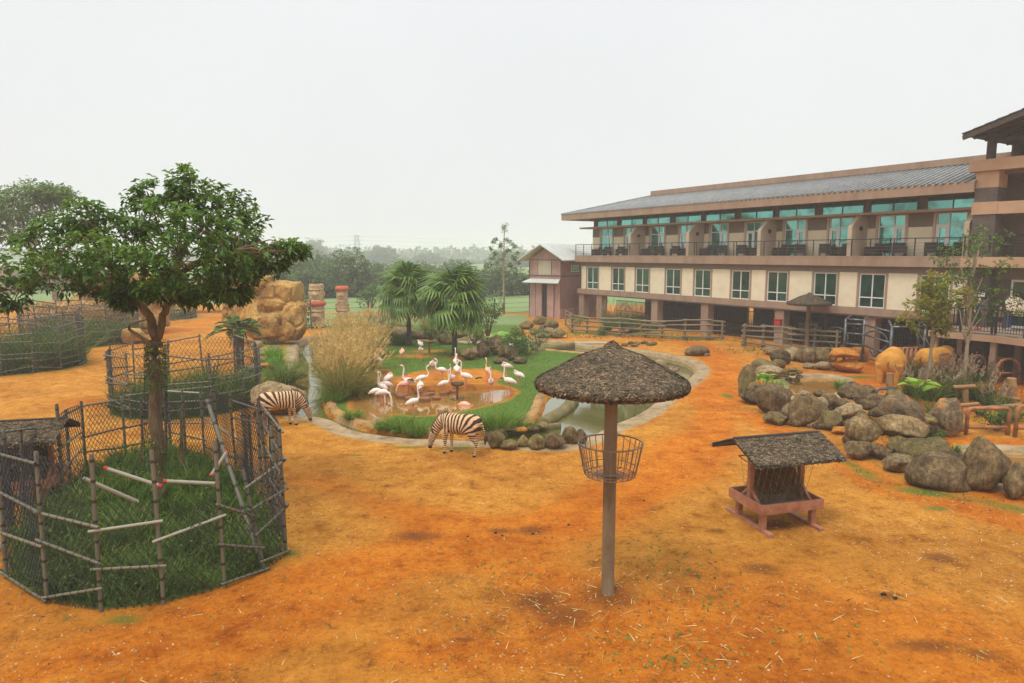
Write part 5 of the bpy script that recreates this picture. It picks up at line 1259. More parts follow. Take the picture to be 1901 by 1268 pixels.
# steel gate and corner of a pink wall far left
gt = empty('metal_gate', G(60, 545), 0, 'grey metal gate panels far left under the tree branches', 'gate'); gk = PPM(G(60, 545).y)
for a, b in ((-.75, -.05), (.05, .75)):
    w = 50/gk
    f = MB(); x0, x1, h_ = a*w, b*w, 34/gk
    f.bar((x0, 0, 0), (x0, 0, h_), .1, .1).bar((x1, 0, 0), (x1, 0, h_), .1, .1).bar((x0, 0, h_), (x1, 0, h_), .1, .1).bar((x0, 0, h_*.5), (x1, 0, h_*.5), .08, .08).bar((x0, 0, .1), (x1, 0, .1), .08, .08)
    for t in np.linspace(.15, .85, 7): f.bar((x0+(x1-x0)*t, 0, .1), (x0+(x1-x0)*t, 0, h_), .03, .03)
    f.build('gate_leaf', M['steel'], gt)
pw = G(-20, 545); k = PPM(pw.y); pwm = MB().box(pw.x-3, pw.x+30/k, pw.y, pw.y+3, 0, 46/k).box(pw.x-3.2, pw.x+34/k, pw.y-.2, pw.y+3.2, 46/k, 50/k)
tag(pwm.build('hut', M['barn']), 'corner of a pink hut at the far left edge', 'hut')

# ================================================================ TREES
def limb(mb, pts, r0, r1, n=8, wob=.02, rs=None):
    P = [Vector(p) for p in pts]; m = len(P); out = []; rad = []
    for i in range(m-1):
        for k in range(3):
            t = k/3; out.append(P[i].lerp(P[i+1], t)); rad.append(r0+(r1-r0)*((i+t)/(m-1)))
    out.append(P[-1]); rad.append(r1)
    if rs is not None: out = [p+Vector(rs.normal(0, wob, 3)) if 0 < i < len(out)-1 else p for i, p in enumerate(out)]
    mb.loft(out, rad, n)
def crown(lobes, ncl, per, leaf, m, seed, aspect=.45, droop=.35, rosette=True, vshift=0.0, shell=.45):
    """leaf rosettes spread through overlapping lobes (c, rx, ry, rz)"""
    rs = np.random.default_rng(seed); Vs = []; Fs = []; vs = []; b = 0; cent = []
    for (c, rx, ry, rz) in lobes:
        k = max(4, int(ncl)); d = rdirs(k, rs); q = rs.uniform(shell, 1.05, k)**.7
        P = np.array(c)+d*np.array([rx, ry, rz])*q[:, None]; cent.append(P)
        C = np.repeat(P, per, 0)+rs.normal(0, leaf*.30, (k*per, 3))
        D = rdirs(k*per, rs); D[:, 2] = D[:, 2]*.5-droop+.25; D = D+np.repeat(d, per, 0)*.45
        sz = leaf*rs.uniform(.65, 1.25, k*per)
        V, Fc = leaves(C, D, sz, sz*aspect, .22, .22, rs)
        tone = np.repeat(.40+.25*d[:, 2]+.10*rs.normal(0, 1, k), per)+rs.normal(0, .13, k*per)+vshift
        Vs.append(V); Fs.append(Fc+b); vs.append(np.repeat(np.clip(tone, 0, 1), 4)); b += len(V)
    return np.concatenate(Vs), np.concatenate(Fs), np.concatenate(vs), np.concatenate(cent)
# --- the big tree
tb = Gz(296, 935); TY = tb.y; tk = PPM(TY, 4)
def TP(px, py, dy=0.0): return AT(px, py, TY+dy)
tree = empty('shade_tree', tb, 0, 'big dark-leaved tree with forked trunk growing inside the front guard', 'tree')
L_ = []
def lobe(px, py, rx, ry, dy=0.0, dep=None):
    c = TP(px, py, dy)-tb; k = PPM(TY+dy, 5); L_.append(((c.x, c.y, c.z), rx/k, (dep or rx*.9)/k, ry/k))
for q in ((40,500,52,40,.4),(20,545,34,28,.2),(75,455,52,34,1.0),(118,420,56,34,.8),(160,400,40,36,.2),(150,468,70,42,-.8),(105,510,58,34,-.4),(205,430,52,40,.9),(215,485,58,42,-1.3),(255,395,48,38,.2),(290,360,40,26,.6),(338,345,30,34,0),(310,410,66,48,-1.0),(375,365,50,36,.4),(420,385,48,42,.2),(372,430,72,50,-1.4),(450,420,46,44,.6),(470,465,52,42,0),(420,480,60,44,-1.0),(505,480,34,30,.3),(545,462,22,14,.3),(330,480,68,44,-1.6),(275,505,56,36,-.6),(350,525,60,28,.2),(420,525,44,24,.2),(255,540,30,16,.3),(180,525,44,24,.3),(300,455,60,50,1.4),(430,440,60,50,1.3),(180,450,60,40,1.5),(240,560,16,12,.2),(455,500,40,26,.3),(300,540,40,20,-.8),(390,545,44,18,-.6),(225,545,30,16,-.6),(345,550,26,14,.5),(440,545,26,14,.4)):
    lobe(*q)
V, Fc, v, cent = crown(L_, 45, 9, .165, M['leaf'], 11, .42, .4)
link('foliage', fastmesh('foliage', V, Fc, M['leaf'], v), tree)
rsT = np.random.default_rng(3)
tr = MB(); P = lambda px, py, dy=0.0: tuple(TP(px, py, dy)-tb)
limb(tr, [(0, 0, -.1), P(292,850), P(288,760), P(287,690), P(290,640), P(293,612)], .15, .125, 12, .02, rsT)
limb(tr, [P(291,630), P(275,585), P(258,560), P(238,530,-.1), P(212,500,-.2), P(160,470,-.3)], .105, .04, 9, .03, rsT)
limb(tr, [P(293,628), P(304,585), P(312,558), P(322,520,.1), P(335,470,.2), P(340,400,.2), P(338,345,.1)], .095, .03, 9, .03, rsT)
limb(tr, [P(238,530,-.1), P(200,540,.1), P(150,515,.1), P(90,512,.2), P(35,500,.3)], .085, .03, 7, .03, rsT)
limb(tr, [P(258,560), P(262,520,.4), P(270,470,.5), P(262,400,.3)], .085, .03, 7, .03, rsT)
limb(tr, [P(322,520,.1), P(360,495,-.4), P(410,470,-.6), P(470,460,-.2), P(520,475,.2)], .08, .02, 7, .03, rsT)
limb(tr, [P(335,470,.2), P(380,420,.5), P(430,400,.4)], .07, .02, 7, .03, rsT)
limb(tr, [P(212,500,-.2), P(190,440,.3), P(150,405,.3)], .06, .02, 7, .03, rsT)
limb(tr, [P(312,558), P(370,530,.3), P(430,520,.2)], .05, .015, 7, .03, rsT)
limb(tr, [P(292,648), P(262,628,-.2), P(240,612,-.2), P(238,605,-.2), P(252,598,-.2), P(276,592,-.2)], .05, .012, 7, .015, rsT)
limb(tr, [P(55,505,.25), P(42,530,.2), P(28,556,.2)], .025, .01, 6, .02, rsT)
for i in rsT.choice(len(cent), 190, replace=False):
    e_ = cent[i]; base = np.array(min((P(212,500,-.2), P(322,520,.1), P(335,470,.2), P(262,440,.4), P(90,512,.2), P(430,465,-.3), P(380,420,.5), P(170,440,.2)), key=lambda b: np.linalg.norm(np.array(b)-e_)))
    mid = (base+e_)/2+rsT.normal(0, .12, 3); tr.loft([tuple(base), tuple(mid), tuple(e_)], [.022, .014, .005], 5)
tr.build('trunk', M['bark'], tree, smooth=True)
# netting sleeve and creeper on the trunk
cr = rsT.uniform(0, 1, 1500); an = rsT.uniform(0, 6.283, 1500); yy = np.where(cr < .45, 640+cr*180, 720+cr*190)
B = np.array([P(289, y_) for y_ in yy]); rr = .16+.03*rsT.normal(0, 1, 1500)
C_ = B+np.column_stack([rr*np.cos(an), rr*np.sin(an), rsT.normal(0, .1, 1500)])
V, Fc = leaves(C_, np.column_stack([np.cos(an), np.sin(an), rsT.normal(-.2, .6, 1500)]), .075, .035, .2, .2, rsT)
link('creeper', fastmesh('creeper', V, Fc, M['leaf'], np.repeat(rsT.uniform(.2, .9, 1500), 4)), tree)
sl = MB()
for k in range(20):
    for s_ in (1, -1):
        pts = []
        for t in np.linspace(0, 1, 16):
            a = 2*math.pi*k/20+s_*t*2.4; c_ = Vector(P(289, 865-230*t)); pts.append(c_+Vector((.24*math.cos(a), .24*math.sin(a), 0)))
        sl.loft(pts, [.0035]*16, 3, cap=False)
sl.build('netting_sleeve', M['net'], tree)['kind'] = 'stuff'
# --- generic trees
def tree_at(px, py, top, w, label, seed, leaf, m, ncl=26, per=6, trunk=.12, bark='bark', group=None, nl=9, crown_lo=.35, Y=None, name='tree', flat=1.0, vshift=0, aspect=.5, cat='tree', shell=.4):
    """px,py foot pixel, top pixel row, w crown width in pixels"""
    g = G(px, py) if Y is None else Vector((ray(px, py).x/ray(px, py).y*Y, Y, 0)); k = PPM(g.y, 4); Ht = AT(px, top, g.y).z; W = w/k; rs = np.random.default_rng(seed)
    e = empty(name, g, 0, label, cat, group); lob = []
    c0 = Ht*crown_lo; ch = Ht-c0
    for i in range(nl):
        f = (i+.5)/nl; a = i*2.4+rs.uniform(-.4, .4); zz = c0+ch*(.18+.68*f); rr = W*.30*math.sqrt(max(.05, 1-(1.7*f-.75)**2))*rs.uniform(.5, 1.1)
        s = rs.uniform(.17, .27)*W
        lob.append(((rr*math.cos(a), rr*math.sin(a)*.9, zz), s, s, min(s*.72*flat, ch*.3)))
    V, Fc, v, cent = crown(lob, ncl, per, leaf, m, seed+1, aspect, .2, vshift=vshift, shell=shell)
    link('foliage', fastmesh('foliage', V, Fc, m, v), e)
    t = MB(); limb(t, [(0, 0, -.1), (rs.normal(0, .05)*W*.2, 0, c0), (0, 0, c0+ch*.55), (0, 0, Ht-.2*ch)], trunk, trunk*.15, 7, trunk*.15, rs)
    for (c_, sx, _, sz) in lob: limb(t, [(0, 0, max(c0*.8, c_[2]-ch*.35)), (c_[0]*.5, c_[1]*.5, c_[2]-sz*.8), c_], trunk*.4, trunk*.06, 5, trunk*.1, rs)
    t.build('trunk', M[bark], e, smooth=True); return e
# slim trees by the deck
tree_at(1721, 738, 500, 128, 'slim young tree with sparse yellowing leaves in front of the deck', 301, .16, M['leaf4'], 46, 7, .085, 'barkgrey', 'slim trees by the deck', 8, .42, shell=.2)
tree_at(1787, 722, 400, 190, 'taller slim tree with thin open crown beside the deck railing', 302, .15, M['shrub'], 32, 7, .10, 'barkgrey', 'slim trees by the deck', 9, .30, vshift=.15, shell=.2, flat=.7)
tree_at(1530, 640, 485, 100, 'thin sapling in front of the lodge windows beside the canopy', 303, .16, M['shrub'], 9, 5, .06, 'barkgrey', 'slim trees by the deck', 7, .4, shell=.2)
tree_at(1612, 650, 478, 120, 'wispy sapling in front of the lodge right of the steel pen', 304, .16, M['shrub'], 8, 5, .06, 'barkgrey', 'slim trees by the deck', 7, .4, shell=.2)
# feathery acacia at the left edge
ac = G(118, 606); k = PPM(ac.y, 5); ace = empty('acacia_tree', ac, 0, 'feathery flat-topped acacia behind the big tree at the left edge', 'tree')
def AP(px, py, dy=0): return tuple(AT(px, py, ac.y+dy)-ac)
AL = [(AP(30,370), 95/k, 90/k, 26/k), (AP(70,360,.5), 60/k, 60/k, 22/k), (AP(-30,385,-.5), 90/k, 80/k, 30/k), (AP(100,362,0), 34/k, 34/k, 14/k), (AP(20,395,-1), 80/k, 70/k, 24/k), (AP(10,430,0), 60/k, 60/k, 24/k), (AP(-40,440,.5), 70/k, 60/k, 30/k)]
V, Fc, v, cent = crown(AL, 130, 12, .40, M['leaf2'], 41, .3, .15, shell=.25, vshift=.35); link('foliage', fastmesh('foliage', V, Fc, M['leaf2'], v), ace)
at_ = MB(); limb(at_, [(0, 0, -.1), AP(118,580), AP(104,560), AP(100,535), AP(60,470), AP(20,430)], .28, .12, 8, .03, rsT); limb(at_, [AP(60,470), AP(40,410), AP(30,370)], .10, .03, 6, .03, rsT); limb(at_, [AP(60,470), AP(80,410), AP(95,365)], .08, .03, 6, .03, rsT); limb(at_, [AP(20,430), AP(-20,400), AP(-40,385)], .10, .03, 6, .03, rsT); limb(at_, [AP(104,560), AP(125,520), AP(140,470)], .12, .04, 6, .03, rsT)
at_.build('trunk', M['barkgrey'], ace, smooth=True)
# --- trees beyond the lawn
GM = 'trees in the mist beyond the lawn'
MID = [(505,578,466,96,98,'misty tree just right of the big tree crown'),(548,580,474,90,92,'misty tree left of the totems'),(600,580,476,84,100,'misty tree behind the left totem'),(652,578,470,100,88,'darker leafy tree behind the right totem'),(520,575,500,70,86,'short misty tree above the rock outcrop'),(575,574,505,70,84,'small misty tree behind the left totem top'),(930,582,498,104,90,'round bright green tree behind the tall pine'),(895,584,515,70,96,'misty bush-like tree right of the right palm'),(968,582,515,66,92,'misty tree close to the barn'),(470,578,490,90,100,'misty tree peeking under the big tree crown'),(760,580,492,90,112,'pale tree behind the left palm'),(850,580,490,90,112,'pale tree behind the right palm'),(705,580,494,84,104,'low pale tree right of the right totem'),(800,580,496,84,108,'low pale tree between the palms'),(420,578,500,90,104,'misty tree behind the big trunk'),(625,580,530,70,86,'low misty tree between the totems'),(730,580,515,64,88,'low bush-like tree left of the left palm'),(775,580,518,64,88,'low bush-like tree just behind the left palm'),(825,580,516,64,86,'low bush-like tree left of the right palm crown'),(875,580,508,70,86,'low bush-like tree at the right palm crown'),(680,580,512,64,88,'low bush-like tree right of the capped totem'),(490,580,530,80,84,'low tree behind the ochre outcrop'),(390,580,520,110,92,'low tree behind the second guard'),(300,580,520,110,96,'low tree far behind the forked trunk'),(190,575,515,110,100,'low tree behind the left rocks'),(80,572,512,120,104,'low tree behind the left gate'),(-10,572,508,120,104,'low tree at the far left edge'),(1000,582,528,60,95,'low tree just left of the barn')]
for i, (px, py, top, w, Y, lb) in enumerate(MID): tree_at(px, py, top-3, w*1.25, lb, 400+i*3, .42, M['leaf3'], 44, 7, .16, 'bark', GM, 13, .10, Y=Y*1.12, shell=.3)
FAR = [(585,449,60,270,'tall pale tree rising behind the misty left trees'),(560,462,50,290,'pale tree left of the tall one'),(625,472,60,260,'faint tree below the pylon'),(668,470,60,300,'faint tree right below the pylon'),(712,461,66,240,'tall pale round tree left of the palms'),(690,478,50,250,'faint tree left of the round one'),(745,482,60,270,'faint tree just left of the left palm'),(797,473,62,260,'pale bushy tree top above the left palm'),(830,484,60,280,'faint tree between the palm tops'),(862,486,56,290,'faint tree above the right palm'),(888,490,60,270,'faint tree right of the right palm top'),(945,470,90,200,'large misty tree behind the tall pine'),(905,498,60,300,'faint low tree left of the pine'),(975,484,60,210,'misty tree right behind the pine'),(520,470,70,300,'faint tree behind the big crown tip'),(775,488,60,300,'faint tree behind the left palm crown'),(655,486,60,320,'faint low tree left of the round pale tree'),(450,478,70,280,'faint tree behind the trunk of the big crown'),(400,482,80,280,'faint tree behind the big crown centre'),(340,486,80,290,'faint tree behind the forked trunk'),(200,486,90,280,'faint tree behind the left branches'),(100,488,90,260,'faint tree behind the acacia'),(1015,492,70,300,'faint tree hidden behind the barn roof'),(270,488,80,300,'faint tree left of the forked trunk')]
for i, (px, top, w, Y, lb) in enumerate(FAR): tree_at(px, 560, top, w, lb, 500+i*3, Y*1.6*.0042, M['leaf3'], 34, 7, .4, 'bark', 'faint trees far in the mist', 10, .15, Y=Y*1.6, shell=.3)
rsW = np.random.default_rng(77)
wv = []; n_ = 6500
WP = np.column_stack([rsW.uniform(-560, 100, n_), rsW.uniform(520, 720, n_), np.zeros(n_)]); hgt = 9.0+4.0*gnoise(WP[:, :2], .045, 4)+2.0*gnoise(WP[:, :2], .15, 1)
WP[:, 2] = hgt*rsW.uniform(.0, 1.0, n_)**.6
V, Fc = leaves(WP, rdirs(n_, rsW), 5.0, 3.2, .2, .1, rsW)
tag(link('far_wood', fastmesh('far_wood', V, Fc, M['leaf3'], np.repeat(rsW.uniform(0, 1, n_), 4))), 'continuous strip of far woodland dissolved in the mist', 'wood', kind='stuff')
# --- tall bare-branched pine with leafy tufts
pb = G(935, 583); k = PPM(pb.y, 6); pine = empty('tall_pine', pb, 0, 'tall slender pine with round leaf tufts at branch ends near the barn', 'tree')
pt_ = MB(); Ht = AT(937, 418, pb.y).z; limb(pt_, [(0, 0, -.1), (.02, 0, Ht*.5), (.08, 0, Ht)], .14, .03, 7, .01, rsT)
tuf = []
for i in range(34):
    f = .34+.64*(i/45); a = i*2.399; rr = (1.9*(1-f)**.7+.22)*rsT.uniform(.75, 1.1)
    if f < .48 and i % 3: continue
    A = Vector((.05, 0, Ht*f)); E_ = A+Vector((math.cos(a)*rr*1.25, math.sin(a)*rr, rr*.42)); limb(pt_, [A, A.lerp(E_, .6)-Vector((0, 0, .06)), E_], .03, .012, 5, .01, rsT); tuf.append((tuple(E_), .2, .2, .13))
tuf += [((.08, 0, Ht), .34, .34, .32), ((.08, 0, Ht-.5), .3, .3, .3)]
V, Fc, v, _ = crown(tuf, 8, 8, .20, M['leaf'], 71, .4, .1, shell=.2, vshift=.1); link('leaf_tufts', fastmesh('leaf_tufts', V, Fc, M['leaf'], v), pine); pt_.build('trunk', M['barkgrey'], pine, smooth=True)
# --- fan palms: every frond a part
def fan_frond(seed, m, nseg=22):
    rs = np.random.default_rng(seed); V = []; Fc = []; vv = []
    # petiole along +x then fan
    for i in range(nseg):
        a = (i/(nseg-1)-.5)*R(230); L = 1.0*(1-.25*abs(a)/R(125))*rs.uniform(.92, 1.05); d = Vector((math.cos(a), math.sin(a), .12)); s_ = Vector((-math.sin(a), math.cos(a), 0)); b = len(V); w = .066
        for t, ww, dz in ((.02, .35, 0), (.4, 1.0, .02), (.72, .75, -.10), (1.0, .06, -.58*rs.uniform(.6, 1.5))):
            c = Vector((.9, 0, 0))+d*L*t*.95+Vector((0, 0, dz)); V += [c-s_*w*ww+Vector((0, 0, .03*ww)), c+s_*w*ww]
        for q in range(3): Fc.append((b+2*q, b+2*q+1, b+2*q+3, b+2*q+2))
        vv += [np.clip(.5+rs.normal(0, .25), 0, 1)]*8
    b = len(V); V += [Vector((0, -.03, -.02)), Vector((0, .03, -.02)), Vector((.92, .02, 0)), Vector((.92, -.02, 0))]; Fc.append((b, b+1, b+2, b+3)); vv += [.9]*4
    return fastmesh('frond', [tuple(p) for p in V], Fc, m, vv)
FRD = [fan_frond(i, M['palm']) for i in range(4)]
def palm(px, py, cpx, cpy, rpx, label, seed, n=40):
    g = Gz(px, py); k = PPM(g.y, 3); c = AT(cpx, cpy, g.y)-g; r = rpx/k; rs = np.random.default_rng(seed)
    e = empty('fan_palm', g, 0, label, 'palm', 'fan palms on the island')
    t = MB(); rad = []; pts = []
    for i in range(13):
        f = i/12; pts.append(Vector((c.x*f+.03*math.sin(f*5), c.y*f, -.1+(c.z+.2)*f))); rad.append(.16*(1-.25*f)*(1+.07*(i % 2)))
    t.loft(pts, rad, 10); t.build('trunk', M['palmbark'], e, smooth=True)
    for i in range(n):
        f = (i+.5)/n; el = R(78-128*f+rs.normal(0, 7)); az = i*2.39996+rs.normal(0, .2); s = r*.60*rs.uniform(.9, 1.15)*(1 if el > -.5 else .85)
        o = link('frond', FRD[i % 4], e, tuple(c+Vector((0, 0, .12*(1-f)))), (rs.normal(0, .25), -el, az), (s, s, s))
palm(759, 642, 757, 548, 58, 'left fan palm with dark drooping fronds on the island', 1, 44)
palm(843, 660, 843, 566, 66, 'right fan palm, lower and wider, beside the grey rock', 2, 44)
# --- cycad with long leaves behind the second guard
cg = G(447, 690); k = PPM(cg.y, 2); cy_ = empty('cycad', cg, 0, 'cycad with dark shaggy stem and spreading toothed leaves behind the second guard', 'cycad'); cc = AT(447, 612, cg.y)-cg
t = MB(); t.loft([(0, 0, -.1), (0, 0, cc.z*.5), (0, 0, cc.z*.9), (0, 0, cc.z+.1)], [.17, .2, .27, .12], 10); t.build('stem', M['palmbark'], cy_, smooth=True)
for i in range(9):
    t = MB(); a = i*.75+.2; t.loft([(0, 0, cc.z), (.3*math.cos(a), .3*math.sin(a), cc.z-.1), (.5*math.cos(a), .5*math.sin(a), cc.z-.9)], [.03, .022, .01], 5); t.build('dead_leaf_stalk', M['bark'], cy_)
for i in range(15):
    rs = np.random.default_rng(900+i); a = i*2.4; el = R(58-62*(i/15)); L = 55/k*rs.uniform(.85, 1.15); n_ = 24
    t_ = np.linspace(.12, 1, n_); d = np.array([math.cos(a)*math.cos(el), math.sin(a)*math.cos(el), math.sin(el)]); sd2 = np.array([-math.sin(a), math.cos(a), 0])
    mid = np.outer(t_*L, d)-np.outer(t_**2*L*.45, [0, 0, 1])+np.array([0, 0, cc.z])
    C2 = np.concatenate([mid, mid]); D2 = np.concatenate([np.outer(np.ones(n_), sd2)+d*.6, np.outer(np.ones(n_), -sd2)+d*.6])+np.array([0, 0, .1])
    ln = L*.30*np.sin(np.pi*np.clip(np.concatenate([t_, t_]), .05, .93))**.6
    V, Fc = leaves(C2, D2, ln, ln*.34, .1, .15, rs)
    link('frond', fastmesh('frond', V, Fc, M['cycad'], np.repeat(rs.uniform(.2, 1, 2*n_), 4)), cy_)
# ================================================================ THATCHED CANOPIES
def thatch_cone(name, prof, parent, seed, n=7500, L=.062, W=.018):
    """cone base plus thousands of short bark-like strips laid on it"""
    base = MB().lathe(prof, 64).build(name, M['thatchbase'], parent, smooth=True)
    rs = np.random.default_rng(seed); pr = np.array(prof)
    seg = np.hypot(np.diff(pr[:, 0]), np.diff(pr[:, 1])); area = seg*(pr[:-1, 0]+pr[1:, 0])/2; area[-1] *= .0; cum = np.cumsum(area)/area.sum()
    s = np.searchsorted(cum, rs.uniform(0, 1, n)); s = np.clip(s, 0, len(seg)-1); t = rs.uniform(0, 1, n)
    r = pr[s, 0]*(1-t)+pr[s+1, 0]*t; z = pr[s, 1]*(1-t)+pr[s+1, 1]*t; a = rs.uniform(0, 2*np.pi, n)
    dr = (pr[s+1]-pr[s])/seg[s][:, None]; sign = np.where(dr[:, 0] > 0, 1, np.where(dr[:, 1] < 0, 1, -1))
    er = np.column_stack([np.cos(a), np.sin(a), np.zeros(n)]); et = np.column_stack([-np.sin(a), np.cos(a), np.zeros(n)])
    down = er*dr[:, :1]+np.array([0, 0, 1])*dr[:, 1:2]; nor = np.cross(down, et); nor *= np.sign((nor*(er+np.array([0, 0, 1.2]))).sum(1))[:, None]
    # strips mostly run across the slope with random turns, like the photograph's scaly thatch
    ang = rs.normal(0, .55, n); d = et*np.cos(ang)[:, None]+down*np.sin(ang)[:, None]; w = np.cross(nor, d)
    ln = L*rs.uniform(.5, 1.5, n)[:, None]; wd = W*rs.uniform(.6, 1.4, n)[:, None]; P = er*r[:, None]+np.array([0, 0, 1])*z[:, None]
    lift = rs.uniform(.004, .014, n)[:, None]
    V = np.stack([P-d*ln/2-w*wd/2+nor*.004, P+d*ln/2-w*wd/2+nor*.004, P+d*ln/2+w*wd/2+nor*lift, P-d*ln/2+w*wd/2+nor*lift], 1).reshape(-1, 3)
    o = link('thatch', fastmesh('thatch', V, np.arange(4*n).reshape(n, 4), M['thatch'], np.repeat(np.clip(rs.normal(.5, .26, n), 0, 1), 4)), base); o['kind'] = 'stuff'
    return base
def canopy(px, py, top_px, rim_py, r, label, basket, prs, seed, nth, pole_r=.11, sag=0):
    g = Gz(px, py); zt = AT(*top_px, g.y).z-g.z; zr = AT(px, rim_py, g.y).z-g.z
    e = empty('thatched_canopy', g, 0, label, 'canopy', 'thatched canopies on poles'); h = zt-zr
    prof = [(.0, zt), (.07, zt-.03), (.18, zt-.12*h/.65), (.42*r, zr+h*.62), (.68*r, zr+h*.33), (.90*r, zr+h*.10), (.98*r, zr+h*.0), (1.0*r, zr-.06), (.985*r, zr-.12), (.93*r, zr-.145), (.5*r, zr+.05), (.1, zr+.2)]
    thatch_cone('canopy_roof', prof, e, seed, nth)
    MB().lathe([(0, -.3), (pole_r, -.3), (pole_r, zr+.12), (pole_r*1.35, zr+.13), (pole_r*1.35, zr+.3), (0, zr+.3)], 18).build('pole', M['pole'], e, smooth=False)
    if basket:
        (zt_, rt, zb_, rb_, nv) = basket; wr = .0085
        b = MB(); a_ = np.linspace(0, 2*math.pi, 41); b.loft([(rt*math.cos(t), rt*math.sin(t), zt_) for t in a_], [.013]*41, 6, cap=False)
        bo = b.build('basket_rim', M['wire'], e, smooth=True)
        for rr, zz in ((rb_, zb_), (rb_*1.07, zb_+(zt_-zb_)*.22), (rb_*.6, zb_-.01)):
            q = MB(); q.loft([(rr*math.cos(t), rr*math.sin(t), zz) for t in a_], [wr]*41, 5, cap=False); q.build('basket_hoop', M['wire'], e, smooth=True)
        for i in range(nv):
            t = 2*math.pi*i/nv; MB().loft([(rt*math.cos(t), rt*math.sin(t), zt_), (rb_*1.07*math.cos(t), rb_*1.07*math.sin(t), zb_+(zt_-zb_)*.22), (rb_*math.cos(t), rb_*math.sin(t), zb_)], [wr]*3, 5).build('basket_wire', M['wire'], e)
            MB().tube((rb_*math.cos(t), rb_*math.sin(t), zb_), (pole_r*math.cos(t), pole_r*math.sin(t), zb_-.02), wr*.9, n=5).build('basket_spoke', M['wire'], e)
        MB().tube((pole_r, 0, zt_+.18), (rt*.75, -rt*.6, zt_), .005, n=4).build('stay_wire', M['wire'], e)
    return e
gU = Gz(1128, 1100)
zt_ = AT(1131, 822, gU.y).z-gU.z; zb_ = AT(1131, 880, gU.y).z-gU.z
canopy(1128, 1100, (1131, 634), 706, 1.28, 'large thatched canopy on a concrete pole with a wire hay basket in the foreground', (zt_, .54, zb_, .425, 26), None, 1, 30000)
canopy(1497, 652, (1500, 543), 562, 1.30, 'small distant thatched canopy on a pole in front of the lodge', (1.75, .55, 1.25, .42, 16), None, 2, 7000, .125)
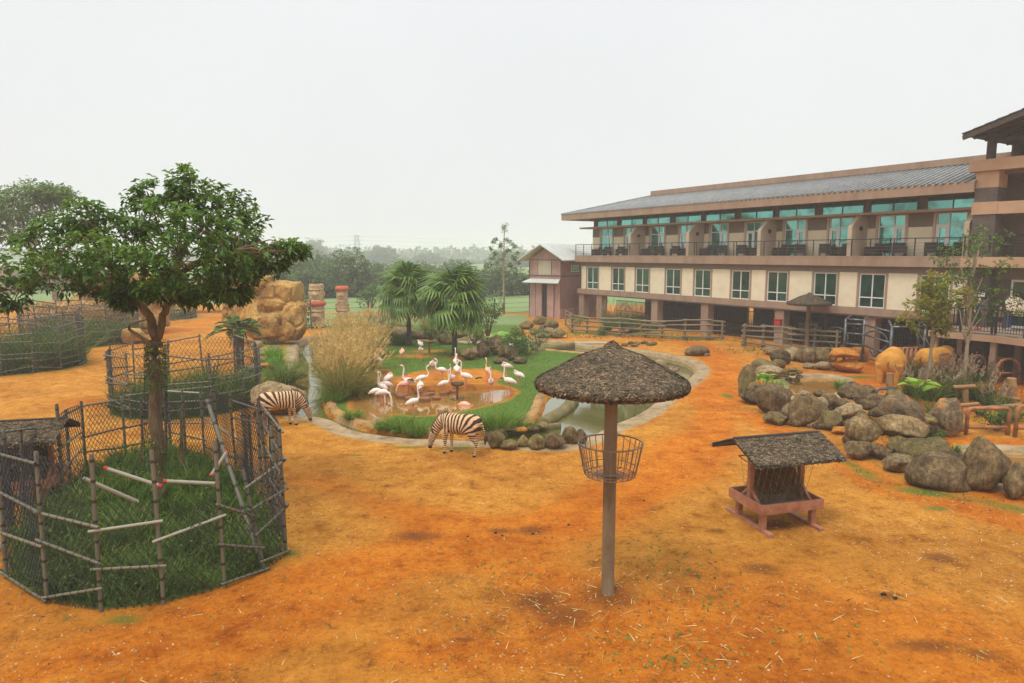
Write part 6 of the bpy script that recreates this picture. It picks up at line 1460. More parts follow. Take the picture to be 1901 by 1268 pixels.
# ================================================================ HAY FEEDERS
def feeder(loc, rz, label, hay=True):
    """long side along local x; skids run along local y"""
    e = empty('hay_feeder', loc, rz, label, 'feeder', 'thatched hay feeders')
    LX, LY = 1.42, 1.04; zt = .66; th = .17
    for x in (0, LX-.16):
        sk = MB().bar((x+.08, -.28, .035), (x+.08, LY+.34, .035), .12, .07).build('skid', M['pink'], e)
        for y in (.06, LY-.10): MB().box(x+.02, x+.14, y-.06, y+.06, .071, .46).build('leg', M['pink'], e)
    for (a, b, c_, d) in ((0, LX, -.02, .06), (0, LX, LY-.06, LY+.02)): MB().box(a+.02, b-.02, c_+.02, d-.01, .40, .455).build('under_rail', M['pink'], e)
    MB().box(-.06, LX+.06, -.08, LY+.08, .46, .49).build('tray_floor', M['rustpan'], e)
    for b in ((-.08, LX+.08, -.10, -.07, .44, zt), (-.08, LX+.08, LY+.07, LY+.10, .44, zt), (-.08, -.05, -.07, LY+.07, .44, zt), (LX+.05, LX+.08, -.07, LY+.07, .44, zt)): MB().box(*b).build('tray_side', M['pink'], e)
    for x in (.06, LX-.06):
        p = MB().box(x-.055, x+.055, LY/2-.055, LY/2+.055, .49, 1.86).build('roof_post', M['pink'], e)
        for s in (-1, 1): MB().bar((x, LY/2+s*.05, .82), (x, LY/2+s*.40, .50), .06, .05, (1, 0, 0)).build('brace', M['pink'], p)
    # gabled thatched roof, ridge along x
    x0, x1, hw, ze, zr = -.40, LX+.34, .86, 1.66, 2.00
    rs = np.random.default_rng(4)
    for s in (-1, 1):
        ye = LY/2+s*hw
        P = [(x0, LY/2, zr), (x1, LY/2, zr), (x1, ye, ze), (x0, ye, ze)]
        r_ = MB().add([(p[0], p[1], p[2]-.09) for p in P]+P, [(0,1,2,3),(7,6,5,4),(0,4,5,1),(1,5,6,2),(2,6,7,3),(3,7,4,0)]).build('roof_slope', M['thatchbase'], e)
        n = 5200; a = rs.uniform(-.01, 1.01, n); b = rs.uniform(0, 1.02, n); A = np.array(P[0]); U = np.array(P[1])-A; D = np.array(P[3])-A
        C = A+np.outer(a, U)+np.outer(b, D); u = unit(U); d = unit(D); nn = np.cross(u, d); nn *= np.sign(nn[2])
        edge = rs.uniform(0, 1, n) < .14
        C = np.where(edge[:, None], C*0+A+np.outer(a, U)+D*1.005-np.outer(rs.uniform(0, .09, n), [0, 0, 1.]), C)
        ang = rs.normal(0, .6, n); dd = np.outer(np.cos(ang), u)+np.outer(np.sin(ang), d); w = np.cross(nn, dd); ln = .07*rs.uniform(.5, 1.5, n)[:, None]; wd = .022*rs.uniform(.6, 1.4, n)[:, None]; lf = rs.uniform(.004, .024, n)[:, None]
        V = np.stack([C-dd*ln/2-w*wd/2+nn*.003, C+dd*ln/2-w*wd/2+nn*.003, C+dd*ln/2+w*wd/2+nn*lf, C-dd*ln/2+w*wd/2+nn*lf], 1).reshape(-1, 3)
        link('thatch', fastmesh('thatch', V, np.arange(4*n).reshape(n, 4), M['thatch'], np.repeat(np.clip(rs.normal(.5, .27, n), 0, 1), 4)), r_)['kind'] = 'stuff'
    MB().bar((x0, LY/2, zr+.0), (x1, LY/2, zr+.0), .10, .05).build('ridge', M['thatchbase'], e)
    # wire cradle ring and hay
    q = MB(); pts = [(.0, .12), (LX, .12), (LX+.08, LY/2), (LX, LY-.12), (0, LY-.12), (-.08, LY/2), (0, .12)]
    q.loft([(p[0], p[1], 1.46) for p in pts], [.013]*7, 6); q.build('cradle_ring', M['wire'], e)
    for i in range(9):
        x = .05+i*(LX-.1)/8
        for s in (-1, 1): MB().tube((x, LY/2+s*(LY/2-.12), 1.46), (x, LY/2+s*.15, .62), .006, n=4).build('cradle_wire', M['wire'], e)
    if hay:
        n = 5200; x = rs.uniform(.08, LX-.08, n); z = rs.uniform(.56, 1.44, n); wdt = .08+.17*np.clip((1.42-z)/.6, 0, 1)*np.sin(np.pi*np.clip((z-.46)/1.0, 0, 1))**.5; wdt *= .55+.45*np.sin(np.pi*(x/LX))**.6
        y = LY/2+.05+wdt*rs.uniform(-1, 1, n)
        B = np.column_stack([x, y, z]); D = np.column_stack([rs.normal(0, .4, n), np.sign(y-LY/2)*.5+rs.normal(0, .3, n), -np.abs(rs.normal(.7, .4, n))])
        V, Fc = blades(B, D, .16, .008, .3, 2, rs)
        core = MB().ball((LX/2, LY/2+.05, 1.02), LX*.40, .15, .42, 16, 10).mesh('hay', M['hay'])
        set_attr(core, 'v', np.full(len(core.vertices), .1))
        hp = empty('hay_heap', loc, rz, 'dark brown hay heaped in the feeder, '+('the right one' if 'right' in label else 'the left one'), 'hay')
        c0 = link('hay_core', core, hp); st = link('hay_stalks', fastmesh('hay_stalks', V, Fc, M['hay'], np.repeat(rs.uniform(0, 1, n), 6)), hp); st['kind'] = 'stuff'
    return e
fl = G(1417, 990); fr = G(1524, 977); ang = math.atan2(fr.y-fl.y, fr.x-fl.x)
print('feeder legs', fl, fr, G(1362, 964), (fr-fl).length, (G(1362, 964)-fl).length)
feeder(G(1412, 990), ang, 'pink-painted hay feeder on skids with thatched gable roof, right of the big canopy')
feeder(Vector((-12.55, 15.5, 0)), R(14), 'hay feeder with thatched roof partly cut by the left edge')
# ================================================================ LOG FENCES
LOG = MB().lathe([(0, 0), (.95, 0), (1, .01), (.94, .5), (1, .99), (.95, 1), (0, 1)], 9).mesh('log', M['log'], True)
LOGO = LOG.copy(); LOGO.materials.clear(); LOGO.materials.append(M['logo'])
def logfence(label, posts, levels, seed, group='log rail fences'):
    rs = np.random.default_rng(seed); B = [G(p[0], p[2]) for p in posts]; e = empty('log_fence', B[0], 0, label, 'fence', group)
    T = [AT(p[0], p[1], b.y).z for p, b in zip(posts, B)]
    for b, t in zip(B, T): pipe('post', (b.x, b.y, -.1), (b.x+rs.normal(0, .02), b.y, t+.05), .085, e, B[0], LOG)
    for i in range(len(B)-1):
        a, b = B[i], B[i+1]; d = (b-a).normalized()*.22
        for f in levels:
            za, zb = T[i]*(f+rs.normal(0, .02)), T[i+1]*(f+rs.normal(0, .02)); of = Vector((d.y, -d.x, 0)).normalized()*(.10 if i % 2 else -.06)
            pipe('rail', (a.x-d.x+of.x, a.y-d.y+of.y, za), (b.x+d.x+of.x, b.y+d.y+of.y, zb), .06*rs.uniform(.85, 1.2), e, B[0], LOG)
    return e
logfence('curved log rail fence between barn and lodge pillars', [(1050,577,604),(1062,582,618),(1090,589,619),(1120,590,621),(1150,590,625),(1197,594,627),(1229,596,628),(1271,593,631),(1314,593,631),(1340,596,631)], [.16, .46, .74, .96], 1)
logfence('log rail fence behind the back-row boulders and small canopy', [(1380,603,644),(1383,602,641),(1416,603,645),(1468,607,650),(1510,611,652),(1552,614,654)], [.15, .45, .72, .95], 2)
# rusty pipe hoops and frames, log posts
def hoop(px0, px1, pyb, pyt, label, arch=True, r=.06, bars=(.45,), m='rustpipe', rz=0):
    g0 = G(px0, pyb); g1 = G(px1, pyb); Hh = AT(px0, pyt, g0.y).z; W = g1.x-g0.x
    e = empty('pipe_hoop' if arch else 'low_barrier', g0, rz, label, 'barrier', 'rusty pipe barriers'); pts = [(0, 0, -.1)]
    if arch:
        rr = W/2
        for a in np.linspace(math.pi, 0, 13): pts.append((W/2+rr*math.cos(a), 0, max(.2, Hh-rr)+min(rr, Hh)*math.sin(a)))
    else:
        c = .16
        for (cx, cz, a0, a1) in ((c, Hh-c, math.pi, math.pi/2), (W-c, Hh-c, math.pi/2, 0)):
            for a in np.linspace(a0, a1, 6): pts.append((cx+c*math.cos(a), 0, cz+c*math.sin(a)))
    pts.append((W, 0, -.1)); MB().loft(pts, [r]*len(pts), 9, up=(0, 1, 0)).build('bent_pipe', M[m], e, smooth=True)
    for f in bars: MB().tube((0, 0, Hh*f), (W, 0, Hh*f), r*.9, n=9).build('cross_bar', M[m], e, smooth=True)
    return e
hoop(1735, 1767, 703, 656, 'rusty pipe hoop standing behind the second rhino')
hoop(1797, 1826, 706, 660, 'rusty pipe hoop half hidden behind the right slim tree')
hoop(1846, 1891, 714, 666, 'rusty pipe hoop with crossbar near the deck post at the right')
hoop(1793, 1870, 808, 758, 'low rusty rounded pipe frame right of the orange-patched boulder', False, .065, (.30,))
hoop(1884, 1960, 812, 754, 'low rusty rounded pipe frame cut by the right edge', False, .065, (.30,))
hoop(1626, 1668, 742, 722, 'dark bent pipe rail just behind the boulder wall', False, .06, (), 'steel')
bxp = G(1846, 700); k = PPM(bxp.y); tag(MB().box(-.25, .25, -.2, .2, 0, 36/k).box(-.28, .28, -.23, .23, 36/k, 38/k).build('clay_block', M['rocko'], None, loc=bxp), 'orange block standing beside the right pipe hoop', 'block')
def logpost(px, py, top, r, label):
    g = Gz(px, py); T = AT(px, top, g.y); t = MB().loft([g-Vector((0, 0, .1)), g.lerp(T, .5), T, T+Vector((0, 0, .015))], [r*1.03, r, r*.97, r*.8], 12)
    return tag(t.build('log_post', M['logo'], smooth=False), label, 'post', 'upright log posts')
logpost(1652, 738, 693, .14, 'upright log post between rhino and boulder wall')
logpost(1878, 752, 702, .17, 'thick upright log post near the right edge')
st_ = Gz(1793, 750); k = PPM(st_.y); le = empty('log_stile', st_, 0, 'log post with a short cross log on top among the grasses', 'stile')
pipe('post', st_-Vector((0, 0, .1)), AT(1792, 722, st_.y), .12, le, st_, LOGO); pipe('cross_log', AT(1770, 719, st_.y), AT(1810, 717, st_.y-.1), .085, le, st_, LOGO)
for i, (a, b, r, lb) in enumerate((((1802, 760), (1895, 752), .085, 'long orange-stained log lying behind the rusty frame'), ((1780, 753), (1815, 750), .08, 'short orange-stained log end beside the boulder'), ((1842, 735), (1895, 742), .07, 'log lying in the grass by the thick post'))):
    A, B = G(*a, .35), G(*b, .35); lo = empty('fallen_log', A, 0, lb, 'log', 'lying logs'); pipe('log', A, B, r, lo, A, LOGO)
    for t in (.15, .85):
        c_ = A.lerp(B, t); pipe('support', Vector((c_.x, c_.y, -.05)), Vector((c_.x, c_.y, .30)), .06, lo, A, LOGO)
# ================================================================ STEEL PEN
pen0 = G(1566, 668); pen1 = G(1642, 690); pe = empty('steel_pen', pen0, 0, 'dark steel pipe pen with roof rails behind the orange boulders', 'pen')
def sp(name, a, b, r=.06, m='steel'): MB().tube(Vector(a)-pen0, Vector(b)-pen0, r, n=9).build(name, M[m], pe, smooth=True)
zt = 2.35
A0 = Vector((pen0.x, pen0.y, 0)); A1 = Vector((G(1600,672).x, G(1600,672).y, 0)); A2 = Vector((pen1.x, pen1.y-.4, 0)); A3 = Vector((G(1712,690).x, G(1712,690).y, 0)); A4 = A3+Vector((1.6, 3.2, 0)); A5 = A0+Vector((2.5, 4.0, 0))
for p in (A0, A1, A2, A3): sp('post', p-Vector((0, 0, .1)), p+Vector((0, 0, zt)), .075)
for p, q in ((A0, A1), (A1, A2)):
    for z in (.35, .95, 1.55, 2.1): sp('rail', p+Vector((0, 0, z)), q+Vector((0, 0, z)), .05)
for p, q in ((A0, A1), (A2, A3), (A0, A5), (A3, A4), (A1, A1+(A5-A0)), (A2, A2+(A4-A3))): sp('roof_rail', p+Vector((0, 0, zt)), q+Vector((0, 0, zt)), .055)
for p in (A4, A5): sp('post', p-Vector((0, 0, .1)), p+Vector((0, 0, zt)), .075)
for z in (.5, 1.1, 1.6): sp('rail', A3+Vector((0, 0, z)), A4+Vector((0, 0, z)), .05)
sp('gate_rail', A2+Vector((.25, -.15, 1.28)), A3+Vector((-.25, -.15, 1.28)), .06, 'rustpipe'); sp('gate_rail', A2+Vector((.25, -.15, .15)), A3+Vector((-.25, -.15, .15)), .05, 'rustpipe')
for t in np.linspace(.04, .96, 6):
    b = (A2+Vector((.25, -.15, 0))).lerp(A3+Vector((-.25, -.15, 0)), t); sp('gate_bar', b, b+Vector((0, 0, 1.28)), .085, 'rustpipe')
# ================================================================ TOTEMS
def totem(px, py, top, w, label, seed):
    g = Gz(px, py); Ht = AT(px, top, g.y).z-g.z; k = PPM(g.y, 2); r = w/k/2*1.05; rs = np.random.default_rng(seed); e = empty('totem_pole', g, 0, label, 'totem', 'carved totem poles')
    n = 40; rows = 70; V = []
    for i in range(rows):
        f = i/(rows-1); z = f*Ht
        for j in range(n):
            a = 2*math.pi*j/n-math.pi/2; fr = max(0, math.cos(a+math.pi/2)); s = math.sin(a+math.pi/2); rr = r
            q = (f*2) % 1.0
            rr *= 1-.07*math.exp(-((q-.02)/.03)**2)-.10*math.exp(-((q-.72)/.035)**2)*fr**.5
            rr += r*.26*fr**8*math.exp(-((q-.56)/.13)**2)                     # nose
            rr -= r*.14*math.exp(-((abs(s)-.42)/.16)**2)*math.exp(-((q-.64)/.06)**2)*(fr > .2)   # eyes
            rr += r*.12*math.exp(-((q-.76)/.035)**2)*(fr > .1)                # brow
            rr -= r*.12*math.exp(-((q-.30)/.025)**2)*(abs(s) < .5)*(fr > .3); rr += r*.09*math.exp(-((q-.24)/.04)**2)*(abs(s) < .5)*(fr > .3)
            V.append((rr*math.cos(a), rr*math.sin(a), z))
    Fc = [(i*n+j, i*n+(j+1) % n, (i+1)*n+(j+1) % n, (i+1)*n+j) for i in range(rows-1) for j in range(n)]
    V.append((0, 0, Ht)); Fc += [((rows-1)*n+j, (rows-1)*n+(j+1) % n, len(V)-1) for j in range(n)]
    MB().add(V, Fc).build('carved_shaft', M['totem'], e, smooth=True)
    if seed == 1:
        MB().lathe([(r*.9, Ht*.50), (r*1.2, Ht*.52), (r*1.25, Ht*.57), (r*1.1, Ht*.61), (r*.9, Ht*.62)], 24).build('red_band', M['totemred'], e, smooth=True)
        MB().lathe([(r*.9, Ht*.92), (r*1.02, Ht*.93), (r*.95, Ht*1.01), (r*.6, Ht*1.01)], 24).build('crown_band', M['totem'], e)
        for s in (-1, 1): MB().ball((s*r*1.05, 0, Ht*.78), r*.14, r*.2, r*.38).build('ear', M['totem'], e, smooth=True)
    else:
        MB().lathe([(r*.9, Ht*.88), (r*1.22, Ht*.90), (r*1.2, Ht*.95), (r*1.0, Ht*1.0), (r*.6, Ht*1.005)], 24).build('red_cap', M['totemred'], e, smooth=True)
        for s in (-1, 1):
            for z in (.42, .52): MB().ball((s*r*1.05, -r*.1, Ht*z), r*.22, r*.25, r*.25).build('red_knob', M['totemred'], e, smooth=True)
            MB().ball((s*r*1.0, -r*.1, Ht*.47), r*.18, r*.25, r*.9).build('arm', M['totem'], e, smooth=True)
    MB().lathe([(r*1.3, -.1), (r*1.3, .12), (0, .12)], 20).build('plinth', M['rockt'], e)
totem(590, 608, 528, 25, 'carved stone-coloured totem with a red band at mid height', 1)
totem(637, 604, 531, 20, 'carved totem with red cap and red side knobs', 2)
# ================================================================ WIRE FENCE, PYLON
wfp = [(545, 607, 556), (600, 604, 556), (685, 600, 558), (770, 597, 558), (850, 595, 560), (918, 592, 556), (985, 588, 556)]
wb = [G(p[0], p[1]) for p in wfp]; we = empty('wire_fence', wb[0], 0, 'dark post and wire fence along the edge of the lawn', 'fence')
for p, b in zip(wfp, wb): z = AT(p[0], p[2], b.y).z; MB().tube(b-wb[0]-Vector((0, 0, .1)), Vector((b.x, b.y, z))-wb[0], .06, n=7).build('post', M['black'], we)
for i in range(len(wb)-1):
    for z in (.5, .95, 1.4, 1.9, 2.35): MB().tube(Vector((wb[i].x, wb[i].y, z))-wb[0], Vector((wb[i+1].x, wb[i+1].y, z))-wb[0], .012, n=4).build('wire', M['black'], we)
lf = [G(500, 606), G(530, 609), G(560, 611), G(578, 611)]; le2 = empty('rail_fence', lf[0], 0, 'pale rail fence with netting between rock outcrop and left totem', 'fence')
for b in lf: pipe('post', b, b+Vector((0, 0, 2.4)), .05, le2, lf[0])
for a, b in zip(lf[:-1], lf[1:]):
    for z in (.3, .8, 1.3, 1.75, 2.25): pipe('rail', a+Vector((0, 0, z)), b+Vector((0, 0, z+.05)), .045, le2, lf[0])
Yp = 800; pf = 1.86; pyb_ = Vector((ray(664, 500).x/ray(664, 500).y*Yp, Yp, 0)); py_ = empty('pylon', pyb_, 0, 'faint lattice power pylon above the misty trees', 'pylon'); ph_ = AT(664, 436, Yp).z; m_ = MB()
for s in (-1, 1):
    for t in (-1, 1): m_.bar((s*4, t*4, 0), (s*1.7, t*1.7, ph_), .5, .5)
for i in range(9):
    z0, z1 = ph_*i/9, ph_*(i+1)/9; w0, w1 = 4-2.3*i/9, 4-2.3*(i+1)/9
    for t in (-1, 1): m_.bar((-w0, t*w0, z0), (w1, t*w1, z1), .28, .28); m_.bar((w0, t*w0, z0), (-w1, t*w1, z1), .28, .28)
m_.build('lattice_tower', M['steel'], py_)
for z in (.62, .78, .94): MB().bar((-8, 0, ph_*z), (8, 0, ph_*z), .4, .4).build('cross_arm', M['steel'], py_)
for s in (-1, 1):
    for z in (.62, .78, .94):
        for x_ in (-7, 7): MB().loft([(x_, 0, ph_*z), (x_+s*130, 45, ph_*z-3.6), (x_+s*280, 100, ph_*z-2)], [.045]*3, 4).build('cable', M['steel'], py_)
# ================================================================ ZEBRAS
def zebra_mat():
    m, nt, b = _nodes('zebra_coat')
    def at(n):
        a = nt.nodes.new('ShaderNodeAttribute'); a.attribute_name = n; return a.outputs['Fac']
    v = objco(nt); w = nt.nodes.new('ShaderNodeMath'); w.operation = 'MULTIPLY_ADD'; w.inputs[1].default_value = .75
    nt.links.new(tnoise(nt, 3.2, 2, .5, v), w.inputs[0]); nt.links.new(at('ph'), w.inputs[2])
    f = nt.nodes.new('ShaderNodeMath'); f.operation = 'FRACT'; nt.links.new(w.outputs[0], f.inputs[0])
    st = ramp(nt, f.outputs[0], [(0, (0, 0, 0)), (.42, (0, 0, 0)), (.50, (1, 1, 1)), (.93, (1, 1, 1)), (1, (0, 0, 0))])
    st = mixc(nt, at('pl'), st, (1, 1, 1))
    coat = ramp(nt, tnoise(nt, 2.2, 4, .6, v), [(.3, (.58, .34, .165)), (.7, (.74, .52, .32))])
    c = mixc(nt, st, (.045, .026, .015), coat); c = mixc(nt, at('dk'), c, (.03, .022, .018))
    nt.links.new(c, b.inputs['Base Color']); b.inputs['Roughness'].default_value = .75; b.inputs['Specular IOR Level'].default_value = .2
    return m
M['zebra'] = zebra_mat(); M['mane'] = mat('zebra_mane', [(.03, .02, .015), (.25, .15, .08)], 9, .9, .4, 30, .02); M['darkhair'] = mat('dark_hair', [(.015, .012, .01), (.04, .03, .024)], 9, .8, .3, 40, .01)
M['eye'] = mat('eye', (.01, .01, .01), 4, .2, 0)
NECK = [(.42, 1.06), (.66, 1.02), (.86, .80), (.98, .58), (1.06, .38), (1.11, .14)]
def zebra(loc, rz, label, headturn=0.0, s=1.0, step=0.0):
    mb = MB()
    mb.loft([(-.70,0,1.00),(-.66,0,1.02),(-.52,0,1.03),(-.22,0,.98),(.08,0,.96),(.36,0,.99),(.54,0,1.02),(.60,0,1.02)], [(.07,.10),(.19,.22),(.275,.30),(.30,.335),(.30,.335),(.255,.32),(.17,.26),(.10,.15)], 18)
    ht = headturn
    def hn(x, z, k): return (x, ht*k, z)
    mb.loft([hn(.40,1.08,0), hn(.62,1.04,.1), hn(.80,.86,.4), hn(.93,.66,.7), hn(.99,.52,.9)], [(.14,.26),(.125,.225),(.10,.18),(.085,.145),(.08,.12)], 14)
    mb.loft([hn(.93,.66,.8), hn(.99,.54,.95), hn(1.05,.38,1), hn(1.09,.24,1), hn(1.11,.12,1), hn(1.115,.07,1)], [(.07,.07),(.095,.135),(.085,.125),(.062,.085),(.062,.07),(.04,.045)], 14)
    for y, dx in ((.13, step), (-.13, -step)):
        mb.loft([(.40,y*1.1,.98),(.43+dx*.3,y*1.15,.74),(.45+dx*.7,y,.50),(.46+dx*.8,y,.43),(.45+dx*.9,y,.16),(.47+dx,y,.09),(.49+dx,y,.0)], [(.10,.16),(.085,.105),(.058,.062),(.06,.065),(.036,.038),(.048,.05),(.058,.062)], 10, up=(1,0,0))
        mb.loft([(-.46,y*1.1,1.02),(-.43,y*1.2,.80),(-.46-dx*.5,y*1.1,.58),(-.55-dx*.8,y,.46),(-.54-dx,y,.36),(-.51-dx,y,.14),(-.49-dx,y,.08),(-.46-dx,y,.0)], [(.16,.24),(.125,.19),(.075,.10),(.055,.07),(.046,.05),(.038,.04),(.05,.052),(.06,.064)], 10, up=(1,0,0))
    me = fuse(mb, .022, 4, .5); C = vco(me); x, y, z = C[:, 0], C[:, 1], C[:, 2]
    # stripe phase: upright on barrel, swinging to horizontal on the haunch, rings on legs and neck
    th = np.arctan2(z-.66, np.maximum(-(x+.04), 1e-4)); rr = np.hypot(z-.66, x+.04)
    ph = np.where(x > -.04, x/.115, -.04/.115-(np.pi/2-th)*3.1)
    nk = np.array(NECK); seg = nk[1:]-nk[:-1]; L = np.hypot(seg[:, 0], seg[:, 1]); best = np.full(len(x), 9.); tpar = np.zeros(len(x)); acc = 0
    for i in range(len(seg)):
        t = np.clip(((x-nk[i, 0])*seg[i, 0]+(z-nk[i, 1])*seg[i, 1])/L[i]**2, 0, 1); d = np.hypot(x-nk[i, 0]-t*seg[i, 0], z-nk[i, 1]-t*seg[i, 1]); u = d < best
        best = np.where(u, d, best); tpar = np.where(u, acc+t*L[i], tpar); acc += L[i]
    isn = (x > .58)|((x > .5) & (z > 1.0)); isl = (z < .66) & ~((x > .62))
    ph = np.where(isn, .5/.115+tpar/.085*np.where(tpar > .75, 1.5, 1), ph); ph = np.where(isl, z/.068, ph)
    pl = np.clip(sstep(.70-z, -.04, .08)*(np.abs(y) < .10)*(np.abs(x) < .38), 0, 1); pl = np.maximum(pl, sstep(np.abs(x), -1, -.9)*0); pl = np.maximum(pl, .65*isl*(np.abs(y) < .10)); pl = np.maximum(pl, .35*isl*sstep(.36-z, 0, .1))
    dk = np.where(z < .075, 1.0, 0); dk = np.where(x > .9, sstep(.20-z, -.03, .05), dk)
    set_attr(me, 'ph', ph); set_attr(me, 'pl', pl); set_attr(me, 'dk', dk); me.materials.append(M['zebra'])
    e = empty('zebra', loc, rz, label, 'zebra', 'grazing zebras'); e.scale = (s, s, s)
    link('body', me, e)
    k = MB(); P = [hn(.46,1.36,0), hn(.66,1.27,.1), hn(.84,1.07,.4), hn(.98,.84,.7), hn(1.06,.68,.9)]
    k.loft(P, [(.015,.03),(.03,.075),(.032,.085),(.03,.075),(.02,.04)], 8, up=(1,0,1)); k.build('mane', M['mane'], e, smooth=True)
    for s_ in (-1, 1):
        MB().loft([(.96, ht+s_*.075, .64), (.965, ht+s_*.12, .73), (.95, ht+s_*.14, .82)], [(.02,.03),(.03,.045),(.008,.012)], 8).build('ear', M['mane'], e, smooth=True)
        MB().ball((1.03, ht+s_*.085, .50), .018, .012, .02, 8, 6).build('eye', M['eye'], e, smooth=True)
    t = MB(); t.loft([(-.68,0,1.12),(-.78,.02,1.02),(-.84,.03,.80),(-.86,.03,.66)], [.03,.026,.02,.022], 8); to = t.build('tail', M['zebra'], e, smooth=True)
    set_attr(to.data, 'ph', vco(to.data)[:, 2]/.07); MB().loft([(-.86,.03,.68),(-.875,.03,.55),(-.87,.03,.40)], [.024,.045,.008], 8).build('tail_tuft', M['darkhair'], to, smooth=True)
    return e
zz = Gz(856, 843); zebra((zz.x, zz.y, zz.z), R(156), 'zebra grazing on the near bank of the moat, facing left', .05, .95, .06)
zz = Gz(520, 791); zebra((zz.x, zz.y, zz.z), R(30), 'zebra grazing behind the front guard, facing right', -.04, .95, -.08)
# ================================================================ RHINOS
M['rhino'] = mat('clay_caked_hide', [(.40, .16, .02), (.54, .24, .035), (.62, .31, .06)], 1.6, .9, .6, 14, .03)
def rhino(loc, rz, label, s=1.0):
    mb = MB()
    mb.loft([(-1.36,0,1.08),(-1.28,0,1.06),(-1.05,0,1.06),(-.5,0,.98),(.1,0,.95),(.6,0,1.02),(1.0,0,1.16),(1.25,0,1.10)], [(.15,.2),(.40,.42),(.60,.60),(.70,.66),(.71,.66),(.64,.63),(.48,.54),(.30,.40)], 20)
    mb.loft([(1.1,0,1.12),(1.45,0,.98),(1.75,0,.80),(2.05,0,.62),(2.2,0,.56)], [(.32,.42),(.26,.34),(.21,.27),(.17,.18),(.10,.10)], 14)
    for y in (.36, -.36):
        mb.loft([(.62,y,.9),(.66,y,.6),(.68,y,.35),(.68,y,.10),(.70,y,0)], [(.24,.30),(.19,.22),(.15,.17),(.15,.17),(.17,.19)], 12, up=(1,0,0))
        mb.loft([(-.98,y,1.0),(-.95,y*1.05,.68),(-1.08,y,.42),(-1.05,y,.12),(-1.02,y,0)], [(.30,.38),(.25,.30),(.16,.18),(.15,.16),(.17,.19)], 12, up=(1,0,0))
    me = fuse(mb, .05, 4, .5); C = vco(me); d = np.array([mnoise.noise(Vector(c)*2.2) for c in C]); N = np.empty(len(C)*3, dtype=np.float32); me.vertices.foreach_get('normal', N)
    me.vertices.foreach_set('co', (C+N.reshape(-1, 3)*(.02*d)[:, None]).astype(np.float32).ravel()); me.materials.append(M['rhino'])
    e = empty('rhinoceros', loc, rz, label, 'rhinoceros', 'clay-caked rhinos'); e.scale = (s, s, s); link('body', me, e)
    MB().loft([(2.05,0,.72),(2.16,0,.92),(2.12,0,1.18)], [.10,.065,.01], 10).build('horn', M['rockd'], e, smooth=True); MB().loft([(1.82,0,.92),(1.86,0,1.06),(1.83,0,1.18)], [.08,.05,.01], 10).build('horn', M['rockd'], e, smooth=True)
    for y in (-1, 1):
        MB().loft([(1.25,y*.17,1.34),(1.25,y*.22,1.45),(1.22,y*.25,1.56)], [(.04,.05),(.05,.07),(.01,.015)], 8).build('ear', M['rhino'], e, smooth=True); MB().ball((1.72,y*.20,.90), .025, .02, .025, 8, 6).build('eye', M['eye'], e)
    MB().loft([(-1.38,0,1.22),(-1.46,0,1.05),(-1.45,.02,.72),(-1.44,.03,.60)], [.045,.04,.03,.012], 8).build('tail', M['rhino'], e, smooth=True)
    return e
q = Gz(1645, 716); rhino((q.x+.9, q.y+1.3, q.z), R(55), 'orange clay-caked rhino seen from behind beside the log post', .92)
q = Gz(1722, 704); rhino((q.x+.9, q.y+.9, q.z), R(28), 'orange rhino standing farther right behind the grasses', .88)
# ================================================================ FLAMINGOS
def plumage(name, a, b, c): return mat(name, [a, b, c], 7, .85, .25, 30, .006)
M['fl_w'] = plumage('white_plumage', (.70, .50, .42), (.80, .66, .58), (.86, .77, .70)); M['fl_p'] = plumage('pink_plumage', (.80, .27, .17), (.82, .40, .29), (.85, .52, .42))
M['fl_leg'] = mat('pink_leg', (.75, .24, .17), 4, .6, 0); M['fl_red'] = mat('red_wing', [(.62, .04, .04), (.75, .12, .09)], 8, .8, .2); M['fl_blk'] = mat('black_quill', [(.012, .012, .014), (.035, .034, .036)], 8, .7, .2)
def flam_body(pose):
    mb = MB(); bz = .72
    mb.loft([(-.30,0,bz-.10),(-.24,0,bz-.07),(-.10,0,bz),(.06,0,bz+.02),(.17,0,bz+.03),(.22,0,bz+.03)], [(.02,.02),(.06,.055),(.125,.115),(.135,.13),(.09,.095),(.04,.045)], 14)
    if pose == 'up': nk = [(.16,0,bz+.04),(.24,0,bz+.16),(.22,0,bz+.34),(.20,0,bz+.50),(.22,0,bz+.62),(.27,0,bz+.655)]
    elif pose == 'curve': nk = [(.16,0,bz+.03),(.30,0,bz+.08),(.33,0,bz+.24),(.25,0,bz+.38),(.24,0,bz+.50),(.31,0,bz+.56)]
    elif pose == 'down': nk = [(.16,0,bz+.02),(.30,0,bz-.02),(.38,0,bz-.22),(.38,0,bz-.42),(.40,0,bz-.58),(.41,0,bz-.64)]
    else: nk = [(.16,0,bz+.04),(.24,.02,bz+.12),(.20,.06,bz+.20),(.08,.07,bz+.17),(-.02,.06,bz+.13),(-.05,.05,bz+.11)]
    mb.loft(nk, [.06,.045,.036,.032,.032,.036], 10, up=(0,1,0)); h = Vector(nk[-1]); d = (h-Vector(nk[-2])).normalized(); hd = (d+Vector((.5,0,-.35))).normalized() if pose in ('up','curve') else d
    mb.loft([h-hd*.02, h+hd*.03, h+hd*.075], [.036,.042,.022], 10, up=(0,1,0))
    return fuse(mb, .016, 3, .5), h, hd
FB = {p: flam_body(p) for p in ('up', 'curve', 'down', 'tuck')}
LEG = MB().loft([(0,0,.66),(0.0,0,.40),(.015,0,.37),(.01,0,.02),(.05,0,.005)], [.022,.013,.019,.011,.009], 6).mesh('leg', M['fl_leg'], True)
for p in list(FB):
    for c_ in ('w', 'p'):
        me = FB[p][0].copy(); me.materials.append(M['fl_'+c_]); FB[p+c_] = me
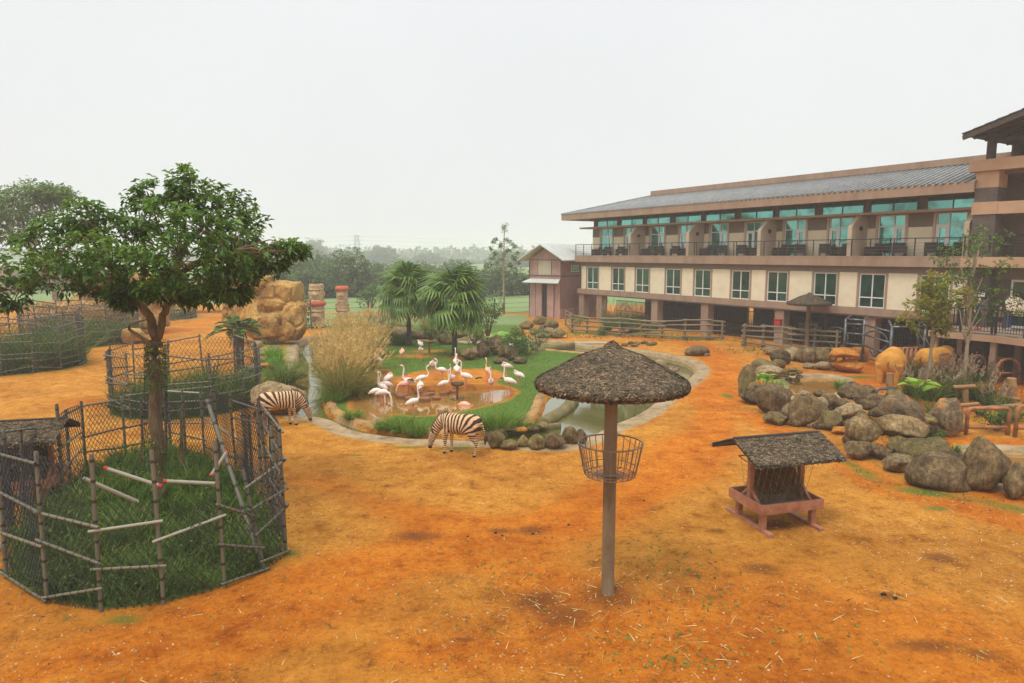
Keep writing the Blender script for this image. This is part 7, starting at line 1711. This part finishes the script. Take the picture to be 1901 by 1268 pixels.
def beakm(h, d):
    t = Vector((d.x, d.y, d.z)); b = MB(); p = h+t*.065; q = p+t*.05; r = q+(t+Vector((0,0,-1.0)) if abs(t.z) < .9 else t+Vector((-.6,0,0))).normalized()*.06
    b.loft([p, q, r], [.022, .020, .006], 7, up=(0,1,0)); return b
BK = {p: (beakm(FB[p][1], FB[p][2]).mesh('beak', M['fl_leg'], True)) for p in ('up', 'curve', 'down', 'tuck')}
TIP = {p: MB().loft([FB[p][1]+FB[p][2]*.115+Vector((0,0,-.01)), FB[p][1]+FB[p][2]*.125+Vector((0,0,-.06))], [.016, .006], 6, up=(0,1,0)).mesh('beak_tip', M['fl_blk']) for p in ('up', 'curve', 'down', 'tuck')}
wm = MB().ball((-.06,0,.74), .21, .03, .085, 12, 8)
def wing_mesh(spread):
    V = []; Fc = []
    return None
def flamingo(bx, by, pose, colr, rz, label, s=1.0, lie=False, wings=False, bz=.72):
    p = G(bx, by, bz*s if not lie else .15); g = hz(p.x, p.y); g = max(g, -.22)
    e = empty('flamingo', (p.x, p.y, g-(.55 if lie else 0)), R(rz), label, 'flamingo', 'flamingos on the island'); e.scale = (s, s, s)
    b = link('body', FB[pose+colr], e); bk = link('beak', BK[pose], b); link('beak_tip', TIP[pose], bk)
    for y in (-.045, .045): link('leg', LEG, e, (-.01+(.03 if y > 0 else -.02), y, 0))
    fold = [MB().loft([(.12,y,.75),(-.05,y*1.35,.74),(-.22,y*.9,.68),(-.34,y*.5,.60)], [(.02,.06),(.03,.085),(.022,.06),(.006,.012)], 10).mesh('wing', M['fl_'+colr], True) for y in (-.10, .10)]
    if not wings:
        for f in fold: link('wing', f, e)
    else:
        for s_ in (-1, 1):
            n = 9; V = []; Fc = []
            for i in range(n):
                t = i/(n-1); y = s_*(.08+.62*t); z = .80+.16*math.sin(t*2.0)-.10*t; c = .22*(1-.45*t)
                V += [(.10-.05*t, y, z), (-.02-.05*t, y, z+.012), (.10-.05*t-c*.55, y, z-.01), (.10-c-.05*t, y, z-.03-.02*t)]
            for i in range(n-1):
                for q in range(3): Fc.append((4*i+q, 4*i+q+1, 4*i+q+5, 4*i+q+4))
            k1 = Fc[:12]; k2 = Fc[12:]; K2 = sorted({i for f in k2 for i in f}); k2 = [tuple(K2.index(i) for i in f) for f in k2]
            wo = MB().add(V[:20], k1).build('wing', M['fl_red'], e); so = MB().add([V[i] for i in K2], k2).build('flight_feathers', M['fl_blk'], wo)
            for o in (wo, so):
                m_ = o.modifiers.new('t', 'SOLIDIFY'); m_.thickness = .015
    return e
def f7(x, y): return (680+x*.1578, 640+y*.1578)
FL = [((165,100),'tuck','p',200,'pink flamingo resting at the far left of the lawn beside the pampas'),((115,178),'tuck','w',170,'white flamingo with tucked neck below the pink one by the pampas'),((425,103),'tuck','p',80,'lone pink flamingo seen from behind on the upper lawn'),((640,78),'tuck','w',250,'white flamingo with tucked neck left of the small feeder post'),((635,6),'tuck','w',120,'farthest white flamingo standing alone at the top of the lawn'),((265,335),'tuck','w',60,'white flamingo preening at the inlet edge'),((180,430),'up','w',150,'flamingo with raised neck standing at the left inlet'),((235,402),'curve','w',200,'small pale flamingo half behind the preening one'),((110,482),'down','w',10,'leftmost flamingo wading in the inlet with lowered head'),((190,497),'down','w',-15,'second wading flamingo with lowered head beside the leftmost'),((440,405),'down','p',215,'pink flamingo stretching its neck down at the pond edge'),((650,372),'curve','w',20,'white flamingo standing behind another left of the sand'),((638,425),'tuck','w',80,'white flamingo with hidden head at the sand edge'),((550,600),'up','w',20,'white flamingo with upright neck wading in the brown pond'),((780,272),'tuck','w',-100,'white flamingo preening at the top left of the sand'),((890,342),'curve','w',195,'flamingo with curved neck, leftmost of the tall trio on the sand'),((915,402),'up','w',10,'tall flamingo nearest the pond of the trio on the sand'),((1005,372),'up','w',260,'slim small flamingo facing away in the middle of the sand'),((1055,238),'up','w',100,'tallest flamingo at the back, neck straight up'),((1065,328),'up','w',95,'upright flamingo directly in front of the tallest one'),((1170,352),'up','w',165,'white flamingo with straight thin neck right of the middle'),((1432,328),'curve','p',110,'pink flamingo hidden behind the wing-spreading one'),((1680,425),'up','w',172,'large white flamingo with pink tail at the right end of the pond'),((1655,265),'tuck','w',200,'white flamingo sleeping on the grass right of the sand'),((1790,352),'tuck','w',150,'rightmost white flamingo preening on the grass')]
for (a, pose, c_, rz, lb) in FL: flamingo(*f7(*a), pose, c_, rz, lb, .93+.06*math.sin(a[0]))
flamingo(*f7(500,372), 'up', 'w', 200, 'flamingo opening its black-edged wings at the left of the sand', 1.05, wings=True)
flamingo(*f7(1470,372), 'up', 'w', 265, 'flamingo spreading both black wings at the right of the sand', 1.0, wings=True)
flamingo(*f7(1160,650), 'down', 'p', 180, 'pink flamingo bathing low in the brown pond', 1.0, lie=True)
# bricks, basin on a stem and feeder post in the pond
BR = MB().lathe([(0, -.25), (.19, -.25), (.2, -.1), (.2, .13), (.185, .15), (0, .15)], 14).mesh('stump_brick', M['brickred'], False)
for i, ((x, y), s) in enumerate((((398,600),1.25),((420,622),1.3),((505,648),1.1),((690,610),1.1),((688,660),1.3),((612,570),1.0),((762,545),.8),((758,583),.85),((822,638),1.0),((918,585),1.15),((1030,560),1.0))):
    p = G(*f7(x, y), 0); o = link('pond_block', BR, None, (p.x, p.y, -.05), (.05*math.sin(i), .06*math.cos(i*2), i), (s, s*.9, s)); tag(o, 'reddish round block in the brown pond, %s from the left' % ORD[i], 'block', 'blocks standing in the pond')
p = G(*f7(1072,632), 0); e = empty('feeding_basin', (p.x, p.y, -.1), 0, 'dark feeding basin on a stem standing in the brown pond', 'basin'); e.scale = (.72,)*3
MB().tube((0,0,0), (0,0,.95), .07, n=10).build('stem', M['brickred'], e, smooth=True); MB().lathe([(0,.90),(.30,.92),(.40,.98),(.40,1.06),(.34,1.06),(.30,1.0),(0,.98)], 18).build('bowl', M['rockd'], e, smooth=True)
MB().lathe([(0,.0),(.36,.02),(.40,.13),(.34,.13),(0,.06)], 18).build('foot_dish', M['rockd'], e, smooth=True)
p = G(797, 660); e = empty('feeder_post', (p.x, p.y, hz(p.x, p.y)), 0, 'little wooden post with a flat top on the flamingo lawn', 'post'); MB().box(-.06,.06,-.06,.06,-.1,.75).build('post', M['logo'], e); MB().box(-.22,.22,-.16,.16,.751,.79).build('tray', M['logo'], e)
p = G(1010, 715); 
pl_ = MB().box(-.9,.9,-.05,.05,0,.04); p = G(790, 796)
# floating leaves / duck on the water in front of the zebra
p = G(758, 803, WL); d = MB(); d.loft([(-.2,0,.02),(-.1,0,.06),(.05,0,.07),(.16,0,.05),(.2,0,.04)], [.02,.08,.09,.05,.02], 10); d.loft([(.13,0,.08),(.17,0,.16),(.2,0,.18)], [.035,.03,.035], 8); dm = fuse(d, .02, 2); dm.materials.append(M['rockd'])
tag(link('duck', dm, None, (p.x, p.y, WL-.03), (0,0,2.6)), 'small brown duck floating in the moat left of the near zebra', 'duck')
bd_ = G(1096, 637); tag(MB().box(-1.1,1.1,-.45,.45,.0,.06).box(-1.1,1.1,-.1,.1,.061,.10).build('wooden_board', M['straw'] if False else M['barnpanel'], None, loc=(bd_.x, bd_.y, .02)), 'flat pale board lying on the track behind the canopy', 'board')
# ================================================================ PEOPLE ON THE DECK
M['skin'] = mat('skin', [(.50, .29, .20), (.58, .36, .26)], 6, .6, .05); M['navy'] = mat('navy_cotton', [(.018, .03, .075), (.03, .05, .11)], 12, .9, .2); M['charcoal'] = mat('charcoal_leggings', [(.03, .028, .03), (.06, .055, .058)], 12, .9, .2)
M['redshoe'] = mat('red_shoe', (.62, .03, .05), 8, .6, 0); M['sock'] = mat('white_sock', (.75, .75, .74), 8, .9, 0); M['denim'] = mat('denim', [(.05, .11, .25), (.09, .17, .34)], 14, .9, .2); M['offwhite'] = mat('offwhite_cotton', [(.55, .53, .50), (.68, .66, .62)], 14, .9, .2); M['browncloth'] = mat('brown_cloth', [(.16, .11, .08), (.28, .2, .15)], 14, .9, .2)
def person(loc, rz, H, label, top, bottom, shoe, hairlong, socks=False, short=False, arm='rest'):
    """faces local -y; one continuous body with clothes as thin shells"""
    e = empty('person', loc, rz, label, 'person'); k = H/1.65; S = lambda *p: tuple(c*k for c in p)
    b = MB(); arms = {}
    b.loft([S(0,0,.80),S(0,0,.92),S(0,.005,1.05),S(0,.01,1.20),S(0,.01,1.33),S(0,.01,1.39)], [(.10*k,.08*k),(.155*k,.105*k),(.125*k,.09*k),(.15*k,.105*k),(.14*k,.085*k),(.055*k,.05*k)], 14, up=(0,1,0))
    b.loft([S(0,.01,1.36),S(0,0,1.45)], [.05*k,.048*k], 10); b.ball(S(0,-.01,1.535), .072*k, .088*k, .108*k, 14, 10); b.loft([S(0,-.09,1.53),S(0,-.112,1.505)], [.012*k,.016*k], 6)
    for s in (-1, 1):
        b.ball(S(s*.074,.0,1.53), .012*k, .02*k, .03*k, 8, 6)
        b.loft([S(s*.08,0,.88),S(s*.085,0,.66),S(s*.085,-.005,.48),S(s*.085,.01,.30),S(s*.085,.01,.09),S(s*.085,-.04,.045),S(s*.085,-.13,.03)], [.085*k,.075*k,.056*k,.052*k,.036*k,.04*k,.03*k], 10, up=(0,1,0))
        if arm == 'hold' and s == 1: A = [S(s*.16,.01,1.31),S(s*.22,-.04,1.08),S(s*.16,-.22,1.12),S(s*.14,-.28,1.14)]
        else: A = [S(s*.16,.01,1.32),S(s*.20,.02,1.06),S(s*.215,-.03,.86),S(s*.215,-.05,.80)]
        arms[s] = A; b.loft(A, [.048*k,.040*k,.028*k,.03*k], 8, up=(0,1,0))
    body = fuse(b, .017*k, 3, .5)
    fm = MB(); fm.add([tuple(v.co) for v in body.vertices], [tuple(p.vertices) for p in body.polygons])
    for s in (-1, 1):
        h = Vector(arms[s][-1]); d = (h-Vector(arms[s][-2])).normalized(); sd3 = Vector((0, 1, 0)) if abs(d.z) > .5 else Vector((0, 0, 1))
        for i, (o_, ln) in enumerate(((-.027, .062), (-.009, .072), (.009, .068), (.027, .052))):
            p0 = h+sd3*o_*k; m1 = p0+d*ln*.55*k; t1 = m1+(d*.7+Vector((-s*.5, -.1, 0))).normalized()*ln*.5*k; fm.loft([p0, m1, t1], [.009*k,.0085*k,.006*k], 6)
        p0 = h-sd3*.03*k-d*.03*k; fm.loft([p0, p0+(d-sd3*.8).normalized()*.035*k, p0+(d*1.2-sd3*.4).normalized()*.06*k], [.01*k,.009*k,.006*k], 6)
    fm.build('body', M['skin'], e, smooth=True)
    g = MB(); g.loft([S(0,0,.84),S(0,0,.93),S(0,.005,1.05),S(0,.01,1.20),S(0,.01,1.33),S(0,.01,1.385)], [(.165*k,.12*k),(.168*k,.118*k),(.142*k,.106*k),(.166*k,.12*k),(.152*k,.10*k),(.07*k,.062*k)], 16, up=(0,1,0))
    for s in (-1, 1):
        A = [Vector(p) for p in arms[s]]; g.loft([A[0], A[0].lerp(A[1], .6), A[1] if arm == 'hold' else A[0].lerp(A[1], .75)], [.06*k,.056*k,.055*k], 10, up=(0,1,0))
    gm = fuse(g, .017*k, 2); gm.materials.append(M[top]); link('top', gm, e)
    g = MB(); g.loft([S(0,0,.78),S(0,0,.90),S(0,0,.96)], [(.13*k,.10*k),(.165*k,.118*k),(.15*k,.11*k)], 14, up=(0,1,0))
    for s in (-1, 1):
        q = [S(s*.08,0,.88),S(s*.085,0,.66),S(s*.085,-.005,.48),S(s*.085,.01,.30),S(s*.085,.01,.13)]; r = [.094*k,.084*k,.066*k,.06*k,.05*k]; m_ = 3 if short else 5
        g.loft(q[:m_], r[:m_], 10, up=(0,1,0))
    gm = fuse(g, .017*k, 2); gm.materials.append(M[bottom]); link('trousers', gm, e)
    for s in (-1, 1):
        MB().loft([S(s*.085,.05,.045),S(s*.085,.0,.055),S(s*.085,-.08,.045),S(s*.085,-.16,.032)], [(.04*k,.05*k),(.05*k,.058*k),(.052*k,.044*k),(.03*k,.026*k)], 10, up=(0,0,1)).build('shoe', M[shoe], e, smooth=True)
        if socks: MB().loft([S(s*.085,.01,.09),S(s*.085,.01,.19)], [.048*k,.052*k], 10).build('sock', M['sock'], e, smooth=True)
        MB().ball(S(s*.028,-.088,1.55), .009*k, .006*k, .008*k, 8, 6).build('eye', M['eye'], e)
    MB().loft([S(-.022,-.088,1.475),S(.022,-.088,1.475)], [.006*k,.006*k], 5).build('mouth', M['redtape'], e)
    h = MB(); h.ball(S(0,.022,1.565), .088*k, .09*k, .098*k, 14, 10)
    if hairlong: h.loft([S(0,.06,1.58),S(0,.075,1.48),S(0,.075,1.40)], [(.085*k,.05*k),(.088*k,.05*k),(.07*k,.035*k)], 12, up=(0,1,0))
    hm = fuse(h, .02*k, 2); hm.materials.append(M['darkhair']); link('hair', hm, e)
    return e
dz = 2.29
q = LW(U2+1.35, -2.05, dz); q = Vector((G(1813,612,dz).x, G(1813,612,dz).y, dz)); person(q, R(10), 1.60, 'person in navy top, dark leggings and red shoes standing at the deck railing', 'navy', 'charcoal', 'redshoe', True, True)
q = LW(35.5, -.75, dz); person(Vector((q.x, q.y, dz)), R(25), 1.62, 'person in jeans behind the giraffe-print umbrella on the deck', 'offwhite', 'denim', 'sock', True, arm='hold'); pq = q
q = LW(35.0, -.55, dz); person(Vector((q.x, q.y, dz)), R(-20), 1.12, 'small child beside the adult with the patterned umbrella', 'browncloth', 'charcoal', 'sock', True, short=True)
# giraffe-print umbrella
def gir():
    m, nt, b = _nodes('giraffe_print'); v = objco(nt); vo = nt.nodes.new('ShaderNodeTexVoronoi'); vo.feature = 'DISTANCE_TO_EDGE'; vo.inputs['Scale'].default_value = 9; nt.links.new(v, vo.inputs['Vector'])
    nt.links.new(ramp(nt, vo.outputs['Distance'], [(.09, (.62, .55, .42)), (.13, (.16, .075, .03))]), b.inputs['Base Color']); b.inputs['Roughness'].default_value = .8; return m
M['giraffe'] = gir()
ue_ = empty('umbrella', Vector((pq.x-.12, pq.y-.55, dz+1.20)), 0, 'open giraffe-print umbrella held towards the railing', 'umbrella'); ue_.rotation_euler = (R(62), R(-12), R(10))
um = MB(); nn_ = 16; V = []; Fc = []
for i in range(7):
    t = i/6; r_ = .56*math.sin(t*1.25)/math.sin(1.25); z_ = .24*(math.cos(t*1.25)-math.cos(1.25))/(1-math.cos(1.25))
    for j in range(nn_): V.append((r_*(1-.05*(j % 2)*t)*math.cos(2*math.pi*j/nn_), r_*(1-.05*(j % 2)*t)*math.sin(2*math.pi*j/nn_), z_))
for i in range(6):
    for j in range(nn_): Fc.append((i*nn_+j, i*nn_+(j+1) % nn_, (i+1)*nn_+(j+1) % nn_, (i+1)*nn_+j))
uo = um.add(V, Fc).build('canopy', M['giraffe'], ue_); md = uo.modifiers.new('t', 'SOLIDIFY'); md.thickness = .006
MB().tube((0,0,.27), (0,0,-.55), .01, n=6).build('shaft', M['black'], ue_)
for j in range(8): MB().tube((0,0,.22), (.53*math.cos(2*math.pi*j/8), .53*math.sin(2*math.pi*j/8), .0), .004, n=4).build('rib', M['black'], ue_)
# ================================================================ LOOSE STUFF ON THE GROUND
def scatter(n, xr, yr, seed, dens=None):
    rs = np.random.default_rng(seed); y = yr[0]+(yr[1]-yr[0])*rs.uniform(0, 1, n)**1.6; x = rs.uniform(-1, 1, n)*(y*.80+1.5)
    P = np.column_stack([x, y]); k = np.ones(n, dtype=bool)
    k &= sdist(P, FRONT) < -.1; k &= sdist(P, OUT) < -.15
    for W in (W2, W3): k &= sdist(P, W) < -.2
    if dens is not None: k &= rs.uniform(0, 1, n) < dens(P)
    P = P[k]; return np.column_stack([P, ground_h(P)[0]]), rs
OCT = np.array([(1,0,0),(-1,0,0),(0,1,0),(0,-1,0),(0,0,.8),(0,0,-.5)], dtype=float); OCF = np.array([(0,2,4),(2,1,4),(1,3,4),(3,0,4),(2,0,5),(1,2,5),(3,1,5),(0,3,5)])
def lumps(P, rs, s0, s1):
    n = len(P); s = s0*(s1/s0)**(rs.uniform(0, 1, n)**2.2); a = rs.uniform(0, 6.283, n); V = OCT[None]*(s[:, None, None]*rs.uniform(.6, 1.2, (n, 6, 1))); V = V*np.array([1.25, .9, .75])
    c, s_ = np.cos(a)[:, None], np.sin(a)[:, None]; V = np.stack([V[..., 0]*c-V[..., 1]*s_, V[..., 0]*s_+V[..., 1]*c, V[..., 2]], -1)+P[:, None]
    return V.reshape(-1, 3), (OCF[None]+6*np.arange(n)[:, None, None]).reshape(-1, 3), n
P, rs = scatter(48000, None, (7, 40), 1, lambda P: np.clip(.42+.45*gnoise(P, .5, 1)+.8*blob(P, 1850, 1000, 2.5, 1.6)+.5*blob(P, 1100, 1120, 1.0, .6), .12, 1))
V, Fc, n = lumps(P, rs, .008, .034); tag(link('pebbles', fastmesh('pebbles', V, Fc, M['pebble'], np.repeat(rs.uniform(0, 1, n), 6))), 'small pale pebbles strewn over the clay', 'pebbles', kind='stuff')
M['clod'] = leafmat('clay_clod', [(.20, .075, .012), (.40, .165, .024), (.52, .27, .06)], .95, 0)
P, rs = scatter(42000, None, (7, 26), 12, lambda P: np.clip(.35+.55*gnoise(P, 1.3, 6)+.35*gnoise(P, 4.1, 2), .05, 1))
V, Fc, n = lumps(P, rs, .010, .036); tag(link('clay_clods', fastmesh('clay_clods', V, Fc, M['clod'], np.repeat(rs.uniform(0, 1, n), 6))), 'clods of orange clay littering the yard', 'clods', kind='stuff')
P, rs = scatter(5000, None, (7.5, 24), 2, lambda P: np.clip(blob(P, 985, 985, .8, .5)+blob(P, 930, 988, .5, .3)+blob(P, 1560, 905, .5, .3)+.02+.6*blob(P, 1040, 965, .8, .5)+.5*blob(P, 1130, 1110, .6, .5)+.4*blob(P, 1745, 1035, .4, .3), 0, 1))
V, Fc, n = lumps(P, rs, .008, .026); tag(link('dung_crumbs', fastmesh('dung_crumbs', V, Fc, M['crumb'], np.repeat(rs.uniform(0, 1, n), 6))), 'dark crumbs of dung and soil on the clay', 'dung', kind='stuff')
for i, (px, py, s) in enumerate(((990,992,.05),(983,986,.03),(1000,988,.03),(868,996,.04),(920,990,.05),(932,995,.045),(1056,975,.05),(1195,930,.045),(1640,1105,.07),(1662,1112,.06))):
    p = Gz(px, py); s *= .6; me = rock_mesh('dung', s*1.2, s, s*.7, M['crumb'], 900+i, .2, 0, ICO2, .3); set_attr(me, 'v', np.full(len(me.vertices), .3)); tag(link('dung', me, None, (p.x, p.y, p.z-.01)), 'dark dung lump on the clay, %s of the ten counted from the left' % ORD[(4, 3, 5, 0, 1, 2, 6, 7, 8, 9)[i]], 'dung', 'dung lumps')
ST = lambda P: np.clip(.05+.9*blob(P, 1120, 1110, 1.6, 1.2)+.8*blob(P, 1350, 1100, 1.3, .8)+.5*blob(P, 980, 1150, 1.0, .6)+.9*blob(P, 1745, 1030, .6, .3)+.8*blob(P, 1640, 1105, .7, .25)+.7*blob(P, 560, 1010, .6, .4)+.5*blob(P, 1300, 1220, 1.4, .5)+.4*blob(P, 1430, 985, .9, .5)+.5*blob(P, 1860, 1220, .8, .4), 0, 1)
P, rs = scatter(3600, None, (7.5, 20), 3, ST); n = len(P); a = rs.uniform(0, 6.283, n)
V, Fc = blades(P+np.array([0, 0, .012]), np.column_stack([np.cos(a), np.sin(a), rs.uniform(.0, .10, n)]), rs.uniform(.10, .42, n)*rs.uniform(.5, 1, n), .013, rs.uniform(0, .12, n), 3, rs)
V[:, 2] = np.maximum(V[:, 2], np.repeat(P[:, 2], 8)+.006)
tag(link('straw', fastmesh('straw', V, Fc, M['straw'], np.repeat(rs.uniform(0, 1, n), 8))), 'scattered straw stalks around canopy pole and feeder', 'straw', kind='stuff')
GL_ = lambda P: np.clip(.015+.9*blob(P, 960, 1055, .8, .35)+.9*blob(P, 1240, 1050, .8, .5)+.8*blob(P, 1300, 1110, .9, .7)+.7*blob(P, 1200, 1010, .5, .5)+.6*blob(P, 920, 1080, .4, .3)+.8*blob(P, 1180, 1185, .7, .25)+.8*blob(P, 1250, 1230, .9, .3)+.5*blob(P, 1100, 1010, .8, .3)+.5*blob(P, 1500, 1180, .8, .5), 0, 1)
P, rs = scatter(13000, None, (7.5, 18), 4, GL_); n = len(P); d = rdirs(n, rs); d[:, 2] = np.abs(d[:, 2])*.4
V, Fc = leaves(P+np.array([0, 0, .01]), d, .075*rs.uniform(.5, 1.6, n), .036, .1, 0, rs); V[:, 2] = np.maximum(V[:, 2], np.repeat(P[:, 2], 4)+.005)
tag(link('leaf_litter', fastmesh('leaf_litter', V, Fc, M['shrub'], np.repeat(rs.uniform(.2, 1, n), 4))), 'torn green leaves scattered around the canopy pole', 'leaves', kind='stuff')
# short turf on the island and beside the boulders
def turf(name, label, n, xr, yr, maskf, h, m, seed, w=.014):
    rs = np.random.default_rng(seed); P = np.column_stack([rs.uniform(*xr, n), rs.uniform(*yr, n)]); P = P[maskf(P) > rs.uniform(0, 1, n)]; k = len(P)
    V, Fc = blades(np.column_stack([P, ground_h(P)[0]-.01]), np.column_stack([rs.normal(0, .6, k), rs.normal(0, .6, k), np.ones(k)]), h*rs.uniform(.5, 1.3, k), w, rs.uniform(.2, .9, k), 2, rs)
    tag(link(name, fastmesh(name, V, Fc, m, np.repeat(np.clip(.4+.25*gnoise(P, 1.3, seed)+rs.normal(0, .2, k), 0, 1), 6))), label, 'grass', kind='stuff')
def isl_mask(P):
    m = sstep(sdist(P, ISL), .15, .4)*(1-sstep(sdist(P, SAND), -.8, -.1))*(1-sstep(sdist(P, PON), -.7, -.3))
    for q in [(770,664,1.6,1.1),(858,668,1.2,1.2),(800,655,1.5,.8)]: m = m*(1-.8*blob(P, *q))
    return m
turf('island_turf', 'mown green turf covering the flamingo island', 60000, (-15, 9), (22.5, 48), isl_mask, .085, M['grassb'], 51, .03)
turf('verge_grass', 'low green weeds along the foot of the right boulders', 9000, (8, 18), (14, 24), lambda P: np.exp(-(segdist(P, bd, False)/.34)**2)*np.clip(.4+.6*gnoise(P, 3, 2), 0, 1), .10, M['grassd'], 52, .02)
turf('bank_grass', 'grass on the slope of the left bank', 9000, (-17, -9), (24, 44), lambda P: blob(P, 505, 690, 1.5, 5)*(sdist(P, OUT) < -.4), .25, M['grassb'], 53, .025)
turf('yard_weeds', 'thin weeds growing in the gravel of the yard', 9000, (-12, 14), (11, 30), lambda P: np.clip(sum(.8*blob(P, *q) for q in [(575,775,.6,.25),(640,800,.5,.2),(1110,760,.9,.4),(660,845,.4,.15),(850,832,.9,.25),(540,1028,.3,.2),(1740,945,.5,.2),(230,1150,.5,.2),(505,780,.8,.3)]), 0, 1), .07, M['grassb'], 54, .014)
turf('fence_grass', 'weeds along the foot of the log fences', 9000, (4, 24), (38, 60), lambda P: np.clip(blob(P, 1180, 625, 6, .8)+blob(P, 1470, 652, 3.2, 1.0)+blob(P, 1290, 632, 2.5, .5), 0, 1), .35, M['shrub'], 55, .05)
turf('yard_edge_grass', 'weedy grass among the right-hand logs and plants', 9000, (16, 28), (24, 36), lambda P: np.clip(blob(P, 1760, 745, 2.4, 1.8)+blob(P, 1850, 790, 2, 1), 0, 1), .3, M['grassd'], 56, .03)
# ================================================================ HAZE
def haze_box():
    m = bpy.data.materials.new('haze'); m.use_nodes = True; nt = m.node_tree; nt.nodes.clear()
    o = nt.nodes.new('ShaderNodeOutputMaterial'); v = nt.nodes.new('ShaderNodeVolumePrincipled')
    v.inputs['Color'].default_value = (.99, .992, .99, 1); v.inputs['Density'].default_value = .0013
    v.inputs['Anisotropy'].default_value = 0.0
    nt.links.new(v.outputs[0], o.inputs['Volume'])
    mb = MB(); mb.box(-1600, 1600, -70, 1900, -2.2, 31)
    ob = mb.build('haze', m); tag(ob, 'pale mist fading the distant trees', 'haze', kind='stuff')
haze_box()
